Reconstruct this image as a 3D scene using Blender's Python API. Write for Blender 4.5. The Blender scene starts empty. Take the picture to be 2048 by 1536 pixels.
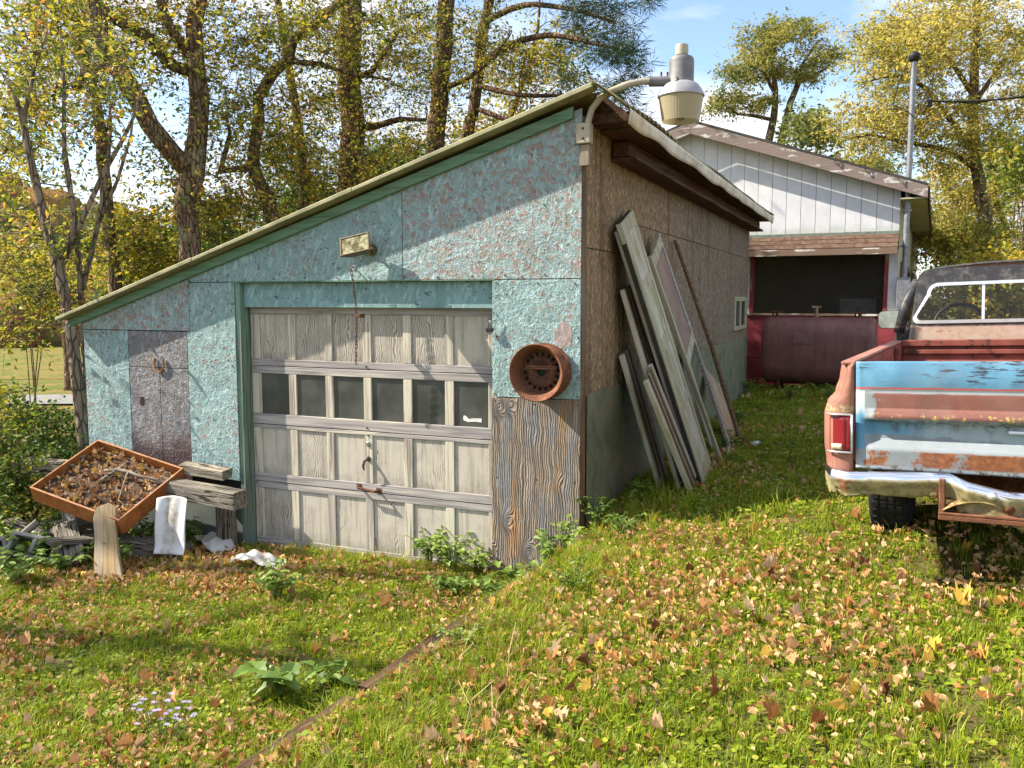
import bpy, bmesh, math, random
import numpy as np
from mathutils import Vector, Matrix, noise as mnoise
R = math.radians
scene = bpy.context.scene
COL = scene.collection
rnd = random.Random(11)
rng = np.random.default_rng(11)

# ------------------------------------------------------------------ camera
CAM = Vector((2.048, -6.021, 2.201)); FPX = 1700.0; PITCH = R(5.73); YAW = R(23.38)
cam = bpy.data.cameras.new('camera'); camo = bpy.data.objects.new('camera', cam); COL.objects.link(camo)
camo.location = CAM; camo.rotation_euler = (R(90) - PITCH, 0, YAW)
cam.sensor_width = 36; cam.lens = 36 * FPX / 2048; cam.clip_end = 3000; cam.clip_start = .05
scene.camera = camo
_f0 = Vector((-math.sin(YAW), math.cos(YAW), 0)); RT = Vector((math.cos(YAW), math.sin(YAW), 0)); UP3 = Vector((0, 0, 1))
FW = _f0 * math.cos(PITCH) - UP3 * math.sin(PITCH); UPV = _f0 * math.sin(PITCH) + UP3 * math.cos(PITCH)
def ray(u, v): return FW + RT * ((u - 1024) / FPX) + UPV * ((768 - v) / FPX)
def onX(u, v, x): d = ray(u, v); return CAM + d * ((x - CAM.x) / d.x)
def onY(u, v, y): d = ray(u, v); return CAM + d * ((y - CAM.y) / d.y)
def onZ(u, v, z): d = ray(u, v); return CAM + d * ((z - CAM.z) / d.z)
def dep(u, v, d): return CAM + ray(u, v) * d

# ------------------------------------------------------------------ light
SUN_EL = R(41); SUN_PHI = R(73)
SDIR = Vector((-math.sin(SUN_PHI) * math.cos(SUN_EL), -math.cos(SUN_PHI) * math.cos(SUN_EL), math.sin(SUN_EL)))
sun = bpy.data.lights.new('sun', 'SUN'); suno = bpy.data.objects.new('sun', sun); COL.objects.link(suno)
sun.energy = 5.0; sun.angle = R(.53); sun.color = (1, .91, .76)
suno.location = (-20, -6, 20); suno.rotation_euler = SDIR.to_track_quat('Z', 'Y').to_euler()
world = bpy.data.worlds.new('World'); scene.world = world; world.use_nodes = True
wn = world.node_tree; wn.nodes.clear()
def wnode(t, **k):
    n = wn.nodes.new(t)
    for a, b in k.items(): setattr(n, a, b)
    return n
sky = wnode('ShaderNodeTexSky', sky_type='NISHITA', sun_disc=False, sun_elevation=SUN_EL, sun_rotation=math.atan2(SDIR.x, SDIR.y), air_density=1.0, dust_density=.6, ozone_density=1.5)
tc = wnode('ShaderNodeTexCoord'); mp = wnode('ShaderNodeMapping'); mp.inputs['Scale'].default_value = (1, 1, 2.2); mp.inputs['Location'].default_value = (.3, .13, .2)
n1 = wnode('ShaderNodeTexNoise'); n1.inputs['Scale'].default_value = 2.6; n1.inputs['Detail'].default_value = 9; n1.inputs['Roughness'].default_value = .55; n1.inputs['Distortion'].default_value = .25
rp = wnode('ShaderNodeValToRGB'); rp.color_ramp.elements[0].position = .40; rp.color_ramp.elements[1].position = .58
n2 = wnode('ShaderNodeTexNoise'); n2.inputs['Scale'].default_value = 5; n2.inputs['Detail'].default_value = 6
rp2 = wnode('ShaderNodeValToRGB'); rp2.color_ramp.elements[0].position = .3; rp2.color_ramp.elements[1].position = .75
rp2.color_ramp.elements[0].color = (3.6, 3.8, 4.5, 1); rp2.color_ramp.elements[1].color = (6.0, 6.0, 6.1, 1)
mx = wnode('ShaderNodeMix', data_type='RGBA'); bg = wnode('ShaderNodeBackground'); wo = wnode('ShaderNodeOutputWorld')
L = wn.links.new
L(tc.outputs['Generated'], mp.inputs['Vector']); L(mp.outputs[0], n1.inputs['Vector']); L(mp.outputs[0], n2.inputs['Vector'])
L(n1.outputs['Fac'], rp.inputs[0]); L(n2.outputs['Fac'], rp2.inputs[0])
L(rp.outputs[0], mx.inputs['Factor']); L(sky.outputs[0], mx.inputs['A']); L(rp2.outputs[0], mx.inputs['B'])
L(mx.outputs['Result'], bg.inputs['Color']); L(bg.outputs[0], wo.inputs['Surface'])
bg.inputs['Strength'].default_value = .115
vs = scene.view_settings; vs.view_transform = 'Standard'; vs.look = 'None'; vs.gamma = 1; vs.use_curve_mapping = False; vs.exposure = 1.27
scene.render.engine = 'CYCLES'
scene.cycles.max_bounces = 4; scene.cycles.diffuse_bounces = 2; scene.cycles.glossy_bounces = 2; scene.cycles.transmission_bounces = 3; scene.cycles.transparent_max_bounces = 8

# ------------------------------------------------------------------ material toolkit
class NB:
    def __init__(s, name):
        s.m = bpy.data.materials.new(name); s.m.use_nodes = True; s.t = s.m.node_tree; s.t.nodes.clear()
        s.out = s.t.nodes.new('ShaderNodeOutputMaterial')
    def n(s, t, **k):
        x = s.t.nodes.new(t)
        for a, b in k.items(): setattr(x, a, b)
        return x
    def set(s, sock, v):
        if v is None: return
        if isinstance(v, bpy.types.NodeSocket): s.t.links.new(v, sock)
        else:
            try: sock.default_value = v
            except Exception:
                sock.default_value = (v[0], v[1], v[2], 1) if hasattr(v, '__len__') else (v, v, v)
    def coord(s, rand=False):
        c = s.n('ShaderNodeTexCoord').outputs['Object']
        if rand:
            oi = s.n('ShaderNodeObjectInfo').outputs['Random']
            mu = s.math('MULTIPLY', oi, 37.0)
            v = s.n('ShaderNodeVectorMath', operation='ADD'); s.set(v.inputs[0], c)
            cb = s.n('ShaderNodeCombineXYZ'); s.set(cb.inputs[0], mu); s.set(cb.inputs[1], mu); s.set(cb.inputs[2], mu)
            s.set(v.inputs[1], cb.outputs[0]); return v.outputs[0]
        return c
    def sep(s, v):
        x = s.n('ShaderNodeSeparateXYZ'); s.set(x.inputs[0], v); return x.outputs
    def map(s, v, scale=(1, 1, 1), rot=(0, 0, 0), loc=(0, 0, 0)):
        x = s.n('ShaderNodeMapping'); s.set(x.inputs[0], v); x.inputs['Scale'].default_value = scale; x.inputs['Rotation'].default_value = rot; x.inputs['Location'].default_value = loc
        return x.outputs[0]
    def noise(s, v, scale, detail=5, rough=.55, dist=0, color=False):
        x = s.n('ShaderNodeTexNoise'); s.set(x.inputs['Vector'], v)
        x.inputs['Scale'].default_value = scale; x.inputs['Detail'].default_value = detail; x.inputs['Roughness'].default_value = rough; x.inputs['Distortion'].default_value = dist
        return x.outputs['Color' if color else 'Fac']
    def voro(s, v, scale, out='Color', feature='F1', rand=1):
        x = s.n('ShaderNodeTexVoronoi', feature=feature); s.set(x.inputs['Vector'], v); x.inputs['Scale'].default_value = scale; x.inputs['Randomness'].default_value = rand
        return x.outputs[out]
    def wave(s, v, scale, dist, detail=2, dscale=1, direction='X', profile='SIN', rough=.5):
        x = s.n('ShaderNodeTexWave', bands_direction=direction, wave_profile=profile); s.set(x.inputs['Vector'], v)
        x.inputs['Scale'].default_value = scale; x.inputs['Distortion'].default_value = dist; x.inputs['Detail'].default_value = detail; x.inputs['Detail Scale'].default_value = dscale; x.inputs['Detail Roughness'].default_value = rough
        return x.outputs['Fac']
    def ramp(s, f, stops, interp='LINEAR'):
        x = s.n('ShaderNodeValToRGB'); s.set(x.inputs[0], f); e = x.color_ramp.elements; x.color_ramp.interpolation = interp
        while len(e) < len(stops): e.new(.5)
        for i, (p, c) in enumerate(stops):
            e[i].position = p; e[i].color = (c, c, c, 1) if not hasattr(c, '__len__') else (*c[:3], 1)
        return x.outputs[0]
    def mix(s, f, a, b, mode='MIX'):
        x = s.n('ShaderNodeMix', data_type='RGBA', blend_type=mode); s.set(x.inputs['Factor'], f); s.set(x.inputs['A'], a); s.set(x.inputs['B'], b); return x.outputs['Result']
    def math(s, op, a, b=0.0, clamp=False):
        x = s.n('ShaderNodeMath', operation=op, use_clamp=clamp); s.set(x.inputs[0], a); s.set(x.inputs[1], b); return x.outputs[0]
    def step(s, v, a, b):
        x = s.n('ShaderNodeMapRange', interpolation_type='SMOOTHSTEP'); s.set(x.inputs[0], v); x.inputs[1].default_value = a; x.inputs[2].default_value = b; return x.outputs[0]
    def bump(s, h, strength=.5, dist=.01, normal=None):
        x = s.n('ShaderNodeBump'); s.set(x.inputs['Height'], h); x.inputs['Strength'].default_value = strength; x.inputs['Distance'].default_value = dist
        if normal is not None: s.set(x.inputs['Normal'], normal)
        return x.outputs[0]
    def attr(s, name, out='Fac'):
        x = s.n('ShaderNodeAttribute', attribute_name=name); return x.outputs[out]
    def rand(s): return s.n('ShaderNodeObjectInfo').outputs['Random']
    def done(s, color, rough=.8, normal=None, metal=0, spec=.3, trans=0, alpha=None, translucent=None, emit=None):
        b = s.n('ShaderNodeBsdfPrincipled'); s.set(b.inputs['Base Color'], color); s.set(b.inputs['Roughness'], rough); s.set(b.inputs['Metallic'], metal); s.set(b.inputs['Specular IOR Level'], spec)
        s.set(b.inputs['Transmission Weight'], trans)
        if alpha is not None: s.set(b.inputs['Alpha'], alpha)
        if normal is not None: s.set(b.inputs['Normal'], normal)
        o = b.outputs[0]
        if translucent:
            t = s.n('ShaderNodeBsdfTranslucent'); s.set(t.inputs[0], color if translucent is True or not isinstance(translucent, tuple) else translucent[1])
            mxs = s.n('ShaderNodeMixShader'); mxs.inputs[0].default_value = translucent[0] if isinstance(translucent, tuple) else translucent
            s.t.links.new(o, mxs.inputs[1]); s.t.links.new(t.outputs[0], mxs.inputs[2]); o = mxs.outputs[0]
        s.t.links.new(o, s.out.inputs['Surface']); return s.m

def plain(name, c, rough=.8, metal=0, var=.25, scale=9, bump=.15, spec=.3, dirt=None):
    b = NB(name); v = b.coord(True); n = b.noise(v, scale, 6, .6)
    lo = tuple(x * (1 - var) for x in c); hi = tuple(min(1, x * (1 + var)) for x in c)
    col = b.mix(b.step(n, .3, .7), lo, hi)
    if dirt: col = b.mix(b.math('MULTIPLY', b.step(b.noise(v, scale * .37, 7, .65), .5, .68), dirt[0]), col, dirt[1])
    return b.done(col, rough, b.bump(b.noise(v, scale * 6, 4), bump, .004), metal, spec)

def osb(name, c1, c2, worn, worn_amt=.5, axis='Y', spec=.25, hstr=1.0, sheen_rough=.6, grime=None):
    """oriented strand board: three layers of long flakes lying over one another, painted and flaking"""
    b = NB(name); v0 = b.coord(); wv = b.noise(v0, 3.5, 3, .5, color=True)
    vm = b.n('ShaderNodeVectorMath', operation='MULTIPLY_ADD'); b.set(vm.inputs[0], wv); vm.inputs[1].default_value = (.09, .09, .09); b.set(vm.inputs[2], v0); v = vm.outputs[0]
    hs = []; rs = []
    for k, (ang, sc) in enumerate(((14, (11, 38)), (-47, (13, 46)), (74, (14, 44)), (-12, (24, 90)))):
        rot = (0, R(ang), 0) if axis == 'Y' else (R(ang), 0, 0)
        mv = b.map(v, (1, 1, 1), rot, (k * 3.1, k * 1.7, k * .9))
        mv = b.map(mv, (sc[0], 5, sc[1]) if axis == 'Y' else (5, sc[0], sc[1]))
        c = b.voro(mv, 1.0, 'Color'); d = b.voro(mv, 1.0, 'Distance')
        s3 = b.n('ShaderNodeSeparateColor'); b.set(s3.inputs[0], c)
        tilt = b.math('MULTIPLY', d, .35)
        hs.append(b.math('ADD', s3.outputs[0], tilt)); rs.append(s3.outputs[1])
    h = b.math('MAXIMUM', b.math('MAXIMUM', hs[0], hs[1]), b.math('MAXIMUM', hs[2], b.math('MULTIPLY', hs[3], .9)))
    isl = b.math('GREATER_THAN', hs[0], b.math('MAXIMUM', hs[1], hs[2]))
    r = b.mix(isl, rs[1], rs[0])
    edge = b.step(h, .66, .52)          # low spots between flakes
    big = b.noise(v0, 1.7, 5, .6)
    w = b.math('MULTIPLY', b.math('MULTIPLY', b.step(b.math('ADD', b.math('MULTIPLY', r, .6), b.math('MULTIPLY', big, .8)), 1.10 - worn_amt * .36, 1.22 - worn_amt * .36), b.step(b.noise(v0, 16, 4), .40, .56)), .8)
    col = b.mix(b.step(big, .3, .7), c1, c2)
    col = b.mix(b.math('MULTIPLY', r, .5), col, b.mix(1.0, col, (.70, .74, .73), 'MULTIPLY')); col = b.mix(b.math('MULTIPLY', b.step(rs[2], .55, .95), .55), col, tuple(min(1, x * 1.28 + .05) for x in c2))
    col = b.mix(b.math('MULTIPLY', edge, .75), col, tuple(x * .35 for x in worn))
    col = b.mix(w, col, worn); sn = b.noise(b.map(v0, (13, 13, 1.1)), 1, 5, .6); col = b.mix(b.math('MULTIPLY', b.step(sn, .54, .70), .30), col, b.mix(1.0, col, (.55, .58, .50), 'MULTIPLY'))
    fine = b.noise(b.map(v0, (60, 20, 130) if axis == 'Y' else (20, 60, 130)), 1, 3)
    if grime:
        z = b.sep(v0)[2]; g = b.math('MULTIPLY', b.step(b.math('ADD', z, b.math('MULTIPLY', b.noise(v0, 4, 6), .5)), grime[0] + .35, grime[0]), grime[1]); col = b.mix(g, col, grime[2])
    wr = b.noise(b.map(v0, (26, 26, 17)), 1, 4, .6, 2.2); crease = b.math('MULTIPLY', b.math('MULTIPLY', b.step(wr, .47, .40), b.step(big, .36, .55)), .35 if hstr > .5 else .1); col = b.mix(crease, col, tuple(x * .5 for x in c1))
    hh = b.math('ADD', b.math('ADD', b.math('MULTIPLY', h, .75), b.math('MULTIPLY', fine, .12)), b.math('MULTIPLY', b.math('MULTIPLY', wr, b.step(big, .30, .62)), .9))
    return b.done(col, b.math('ADD', sheen_rough, b.math('MULTIPLY', r, .2)), b.bump(hh, hstr, .020), 0, spec)

def wood(name, base, dark, light, axis=2, scale=1.0, paint=None, bump=.5, rough=.85):
    """weathered boards: long grain along one axis; paint = (colour, amount left)"""
    b = NB(name); v = b.coord(True); st = [42 * scale] * 3; st[axis] = 1.6 * scale
    g = b.noise(b.map(v, tuple(st)), 1, 6, .6, .6)
    st2 = [9 * scale] * 3; st2[axis] = .7 * scale
    g2 = b.noise(b.map(v, tuple(st2)), 1, 5, .55, .9)
    col = b.ramp(g, [(.3, dark), (.5, base), (.72, light)])
    col = b.mix(b.step(g2, .35, .7), col, b.mix(1.0, col, tuple(x / max(base) for x in base), 'MULTIPLY'))
    if paint:
        pm = b.math('MULTIPLY', b.step(b.math('ADD', b.math('MULTIPLY', g2, .65), b.math('MULTIPLY', g, .45)), .75 - paint[1] * .5, .87 - paint[1] * .5), .92)
        col = b.mix(pm, col, paint[0])
    return b.done(col, rough, b.bump(b.math('ADD', g, b.math('MULTIPLY', g2, .6)), bump, .006), 0, .2)

def leafmat(name, stops, trans=.4, rough=.55, attr='lc'):
    b = NB(name); f = b.attr(attr) if attr else b.rand()
    col = b.ramp(f, stops)
    return b.done(col, rough, None, 0, .35, translucent=(trans, b.mix(.5, col, (.5, .5, .05), 'MULTIPLY') if False else col))

# ------------------------------------------------------------------ mesh toolkit
def tag(o, label=None, cat=None, group=None, kind=None):
    if label: o['label'] = label
    if cat: o['category'] = cat
    if group: o['group'] = group
    if kind: o['kind'] = kind
    return o
def empty(name, loc, label, cat, group=None, rot=None):
    e = bpy.data.objects.new(name, None); COL.objects.link(e); e.location = loc; e.empty_display_size = .1
    if rot is not None: e.rotation_euler = rot
    return tag(e, label, cat, group)
class MB:
    def __init__(s): s.v = []; s.f = []
    def add(s, vs, fs):
        o = len(s.v); s.v += [tuple(x) for x in vs]; s.f += [tuple(i + o for i in f) for f in fs]; return s
    def box(s, x0, x1, y0, y1, z0, z1, M=None):
        vs = [Vector((x, y, z)) for z in (z0, z1) for y in (y0, y1) for x in (x0, x1)]
        if M is not None: vs = [M @ p for p in vs]
        return s.add(vs, [(0, 2, 3, 1), (4, 5, 7, 6), (0, 1, 5, 4), (2, 6, 7, 3), (0, 4, 6, 2), (1, 3, 7, 5)])
    def prism(s, poly, a, b, axis='Y', M=None):
        """polygon in the plane across axis, extruded from a to b along it"""
        n = len(poly)
        def P(p, t): return {'Y': (p[0], t, p[1]), 'X': (t, p[0], p[1]), 'Z': (p[0], p[1], t)}[axis]
        vs = [Vector(P(p, a)) for p in poly] + [Vector(P(p, b)) for p in poly]
        if M is not None: vs = [M @ p for p in vs]
        ar = sum(poly[i][0] * poly[(i + 1) % n][1] - poly[(i + 1) % n][0] * poly[i][1] for i in range(n))
        fl = (ar > 0) ^ (b < a) ^ (axis == 'Y')
        f = [tuple(range(n - 1, -1, -1)), tuple(range(n, 2 * n))] + [(i, (i + 1) % n, n + (i + 1) % n, n + i) for i in range(n)]
        if not fl: f = [tuple(reversed(q)) for q in f]
        return s.add(vs, f)
    def tube(s, pts, rad, k=8, cap=True):
        pts = [Vector(p) for p in pts]; n = len(pts); rad = list(rad) if hasattr(rad, '__len__') else [rad] * n
        vs = []; ref = None
        for i, p in enumerate(pts):
            t = (pts[min(i + 1, n - 1)] - pts[max(i - 1, 0)]).normalized()
            if ref is None: ref = t.orthogonal().normalized()
            else: ref = (ref - t * ref.dot(t)); ref = ref.normalized() if ref.length > 1e-6 else t.orthogonal().normalized()
            bb = t.cross(ref)
            for j in range(k):
                a = 2 * math.pi * j / k; vs.append(p + (ref * math.cos(a) + bb * math.sin(a)) * rad[i])
        fs = [(i * k + j, i * k + (j + 1) % k, (i + 1) * k + (j + 1) % k, (i + 1) * k + j) for i in range(n - 1) for j in range(k)]
        if cap: fs += [tuple(range(k - 1, -1, -1)), tuple(range((n - 1) * k, n * k))]
        return s.add(vs, fs)
    def lathe(s, prof, k=24, M=None, arc=1.0, cap=True):
        """profile (r, z) about local z"""
        vs = []; n = len(prof)
        for r, z in prof:
            for j in range(k): a = 2 * math.pi * j / k; vs.append(Vector((r * math.cos(a), r * math.sin(a), z)))
        if M is not None: vs = [M @ p for p in vs]
        fs = [(i * k + j, i * k + (j + 1) % k, (i + 1) * k + (j + 1) % k, (i + 1) * k + j) for i in range(n - 1) for j in range(k)]
        if cap: fs += [tuple(range(k - 1, -1, -1)), tuple(range((n - 1) * k, n * k))]
        return s.add(vs, fs)
    def grid(s, nu, nv, fn, skip=None, closeu=False):
        vs = [fn(i / (nu - 1) if nu > 1 else 0, j / (nv - 1)) for i in range(nu) for j in range(nv)]
        fs = [(i * nv + j, (i + 1) * nv + j, (i + 1) * nv + j + 1, i * nv + j + 1) for i in range(nu - 1) for j in range(nv - 1) if not (skip and skip(i, j))]
        return s.add(vs, fs)
    def build(s, name, mat, parent=None, bevel=0, smooth=False, kind=None, solid=0, off=None, seg=1, label=None):
        me = bpy.data.meshes.new(name)
        vs = s.v if off is None else [(v[0] - off[0], v[1] - off[1], v[2] - off[2]) for v in s.v]
        me.from_pydata([tuple(v) for v in vs], [], s.f); me.validate()
        if mat: me.materials.append(mat)
        if bevel or smooth == 'weld':
            bm = bmesh.new(); bm.from_mesh(me)
            if bevel:
                es = [e for e in bm.edges if len(e.link_faces) == 2 and e.calc_face_angle(0) > .5]
                bmesh.ops.bevel(bm, geom=es, offset=bevel, segments=seg, profile=.5, affect='EDGES', clamp_overlap=True)
            bm.to_mesh(me); bm.free()
        if smooth:
            me.polygons.foreach_set('use_smooth', [True] * len(me.polygons))
            if smooth == 'auto': me.set_sharp_from_angle(angle=R(40))
        o = bpy.data.objects.new(name, me); COL.objects.link(o)
        if parent is not None: o.parent = parent
        if kind: o['kind'] = kind
        if label: o['label'] = label
        if solid:
            md = o.modifiers.new('solid', 'SOLIDIFY'); md.thickness = solid; md.offset = 0
        return o
def link_copy(o, parent=None):
    c = o.copy(); COL.objects.link(c); c.parent = parent
    for ch in list(o.children): link_copy(ch, c)
    return c
def fbm(x, y, s, seed=0):
    """cheap smooth value noise for arrays"""
    x = np.asarray(x, float) * s + seed * 17.3; y = np.asarray(y, float) * s - seed * 9.1
    return (np.sin(x * 1.7 + 1.3 * np.sin(y * 1.1)) + np.sin(y * 2.1 + 1.7 * np.sin(x * .9 + 2)) + .6 * np.sin(x * 3.9 + y * 2.7) + .5 * np.sin(x * 5.3 - y * 6.1 + 1)) / 3.1

# ------------------------------------------------------------------ ground
def sst(a, b, x):
    t = np.clip((np.asarray(x, float) - a) / (b - a), 0, 1); return t * t * (3 - 2 * t)
def ridge_x(Y): return .055 + .107 * (np.clip(Y, -8, 0) + .46)
def ground_z(X, Y, fine=True):
    X = np.asarray(X, float); Y = np.asarray(Y, float)
    kx = .128 - .088 * sst(1, 8, Y)
    lawn = .45 + .06 * np.clip(Y, -6, 0) + .022 * np.clip(Y, 0, 14) + kx * np.clip(X, 0, 4.2) + .03 * np.clip(X - 4.2, 0, 40)
    drive = -.03 + .03 * np.clip(X + 2, -4, 3) - .085 * np.clip(-6 - X, 0, 14) - .015 * np.clip(-20 - X, 0, 60)
    s = sst(-.30, .10, X - ridge_x(Y))
    s = np.where(Y > .3, sst(-5.6, -4.6, X), s) * 1.0
    s = np.where((Y > -.05) & (Y <= .3), np.where(X > -.02, np.maximum(s, sst(-.02, .02, X)), s), s)
    back = sst(9, 16, Y); s = s * (1 - back * sst(-4, -9, X))
    z = drive + (lawn - drive) * s
    if fine: z = z + .022 * fbm(X, Y, 1.1, 1) + .010 * fbm(X, Y, 4.1, 2) + .09 * fbm(X, Y, .11, 3) * sst(8, 30, np.hypot(X, Y))
    return z
def gz(x, y): return float(ground_z(x, y))
def axis_pts(lo, hi, d, far, g=1.22):
    a = list(np.arange(lo, hi, d)); st = d; x = a[-1]
    while x < far: st *= g; x += st; a.append(x)
    st = d; x = lo; b = []
    while x > -far: st *= g; x -= st; b.append(x)
    return np.array(b[::-1] + a)
gx = axis_pts(-7, 5.5, .09, 600); gy = axis_pts(-5.5, 4, .09, 600)
GX, GY = np.meshgrid(gx, gy, indexing='ij'); GZ = ground_z(GX, GY)
nx, ny = GX.shape
gv = np.stack([GX, GY, GZ], -1).reshape(-1, 3)
ii = (np.arange(nx - 1)[:, None] * ny + np.arange(ny - 1)[None, :]).ravel()
gf = np.stack([ii, ii + ny, ii + ny + 1, ii + 1], -1)
def np_mesh(name, v, f):
    me = bpy.data.meshes.new(name); k = f.shape[1]
    me.vertices.add(len(v)); me.vertices.foreach_set('co', np.asarray(v, np.float32).ravel())
    me.loops.add(f.size); me.loops.foreach_set('vertex_index', f.astype(np.int32).ravel())
    me.polygons.add(len(f)); me.polygons.foreach_set('loop_start', np.arange(0, f.size, k, dtype=np.int32))
    me.update(calc_edges=True); return me
b = NB('soil and turf'); v = b.coord(); n = b.noise(v, 1.3, 8, .65); n2_ = b.noise(v, 14, 6, .7); n3 = b.noise(v, 90, 3)
c = b.mix(b.step(n2_, .35, .65), (.075, .055, .03), (.10, .14, .025))
c = b.mix(b.step(n, .42, .62), c, (.10, .075, .03)); c = b.mix(b.step(n3, .5, .75), c, (.20, .13, .055))
dist = b.math('POWER', b.math('ADD', b.math('POWER', b.sep(v)[0], 2.0), b.math('POWER', b.sep(v)[1], 2.0)), .5)
c = b.mix(b.step(dist, 12, 26), c, b.mix(b.step(b.noise(v, .9, 8, .7), .4, .6), (.095, .125, .025), (.20, .145, .045)))
MAT_GROUND = b.done(c, .95, b.bump(n2_, .8, .03), 0, .1)
me = np_mesh('ground', gv, gf); me.materials.append(MAT_GROUND); me.polygons.foreach_set('use_smooth', [True] * len(me.polygons))
ground = bpy.data.objects.new('ground', me); COL.objects.link(ground); tag(ground, kind='structure')

# paved lane beyond the shrubs
b = NB('asphalt'); v = b.coord(); n = b.noise(v, 40, 5); MAT_ROAD = b.done(b.mix(n, (.16, .16, .16), (.25, .24, .235)), .9, b.bump(b.noise(v, 200, 3), .3, .01))
m = MB(); P0 = onZ(-150, 812, -1.35); P1 = onZ(330, 806, -1.25)
dirr = (P1 - P0); dirr.z = 0; dirr.normalize(); nrm = Vector((-dirr.y, dirr.x, 0))
def roadfn(u, w):
    p = P0 - dirr * 40 + dirr * (120 * u) + nrm * ((w - .5) * 3.0) + nrm * (2.0 * math.sin(u * 4)); return (p.x, p.y, gz(p.x, p.y) + .07)
m.grid(90, 5, roadfn); o = m.build('road', MAT_ROAD, smooth=True); tag(o, kind='structure')

# far hillside
b = NB('far hillside'); v = b.coord(); n = b.noise(v, .06, 8, .7); c = b.ramp(n, [(.3, (.06, .08, .03)), (.5, (.20, .10, .035)), (.7, (.16, .14, .04))]); MAT_HILL = b.done(c, 1)
m = MB()
def hillfn(u, w):
    a = R(20 + 95 * u) + YAW - R(10); d = 85 + 150 * w
    x = CAM.x - math.sin(a) * d; y = CAM.y + math.cos(a) * d
    h = (46 * (1 - (1 - w) ** 1.6)) * (.72 + .28 * math.sin(u * 7 + .8) + .10 * math.sin(u * 17)) * min(1, max(.25, (u - .05) * 4))
    return (x, y, -4 + h)
m.grid(60, 24, hillfn); o = m.build('hill', MAT_HILL, smooth=True); tag(o, kind='structure')

# ------------------------------------------------------------------ materials of the sheds
TEAL = osb('teal painted strand board', (.245, .372, .378), (.305, .43, .435), (.33, .22, .18), .55, 'Y', grime=(.62, .5, (.06, .27, .31)))
TEAL_UP = osb('teal painted strand board flaking', (.265, .368, .375), (.33, .43, .44), (.36, .23, .185), 1.12, 'Y')
TEAL_SMOOTH = osb('teal painted header board', (.18, .31, .315), (.225, .36, .365), (.2, .16, .12), .3, 'Y', hstr=.25)
HATCH = osb('bare grey strand board', (.155, .155, .175), (.24, .24, .26), (.20, .13, .10), .7, 'Y', grime=(.95, .9, (.06, .028, .028)), spec=.45, sheen_rough=.45)
def brown_osb():
    b = NB('bare brown strand board'); v = b.coord()
    f = [b.noise(b.map(b.map(v, (1, 1, 1), (R(a), 0, 0)), (6, 52, 9)), 1, 3, .6) for a in (5, 60, -40)]
    h = b.math('MAXIMUM', b.math('MAXIMUM', f[0], f[1]), f[2]); big = b.noise(v, 1.1, 6, .6)
    st = b.noise(b.map(v, (3, 7, .5)), 1, 5, .6)
    col = b.ramp(h, [(.45, (.10, .080, .060)), (.57, (.19, .155, .12)), (.70, (.40, .34, .27))])
    col = b.mix(b.step(b.sep(v)[1], 1.2, 5), b.mix(1.0, col, (1.32, 1.14, .84), 'MULTIPLY'), b.mix(1.0, col, (1.05, 1.01, .99), 'MULTIPLY'))
    col = b.mix(b.math('MULTIPLY', b.step(st, .52, .68), .55), col, (.06, .04, .025))
    return b.done(col, .9, b.bump(h, .7, .008), 0, .15)
BROWN = brown_osb()
def green_ply():
    b = NB('algae stained plywood'); v = b.coord(); n = b.noise(v, 2.2, 7, .65, .8); g = b.noise(b.map(v, (5, 25, 3)), 1, 4)
    col = b.ramp(n, [(.35, (.10, .13, .09)), (.52, (.20, .21, .14)), (.68, (.27, .22, .15))])
    return b.done(b.mix(b.math('MULTIPLY', g, .3), col, (.06, .05, .03)), .9, b.bump(g, .4, .006), 0, .15)
GREENPLY = green_ply()
def old_ply():
    """deeply weathered sheet: raised vertical grain, knots, traces of blue-grey and orange"""
    b = NB('weathered vertical grain plywood'); v = b.coord(); x, y, z = b.sep(v)
    warp = b.noise(v, 3.2, 3, .5)
    kn = b.voro(b.map(v, (4.2, 1, 2.4), loc=(.2, 0, .35)), 1, 'Distance')
    pull = b.math('MULTIPLY', b.math('POWER', b.step(kn, .45, 0), 2.0), .16)
    xx = b.math('ADD', b.math('ADD', x, b.math('MULTIPLY', warp, .10)), pull)
    cb = b.n('ShaderNodeCombineXYZ'); b.set(cb.inputs[0], xx); b.set(cb.inputs[2], b.math('MULTIPLY', z, .05)); vv = cb.outputs[0]
    wv = b.wave(vv, 17, 4.5, 4, 3); g = b.noise(b.map(vv, (120, 1, 40)), 1, 5, .6)
    big = b.noise(b.map(v, (5, 1, 1.6)), 1, 5, .6)
    col = b.ramp(b.math('ADD', b.math('MULTIPLY', wv, .15), b.math('MULTIPLY', g, .85)), [(.25, (.085, .066, .055)), (.45, (.20, .165, .135)), (.70, (.36, .305, .25))])
    col = b.mix(b.math('MULTIPLY', b.step(big, .52, .66), .6), col, (.36, .18, .06))
    col = b.mix(b.math('MULTIPLY', b.step(b.noise(b.map(v, (9, 1, 2)), 1, 4), .48, .62), .6), col, (.17, .20, .235))
    col = b.mix(b.step(kn, .085, .05), col, (.05, .03, .02))
    hh = b.math('ADD', wv, b.math('MULTIPLY', g, .5))
    return b.done(col, .9, b.bump(hh, .9, .012), 0, .15)
OLDPLY = old_ply()
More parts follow.
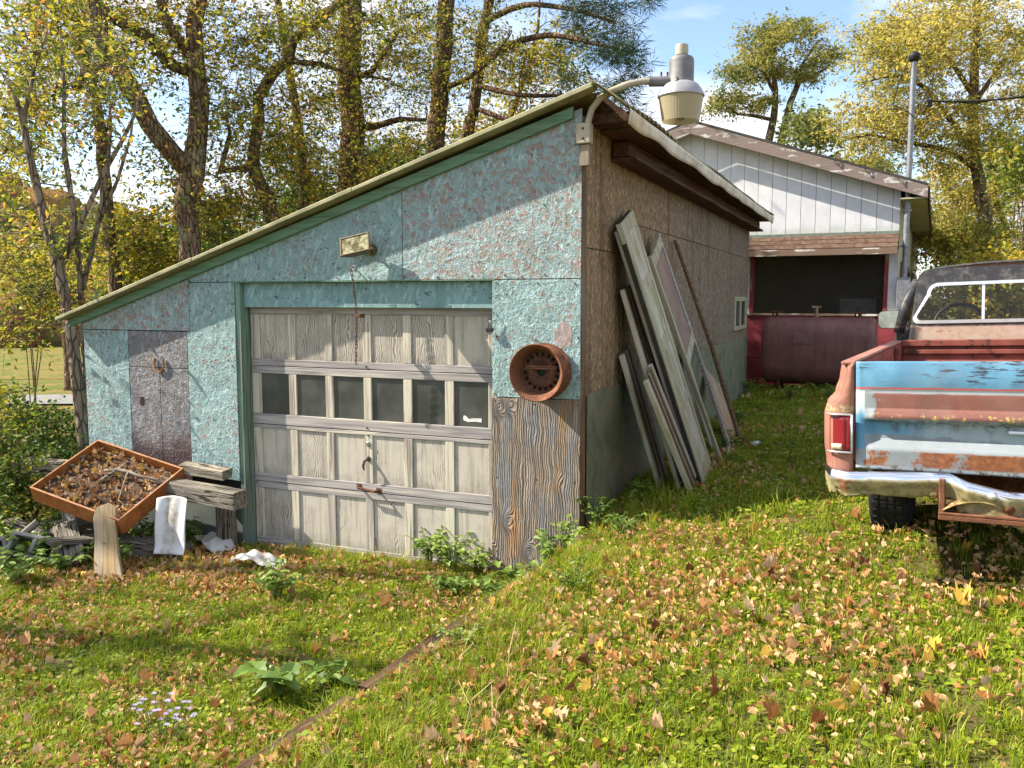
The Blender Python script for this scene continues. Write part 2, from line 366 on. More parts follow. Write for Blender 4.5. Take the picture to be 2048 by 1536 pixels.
def door_paint(name, amount, seed):
    """worn cream paint over cathedral grain fir plywood"""
    b = NB(name); v = b.map(b.coord(True), (1, 1, 1), loc=(seed, seed * .7, 0)); x, y, z = b.sep(v)
    w = b.noise(b.map(v, (5, 5, 2.2)), 1, 2, .5)
    xx = b.math('ADD', x, b.math('MULTIPLY', w, .22)); cb = b.n('ShaderNodeCombineXYZ'); b.set(cb.inputs[0], xx); b.set(cb.inputs[2], b.math('MULTIPLY', z, .35))
    g = b.wave(cb.outputs[0], 19, 2.6, 3, 3.0); fine = b.noise(b.map(v, (150, 150, 9)), 1, 4, .6); big = b.noise(v, 3.6, 4, .6)
    k = b.math('ADD', b.math('ADD', b.math('MULTIPLY', g, .55), b.math('MULTIPLY', fine, .22)), b.math('MULTIPLY', big, .65))
    pm = b.step(k, 1.06 - amount * .58, 1.16 - amount * .58)
    bare = b.ramp(fine, [(.3, (.13, .12, .12)), (.55, (.24, .21, .18)), (.8, (.36, .31, .24))])
    paint = b.mix(big, (.44, .405, .34), (.54, .50, .42))
    st = b.noise(b.map(v, (30, 30, 1.6)), 1, 5, .6); paint = b.mix(b.math('MULTIPLY', b.step(st, .46, .68), .6), paint, (.27, .24, .19))
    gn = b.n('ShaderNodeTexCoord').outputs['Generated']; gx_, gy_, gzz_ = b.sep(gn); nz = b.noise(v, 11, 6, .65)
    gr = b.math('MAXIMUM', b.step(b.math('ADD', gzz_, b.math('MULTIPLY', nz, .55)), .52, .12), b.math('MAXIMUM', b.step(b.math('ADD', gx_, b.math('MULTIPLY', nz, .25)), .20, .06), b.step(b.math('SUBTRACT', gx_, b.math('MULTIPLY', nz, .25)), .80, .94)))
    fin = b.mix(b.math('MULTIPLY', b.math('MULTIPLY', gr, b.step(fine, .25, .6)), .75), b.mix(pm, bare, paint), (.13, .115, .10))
    return b.done(fin, .85, b.bump(b.math('ADD', b.math('MULTIPLY', fine, .6), pm), .35, .003), 0, .2)
PANELS = [door_paint('worn cream door panel', 1.22, 0), door_paint('flaking cream door panel', .80, 5.3), door_paint('thin cream door panel', 1.05, 9.1)]
RAILM = wood('grey weathered door rail', (.34, .32, .31), (.17, .16, .165), (.47, .44, .40), 0, 1, ((.54, .51, .43), .34), .4)
STILEM = wood('cream weathered door stile', (.36, .33, .29), (.18, .16, .155), (.49, .45, .38), 2, 1, ((.58, .54, .43), .52), .4)
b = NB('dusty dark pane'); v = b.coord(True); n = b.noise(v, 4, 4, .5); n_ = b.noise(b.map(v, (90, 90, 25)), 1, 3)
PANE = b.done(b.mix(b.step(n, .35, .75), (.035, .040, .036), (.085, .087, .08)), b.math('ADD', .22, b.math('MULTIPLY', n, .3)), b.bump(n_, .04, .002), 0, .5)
GTRIM = wood('green painted trim', (.14, .225, .155), (.08, .13, .08), (.19, .29, .20), 0, 1, ((.15, .25, .18), .5), .3)
TANMETAL = plain('weathered tan metal edge', (.31, .295, .18), .6, .2, .25, 5, .1, dirt=(.6, (.15, .15, .07)))
OLIVE = plain('lichen stained corrugated iron', (.20, .18, .08), .75, .2, .3, 6, .3, dirt=(.7, (.10, .10, .04)))
WHITEWAVE = plain('flaking white fascia', (.62, .57, .46), .7, 0, .15, 6, .2, dirt=(.55, (.36, .31, .2)))
DARKWOOD = wood('rotten dark beam', (.075, .045, .028), (.03, .02, .014), (.15, .095, .06), 1, 1, None, .6)
POSTW = wood('brown corner post', (.17, .125, .09), (.07, .05, .035), (.28, .215, .16), 2, 1, None, .6)
IRON = plain('brown rusted iron', (.13, .055, .03), .85, .2, .45, 30, .5, dirt=(.6, (.055, .03, .022)))
DARKIN = plain('dark lining', (.03, .028, .026), .95, 0, .2, 4, .1)
STEEL = plain('dull grey steel', (.35, .35, .34), .45, .8, .25, 20, .2, dirt=(.5, (.12, .09, .06)))

# ------------------------------------------------------------------ the leaning garage
GX0, GX1, GL = -5.16, 0.0, 8.62
def roofz(x): return 3.58 + (x - 0.0) * .302            # underside of the roof along the front
garage = empty('garage', (0, 0, 0), 'leaning single storey garage of flaking teal strand board with a wide panelled wooden door', 'garage')
def wallpoly(name, poly, mat, y0=0.0, y1=.012, parent=garage, bevel=.0015): 
    return MB().prism(poly, y0, y1, 'Y').build(name, mat, parent, bevel)
g = .003
wallpoly('wall_panel', [(-1.52 + g, 2.352), (0, 2.352), (0, roofz(0)), (-1.52 + g, roofz(-1.52 + g))], TEAL_UP)
wallpoly('wall_panel', [(-3.79 + g, 2.352), (-1.52 - g, 2.352), (-1.52 - g, roofz(-1.52 - g)), (-3.79 + g, roofz(-3.79 + g))], TEAL)
wallpoly('wall_panel', [(GX0, 1.905), (-3.79 - g, 1.905), (-3.79 - g, roofz(-3.79 - g)), (GX0, roofz(GX0))], TEAL_UP, .002, .014)
wallpoly('wall_panel', [(GX0, .42), (-4.575, .42), (-4.575, 1.898), (GX0, 1.898)], TEAL, .004, .016)
wallpoly('wall_panel', [(-3.825, .565), (-3.26, .545), (-3.26, 2.345), (-3.79 + g, 2.345), (-3.79 + g, 1.9), (-3.825, 1.9)], TEAL)
wallpoly('wall_panel', [(-.722, 1.437), (0, 1.447), (0, 2.345), (-.722, 2.345)], TEAL)
wallpoly('weathered_panel', [(-.728, -.05), (.004, -.05), (.004, 1.443), (-.728, 1.428)], OLDPLY, -.004, .009)
wallpoly('foundation_wall', [(GX0, -.6), (-3.24, -.6), (-3.24, .40), (GX0, .40)], plain('grey foundation', (.12, .14, .13), .95, 0, .3, 3, .6, dirt=(.5, (.08, .07, .05))), .02, .15)
hd = wallpoly('hatch_door', [(-4.57, .42), (-3.83, .42), (-3.83, 1.9), (-4.57, 1.9)], DARKIN, .014, .03)
wallpoly('hatch_panel', [(-4.566, 1.556), (-3.832, 1.556), (-3.832, 1.896), (-4.566, 1.896)], HATCH, .002, .013, hd)
wallpoly('hatch_panel', [(-4.566, .43), (-4.186, .43), (-4.186, 1.55), (-4.566, 1.55)], HATCH, .003, .013, hd)
wallpoly('hatch_panel', [(-4.182, .43), (-3.832, .43), (-3.832, 1.55), (-4.182, 1.55)], HATCH, .004, .013, hd)
hole = wallpoly('broken_hole', [(-4.45, 1.19), (-4.41, 1.185), (-4.395, 1.22), (-4.405, 1.27), (-4.44, 1.262)], plain('splintered hole', (.05, .022, .012), .9), -.0015, .002, hd, 0)
# framing behind the sheets
fr = MB()
fr.prism([(GX0 + .02, 2.34), (-.02, 2.34), (-.02, roofz(-.02) - .01), (GX0 + .02, roofz(GX0 + .02) - .01 if roofz(GX0 + .02) > 2.35 else 2.3402)], .018, .1, 'Y') if False else None
fr.box(GX0 + .02, -3.26, .032, .1, -.3, 1.99)
fr.prism([(-5.1, 1.99), (-3.26, 1.99), (-3.26, 2.34), (-.02, 2.34), (-.02, 3.55), (-5.1, roofz(-5.1) - .015)], .032, .1, 'Y')
fr.box(-.70, -.02, .032, .1, -.3, 2.34)
fr.build('wall_frame', DARKIN, garage)
# door opening: jambs, header
MB().box(-3.262, -3.205, .0125, .20, -.1, 2.342).build('jamb', wood('green grey jamb', (.17, .22, .18), (.08, .10, .08), (.24, .30, .25), 2, 1, ((.17, .29, .24), .4), .3), garage, .003)
MB().box(-3.204, -.70, .060, .100, 2.125, 2.341).build('header_board', TEAL_SMOOTH, garage, .003)
MB().box(-3.26, -.70, -.002, .054, 2.3425, 2.3505).build('drip_strip', GTRIM, garage)
# sectional door
DX0, DX1, DH, DY = -3.199, -.734, 2.13, .130
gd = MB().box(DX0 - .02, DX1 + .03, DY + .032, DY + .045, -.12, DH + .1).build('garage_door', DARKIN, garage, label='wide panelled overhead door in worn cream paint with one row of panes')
ns = 6; lw, rw, sw = .10, .085, .082; pw = (DX1 - DX0 - lw - rw - 5 * sw) / 6
rows = [(1.5985, 2.13, .066, .06), (1.066, 1.5965, .066, .095), (.534, 1.064, .034, .075), (-.06, .532, .06, .075)]
for ri, (z0, z1, tr, br) in enumerate(rows):
    MB().box(DX0, DX1, DY, DY + .03, z1 - tr, z1 - .002).build('rail', RAILM, gd, .003)
    MB().box(DX0, DX1, DY - (.001 * ri), DY + .03, z0 + .002, z0 + br).build('rail', RAILM, gd, .003)
    a, c = z0 + br + .0005, z1 - tr - .0005; x = DX0
    for k in range(7):
        wd = lw if k == 0 else rw if k == 6 else sw
        MB().box(x, x + wd, DY + .001, DY + .03, a, c).build('stile', STILEM, gd, .004); x += wd
        if k < 6:
            if ri == 1: MB().box(x - .006, x + pw + .006, DY + .016, DY + .021, a - .006, c + .006).build('pane', PANE, gd)
            else:
                mt = PANELS[1] if ri == 0 and 0 < k < 5 else PANELS[2] if (ri + k) % 3 == 0 else PANELS[0]
                MB().box(x + .0005, x + pw - .0005, DY + .013, DY + .03, a, c).build('panel', mt, gd)
            x += pw
# tape remnant on the last pane, lock, latch handle, lift handle
tx = DX0 + lw + 5 * (pw + sw)
MB().prism([(tx + .08, 1.215), (tx + .12, 1.2), (tx + .19, 1.205), (tx + .245, 1.203), (tx + .245, 1.235), (tx + .17, 1.232), (tx + .13, 1.225), (tx + .1, 1.25), (tx + .082, 1.25)], DY + .0135, DY + .0155, 'Y').build('tape_scrap', plain('peeling white tape', (.7, .7, .68)), gd)
lx = DX0 + lw + 3 * pw + 2.5 * sw
My = lambda x, y, z: Matrix.Translation((x, y, z)) @ Matrix.Rotation(R(90), 4, 'X')
MB().lathe([(.001, .012), (.008, .012), (.009, .008), (.018, .008), (.024, .002), (.024, 0)], 20, My(lx, DY - .001, .955)).build('lock_cylinder', STEEL, gd, smooth='auto')
MB().lathe([(.001, .022), (.012, .022), (.02, .01), (.024, 0)], 16, My(lx, DY - .001, .825)).tube([(lx, DY - .02, .825), (lx - .015, DY - .045, .81), (lx - .025, DY - .05, .77), (lx - .022, DY - .045, .735)], [.009, .011, .011, .006], 8).build('latch_handle', plain('dark bronze handle', (.10, .085, .075), .4, .8), gd, smooth='auto')
hz = .565
MB().tube([(lx - .10, DY, hz + .012), (lx - .085, DY - .05, hz + .01), (lx + .085, DY - .05, hz - .012), (lx + .10, DY, hz - .012)], .011, 8).box(lx - .125, lx - .075, DY - .005, DY - .0005, hz - .012, hz + .035).box(lx + .075, lx + .125, DY - .005, DY - .0005, hz - .035, hz + .012).build('lift_handle', IRON, gd, smooth='auto')
for bx, bz in ((lx - .01, 1.625), (lx - .01, 1.095), (lx, 1.03), (DX0 + .03, .52)):
    MB().lathe([(.001, .006), (.007, .005), (.009, 0)], 10, My(bx, DY - .002, bz)).build('bolt', IRON, gd)
# right hand side wall
MB().box(-.09, .016, .013, .09, .25, 3.52).build('corner_post', POSTW, garage, .003)
def sidepanel(y0, y1, z0, z1, mat=BROWN, x=.0, t=.012, name='wall_panel'):
    return MB().box(x - t, x, y0, y1, z0, z1).build(name, mat, garage, .0015)
ys = [.092, 1.08, 2.77, 5.68, GL]
for i in range(4):
    a, c = ys[i] + g, ys[i + 1] - g
    zt = 3.5; zj = 2.582 if i == 0 else 2.86
    zb = 1.44 if i == 0 else 1.5
    sidepanel(a, c, zb, zj - g, x=.003 * (i % 2)); sidepanel(a, c, zj + g, zt, x=.003 * ((i + 1) % 2))
sidepanel(.14, 1.09, .2, 1.47, GREENPLY, .018, .012, 'skirt_panel')
sidepanel(1.10, 3.6, .2, 1.53, GREENPLY, .012, .012, 'skirt_panel'); sidepanel(3.605, 6.2, .2, 1.56, GREENPLY, .016, .012, 'skirt_panel'); sidepanel(6.205, GL, .2, 1.58, GREENPLY, .012, .012, 'skirt_panel')
MB().box(-.10, -.0135, .1, GL - .02, .1, 3.5).build('wall_frame', DARKIN, garage)
MB().box(GX0, GX0 + .1, .11, GL, -.6, roofz(GX0) - .02).build('wall_panel', TEAL, garage)
MB().prism([(GX0, -.6), (0, -.2), (0, 3.5), (GX0, roofz(GX0) - .05)], GL, GL + .02, 'Y').build('wall_panel', BROWN, garage)
# little window at the far end of the side wall
wy0, wy1, wz0, wz1 = 7.12, 8.36, 1.72, 2.23
PALEW = plain('pale green window frame', (.36, .36, .22), .7, 0, .15, 8, .2)
wf = MB().box(.002, .03, wy0, wy1, wz1 - .07, wz1).box(.002, .03, wy0, wy1, wz0, wz0 + .06).box(.002, .03, wy0, wy0 + .12, wz0 + .06, wz1 - .07).box(.002, .03, wy1 - .12, wy1, wz0 + .06, wz1 - .07).box(.002, .028, (wy0 + wy1) / 2 - .05, (wy0 + wy1) / 2 + .05, wz0 + .06, wz1 - .07).build('window', PALEW, garage, .003)
for s_ in (0, 1):
    a = wy0 + .12 if s_ == 0 else (wy0 + wy1) / 2 + .05
    MB().box(.0045, .009, a + .001, a + (wy1 - wy0) / 2 - .171, wz0 + .061, wz1 - .071).build('pane', PANE, wf)
# roof: shallow shed slope, short right hand slope of corrugated iron, fascias
roof = MB().prism([(GX0 - .16, roofz(GX0 - .16) + .012), (.05, roofz(.05) + .07), (.05, roofz(.05) + .105), (GX0 - .16, roofz(GX0 - .16) + .035)], -.05, GL + .1, 'Y').build('roof', OLIVE, garage)
def flz(x): return roofz(x) + .026 + .040 * (x - GX0) / 5.2
for x0, x1 in ((GX0 - .2, -3.6), (-3.597, -1.9), (-1.897, .12)):
    rk = MB().prism([(x0, flz(x0)), (x1, flz(x1)), (x1, flz(x1) + .036), (x0, flz(x0) + .030)], -.15, -.02, 'Y').build('rake_flashing', TANMETAL, roof, .004)
MB().prism([(GX0 - .16, roofz(GX0 - .16) - .055), (-.06, roofz(-.06) - .055), (-.06, roofz(-.06) + .028), (GX0 - .16, roofz(GX0 - .16) + .028)], -.035, -.0015, 'Y').build('rake_board', GTRIM, roof, .004)
# corrugated sheet on top with end tilted down at the right
m = MB()
def corr(u, w):
    y = -.13 + u * (GL + .26); s = w
    x = .07 + .30 * s
    z = 3.755 - .215 * (s ** 1.15) + .012 * math.sin(y * 2 * math.pi / .068 * .5) * (0.4 + s) + .012 * math.sin(y * 1.7) + (.02 * math.sin(y * 2.3) if s > .9 else 0)
    return (x, y, z)
m.grid(460, 6, corr); m.build('corrugated_sheet', OLIVE, roof, smooth=True, solid=.004)
m = MB()
for i in range(0, 13):
    pass
def strip(u, w):
    y = -.02 + u * (GL + .12); ragged = +.013 * math.sin(y * 4.7 + 1.1 * math.sin(y * 1.3)) * (1 if y < 4 else .4)
    return (.37 - .015 * w + .002 * math.sin(y * 9), y, 3.535 - w * (.10 + ragged))
m.grid(160, 4, strip); m.build('fascia_strip', WHITEWAVE, roof, smooth=True, solid=.008)
MB().prism([(-.05, 3.485), (.34, 3.485), (.34, 3.53), (.20, 3.62), (.08, 3.72), (-.05, 3.70)], .30, .33, 'Y').build('end_board', DARKWOOD, roof, .003)
MB().box(.02, .355, .35, GL + .05, 3.462, 3.482).build('soffit_board', DARKWOOD, roof, .003)
MB().box(.025, .16, .70, GL + .03, 3.335, 3.455).build('eave_beam', DARKWOOD, roof, .006)
MB().box(.02, .22, .70, GL + .0, 3.30, 3.328).build('soffit_board', DARKWOOD, roof, .003)
for i in range(7):
    y = .15 + i * 1.4
    MB().box(-.3, .34, y, y + .05, 3.49, 3.56).build('rafter_end', DARKWOOD, roof, .003)

nm_ = MB()
for xs_, zs_ in (([-1.5 + .3 * k for k in range(5)], [2.372, 2.9]), ([-3.76 + .32 * k for k in range(7)], [2.372]), ([-.70, -.35, -.03], [1.47, 1.9, 2.32]), ([-3.78, -3.53, -3.29], [.64, 1.1, 1.6, 2.1, 2.32]), ([-5.13, -4.85, -4.6], [.9, 1.4, 1.87]), ([-.70, -.36, -.03], [.3, .8, 1.4])):
    for x_ in xs_:
        for z_ in zs_:
            if z_ < roofz(x_) - .05: nm_.lathe([(.001, .0), (.006, .0), (.007, .004)], 7, Matrix.Translation((x_ + rnd.uniform(-.015, .015), -.0065, z_ + rnd.uniform(-.012, .012))) @ Matrix.Rotation(R(-90), 4, 'X'))
nm_.build('nail_heads', IRON, garage, kind='stuff')
# ------------------------------------------------------------------ things hung on the garage
# steel wheel
RUST = None
def rustmat(name, a, b_, c_, scale=14):
    b = NB(name); v = b.coord(True); n = b.noise(v, scale, 8, .7); n_ = b.noise(v, scale * .3, 5, .6)
    return b.done(b.mix(b.step(n_, .45, .65), b.ramp(n, [(.3, a), (.5, b_), (.7, c_)]), b_), .85, b.bump(n, .35, .004), .15, .25)
RUST = rustmat('orange brown rust', (.07, .032, .02), (.165, .07, .038), (.29, .14, .075))
RUSTD = rustmat('dark wheel rust', (.035, .022, .018), (.10, .045, .028), (.22, .10, .055))
rim = empty('wheel_rim', (-.275, -.005, 1.655), 'rusty bare steel car wheel rim hung on the teal wall', 'wheel rim')
Mr = Matrix.Rotation(R(90), 4, 'X')
MB().lathe([(.198, .0), (.212, .004), (.214, .018), (.196, .022), (.186, .04), (.176, .07), (.176, .13), (.19, .16), (.198, .178), (.214, .184), (.217, .200), (.210, .205), (.200, .196), (.186, .176), (.180, .16), (.165, .13), (.165, .07), (.18, .03)], 48, Mr, cap=False).build('barrel', RUST, rim, smooth='auto')
m = MB()
prof = [(.168, .10), (.158, .085), (.146, .078), (.124, .078), (.108, .092), (.09, .095), (.07, .08), (.05, .08), (.036, .084)]
k = 72
for r_, z_ in prof:
    pass
vs = [Mr @ Vector((r_ * math.cos(2 * math.pi * j / k), r_ * math.sin(2 * math.pi * j / k), z_)) for r_, z_ in prof for j in range(k)]
m.add(vs, [(i * k + j, i * k + (j + 1) % k, (i + 1) * k + (j + 1) % k, (i + 1) * k + j) for i in range(len(prof) - 1) for j in range(k) if not (i == 2 and j % 4 < 2)])
m.build('disc', RUSTD, rim, smooth='auto', solid=.004)
MB().lathe([(.001, .058), (.16, .058), (.16, .05), (.001, .05)], 32, Mr).build('added_shadow_plate', DARKIN, rim)  # dark disc added behind the slots to stand in for shade inside the rim
for j in range(5):
    a = 2 * math.pi * j / 5 + .3; MB().lathe([(.001, .09), (.008, .09), (.009, .078)], 10, Mr @ Matrix.Translation((.058 * math.cos(a), .058 * math.sin(a), 0))).build('stud_hole', DARKIN, rim)
st = MB().box(-.125, .125, -.105, -.098, .018, .048).build('strap', RUST, rim, .001)
for j in range(9): MB().lathe([(.001, .1065), (.005, .1065), (.005, .104)], 8, Mr @ Matrix.Translation((-.1 + j * .025, .033, 0))).build('strap_hole', DARKIN, st)
# bare patch beside the wheel where the paint fell away
MB().prism([(-.215, 1.885), (-.13, 1.815), (-.075, 1.86), (-.06, 1.93), (-.075, 1.985), (-.105, 2.03), (-.14, 2.045), (-.175, 1.99), (-.2, 1.94)], -.0012, .003, 'Y').build('bare_patch', osb('bare pinkish patch', (.30, .24, .23), (.36, .29, .27), (.22, .15, .12), .4, 'Y', hstr=.4), garage)
# horseshoe
m = MB(); pts = []
for i in range(17):
    t = -.18 + i / 16 * 1.36; a = math.pi + t * math.pi
    pts.append((.062 * math.cos(a) * (1 if 0 < t < 1 else .93), -.012, .085 * math.sin(a) if 0 <= t <= 1 else .085 * math.sin(a)))
hs = m.tube(pts, [.010] * 17, 6).build('horseshoe', plain('ochre rusted horseshoe', (.27, .15, .05), .9, .1, .35, 25, .4), None, smooth='auto')
hs.location = (-4.17, -.002, 1.60); tag(hs, 'rusty horseshoe nailed to the bare grey hatch', 'horseshoe')
# floodlight
fl = empty('floodlight', (-1.80, -.002, 2.60), 'small square brown floodlight on the teal gable above the door', 'floodlight')
FLM = plain('brown enamel lamp body', (.13, .10, .055), .5, .3, .3, 20, .2)
Mf = Matrix.Translation((-.06, -.16, .03)) @ Matrix.Rotation(R(14), 4, 'Z') @ Matrix.Rotation(R(-12), 4, 'Y') @ Matrix.Rotation(R(62), 4, 'X')
hw, hh_ = .125, .085
m = MB(); m.box(-hw, hw, -hh_, hh_, -.01, .012, Mf)
body = MB(); body.add([Mf @ Vector(p) for p in ((-hw, -hh_, .011), (hw, -hh_, .011), (hw, hh_, .011), (-hw, hh_, .011), (-hw * .6, -hh_ * .6, -.08), (hw * .6, -hh_ * .6, -.08), (hw * .6, hh_ * .6, -.08), (-hw * .6, hh_ * .6, -.08))], [(4, 7, 6, 5), (0, 4, 5, 1), (1, 5, 6, 2), (2, 6, 7, 3), (3, 7, 4, 0)])
body.build('housing', FLM, fl)
f2 = MB()
for (x0, x1, y0, y1) in ((-hw, hw, -hh_, -hh_ + .012), (-hw, hw, hh_ - .012, hh_), (-hw, -hw + .012, -hh_ + .012, hh_ - .012), (hw - .012, hw, -hh_ + .012, hh_ - .012)): f2.box(x0, x1, y0, y1, .0115, .024, Mf)
f2.build('bezel', FLM, fl, .002)
b = NB('dirty lamp glass'); v = b.coord(); n = b.noise(v, 14, 5, .6); LGL = b.done(b.mix(b.step(n, .4, .6), (.10, .085, .02), (.42, .38, .22)), .18, None, .2, .6)
MB().box(-hw + .012, hw - .012, -hh_ + .012, hh_ - .012, .012, .017, Mf).build('lens', LGL, fl)
MB().lathe([(.042, 0), (.045, .004), (.045, .02), (.02, .03), (.001, .03)], 20, Matrix.Rotation(R(90), 4, 'X')).tube([(0, -.02, 0), (.0, -.07, -.02), (-.02, -.10, -.01), (-.05, -.13, .015)], .012, 8).build('bracket', FLM, fl, smooth='auto')
# chain on a hook
ch = empty('chain', (-1.985, -.02, 2.44), 'rusty link chain hanging from a hook over the garage door', 'chain')
MB().tube([(0, .02, .02), (0, -.02, .022), (0, -.035, .012), (0, -.03, -.008), (0, -.015, -.012)], .006, 8).lathe([(.022, .0), (.024, .003), (.001, .004)], 14, Matrix.Translation((.0, .018, .02)) @ Matrix.Rotation(R(90), 4, 'X')).build('hook', STEEL, ch, smooth='auto')
lk = MB(); pts = [(.0085 * math.cos(a), 0, .0135 * math.sin(a) + (.008 if math.sin(a) > 0 else -.008)) for a in [2 * math.pi * i / 12 for i in range(13)]]
lk.tube(pts, .0034, 5, False); first = lk.build('link', IRON, ch, smooth=True)
zz = -.03; xx_ = 0; nl = 0
while zz > -.80:
    o = first if nl == 0 else first.copy()
    if nl: COL.objects.link(o); o.parent = ch
    sag = .045 * math.sin(min(1, -zz / .42) * math.pi * .5) if zz > -.42 else .045 - (-.42 - zz) * .035
    yy_ = -.025 + (.0) ; o.location = (sag, yy_, zz); o.rotation_euler = (0, 0, R(90 * (nl % 2) + rnd.uniform(-15, 15))); nl += 1; zz -= .0335
MB().box(.05, .10, -.05, .02, -.395, -.365).tube([(.05, -.03, -.38), (.03, -.03, -.37)], .006, 6).build('catch', IRON, ch, .004)
# padlock on its hasp
pl = empty('padlock', (-.725, -.02, 1.965), 'small dark padlock hanging from a loop beside the door', 'padlock')
MB().box(-.035, .025, -.024, .0, -.02, .012).build('body', plain('black lock body', (.03, .03, .03), .5, .5), pl, .004)
MB().tube([(-.018, -.012, .01), (-.016, -.012, .05), (-.002, -.012, .066), (.008, -.012, .05), (.01, -.012, .01)], .004, 6).build('shackle', STEEL, pl, smooth=True)
MB().tube([(.02, .016, .13), (.012, -.012, .12), (.0, -.012, .07)], .003, 6).build('wire_loop', IRON, pl, smooth=True)

# yard light on a gooseneck arm
yl = empty('yard_light', (.02, -.02, 3.36), 'weathered yard light on a curved gooseneck arm at the garage corner', 'yard light')
YO = Vector((.02, -.02, 3.36))
CREAM = plain('yellowed cream enamel', (.38, .345, .25), .5, .1, .15, 9, .1, dirt=(.5, (.24, .20, .12)))
GREYZ = plain('weathered grey casting', (.17, .165, .17), .6, .3, .2, 12, .25, dirt=(.5, (.27, .25, .23)))
pth = [(1178, 288, 6.16), (1176, 262, 6.16), (1177, 240, 6.15), (1184, 218, 6.14), (1200, 197, 6.12), (1222, 182, 6.11), (1255, 169, 6.1), (1285, 163, 6.1), (1316, 163, 6.1)]
pth = [dep(*p) - YO for p in pth]
MB().tube(pth, .024, 12).build('arm', CREAM, yl, smooth='auto')
lamp = dep(1362, 190, 6.1) - YO; px = 6.1 / FPX
MB().box(-.045, .062, -.05, .03, -.045, .10).build('bracket', CREAM, yl, .006)
MB().box(-.02, .05, -.03, .02, -.20, -.05).build('wood_block', wood('green ended block', (.25, .22, .17), (.12, .1, .08), (.35, .3, .24), 2), yl, .003)
for z_ in (-.01, .06): MB().lathe([(.001, .008), (.008, .006), (.01, 0)], 8, Matrix.Translation((.01, -.0505, z_)) @ Matrix.Rotation(R(90), 4, 'X')).build('bolt', IRON, yl)
Ml = Matrix.Translation(lamp)
e_ = pth[-1]
MB().tube([e_ - Vector((.06, .02, 0)), lamp + Vector((-.05, -.02, e_.z - lamp.z))], .036, 10).build('clamp', GREYZ, yl, smooth='auto')
for t_ in (.2, .6):
    q = e_.lerp(lamp + Vector((-.05, -.02, e_.z - lamp.z)), t_) + Vector((0, 0, .035)); MB().tube([q, q + Vector((0, 0, .03))], [.006, .008], 8).build('bolt', IRON, yl)
MB().lathe([(.001, .262), (.075, .262), (.085, .25), (.088, .23), (.088, .085), (.092, .075), (.098, .07), (.001, .07)], 32, Ml).build('ballast_housing', GREYZ, yl, smooth='auto')
MB().lathe([(.095, .082), (.118, .068), (.148, .03), (.162, .002), (.166, -.012), (.162, -.018), (.155, -.012)], 40, Ml, cap=False).build('reflector', plain('pale grey shade', (.33, .33, .35), .5, .3, .15, 8, .1), yl, smooth='auto', solid=.003)
b = NB('ribbed yellowed refractor'); v = b.coord(); LENS = b.done(b.mix(b.noise(v, 8, 4), (.42, .37, .23), (.52, .46, .31)), .3, None, 0, .5, translucent=(.35, (.6, .52, .3)))
m = MB()
def refr(u, w):
    a = 2 * math.pi * u; r_ = (.158 - .026 * w) * (1 + .006 * math.cos(a * 48)); return lamp + Vector((r_ * math.cos(a), r_ * math.sin(a), -.016 - .17 * w))
m.grid(193, 8, refr); m.build('refractor', LENS, yl, smooth=True)
MB().lathe([(.012, -.02), (.02, -.06), (.036, -.11), (.038, -.15), (.022, -.176), (.001, -.18)], 20, Ml).build('bulb', plain('sooty bulb', (.34, .29, .18), .3), yl, smooth=True)
MB().lathe([(.040, .262), (.04, .275), (.046, .277), (.046, .335), (.043, .347), (.001, .35)], 24, Ml).build('photocell', CREAM, yl, smooth='auto')
MB().tube([lamp + Vector((-.02, -.09, .11)), lamp + Vector((-.01, -.105, .085)), lamp + Vector((-.02, -.115, .06)), lamp + Vector((-.025, -.14, .03))], .006, 6).build('latch', GREYZ, yl, smooth=True)

# ------------------------------------------------------------------ white and red building behind
WB = Vector((2.28, 9.6, .72)); BROT = R(-3)
wb = empty('outbuilding', WB, 'gabled outbuilding with white grooved boards above and red wall below', 'building', rot=(0, 0, BROT))
WZ = WB.z
def bz(z): return z - WZ
b = NB('white painted grooved siding'); v = b.coord(True); n = b.noise(v, 4, 6, .6); gr = b.noise(b.map(v, (70, 70, 3)), 1, 4)
c = b.mix(b.step(n, .3, .7), (.56, .57, .60), (.66, .66, .68)); c = b.mix(b.math('MULTIPLY', b.step(gr, .55, .75), .35), c, (.45, .43, .40))
z_ = b.sep(b.coord())[2]; c = b.mix(b.math('MULTIPLY', b.step(b.math('ADD', z_, b.math('MULTIPLY', n, .25)), 2.88, 2.72), .5), c, (.34, .36, .30))
SIDING = b.done(c, .6, b.bump(gr, .15, .004), 0, .3)
def flaking(name, paint, bare, amt=.5, axis=0):
    b = NB(name); v = b.coord(True); sc = [9, 9, 9]; sc[axis] = 2.0; n = b.noise(b.map(v, tuple(sc)), 1, 7, .65, .4); st = [60] * 3; st[axis] = 3; gr = b.noise(b.map(v, tuple(st)), 1, 4)
    return b.done(b.mix(b.step(n, .62 - amt * .3, .66 - amt * .3), b.mix(gr, tuple(x * .6 for x in bare), tuple(x * 1.35 for x in bare)), paint), .75, b.bump(b.math('ADD', gr, n), .3, .004), 0, .2)
FLAKE = flaking('flaking white rake board', (.52, .50, .48), (.22, .17, .15), .24)
FLAKE2 = flaking('worn lower fascia', (.55, .53, .48), (.19, .13, .095), .22)
REDW = plain('faded red wall', (.22, .035, .045), .8, 0, .3, 3, .3, dirt=(.5, (.10, .03, .035)))
REDT = flaking('red window trim', (.25, .045, .045), (.30, .22, .17), .75, 2)
CREAMW = plain('cream side wall', (.46, .42, .26), .8, 0, .15, 3, .2, dirt=(.4, (.30, .27, .16)))
SHING = plain('brown asphalt shingle', (.10, .06, .042), .95, 0, .4, 12, .5, dirt=(.5, (.155, .098, .065)))
ROOFD = plain('dark roof edge', (.05, .045, .04), .95, 0, .3, 10, .5)
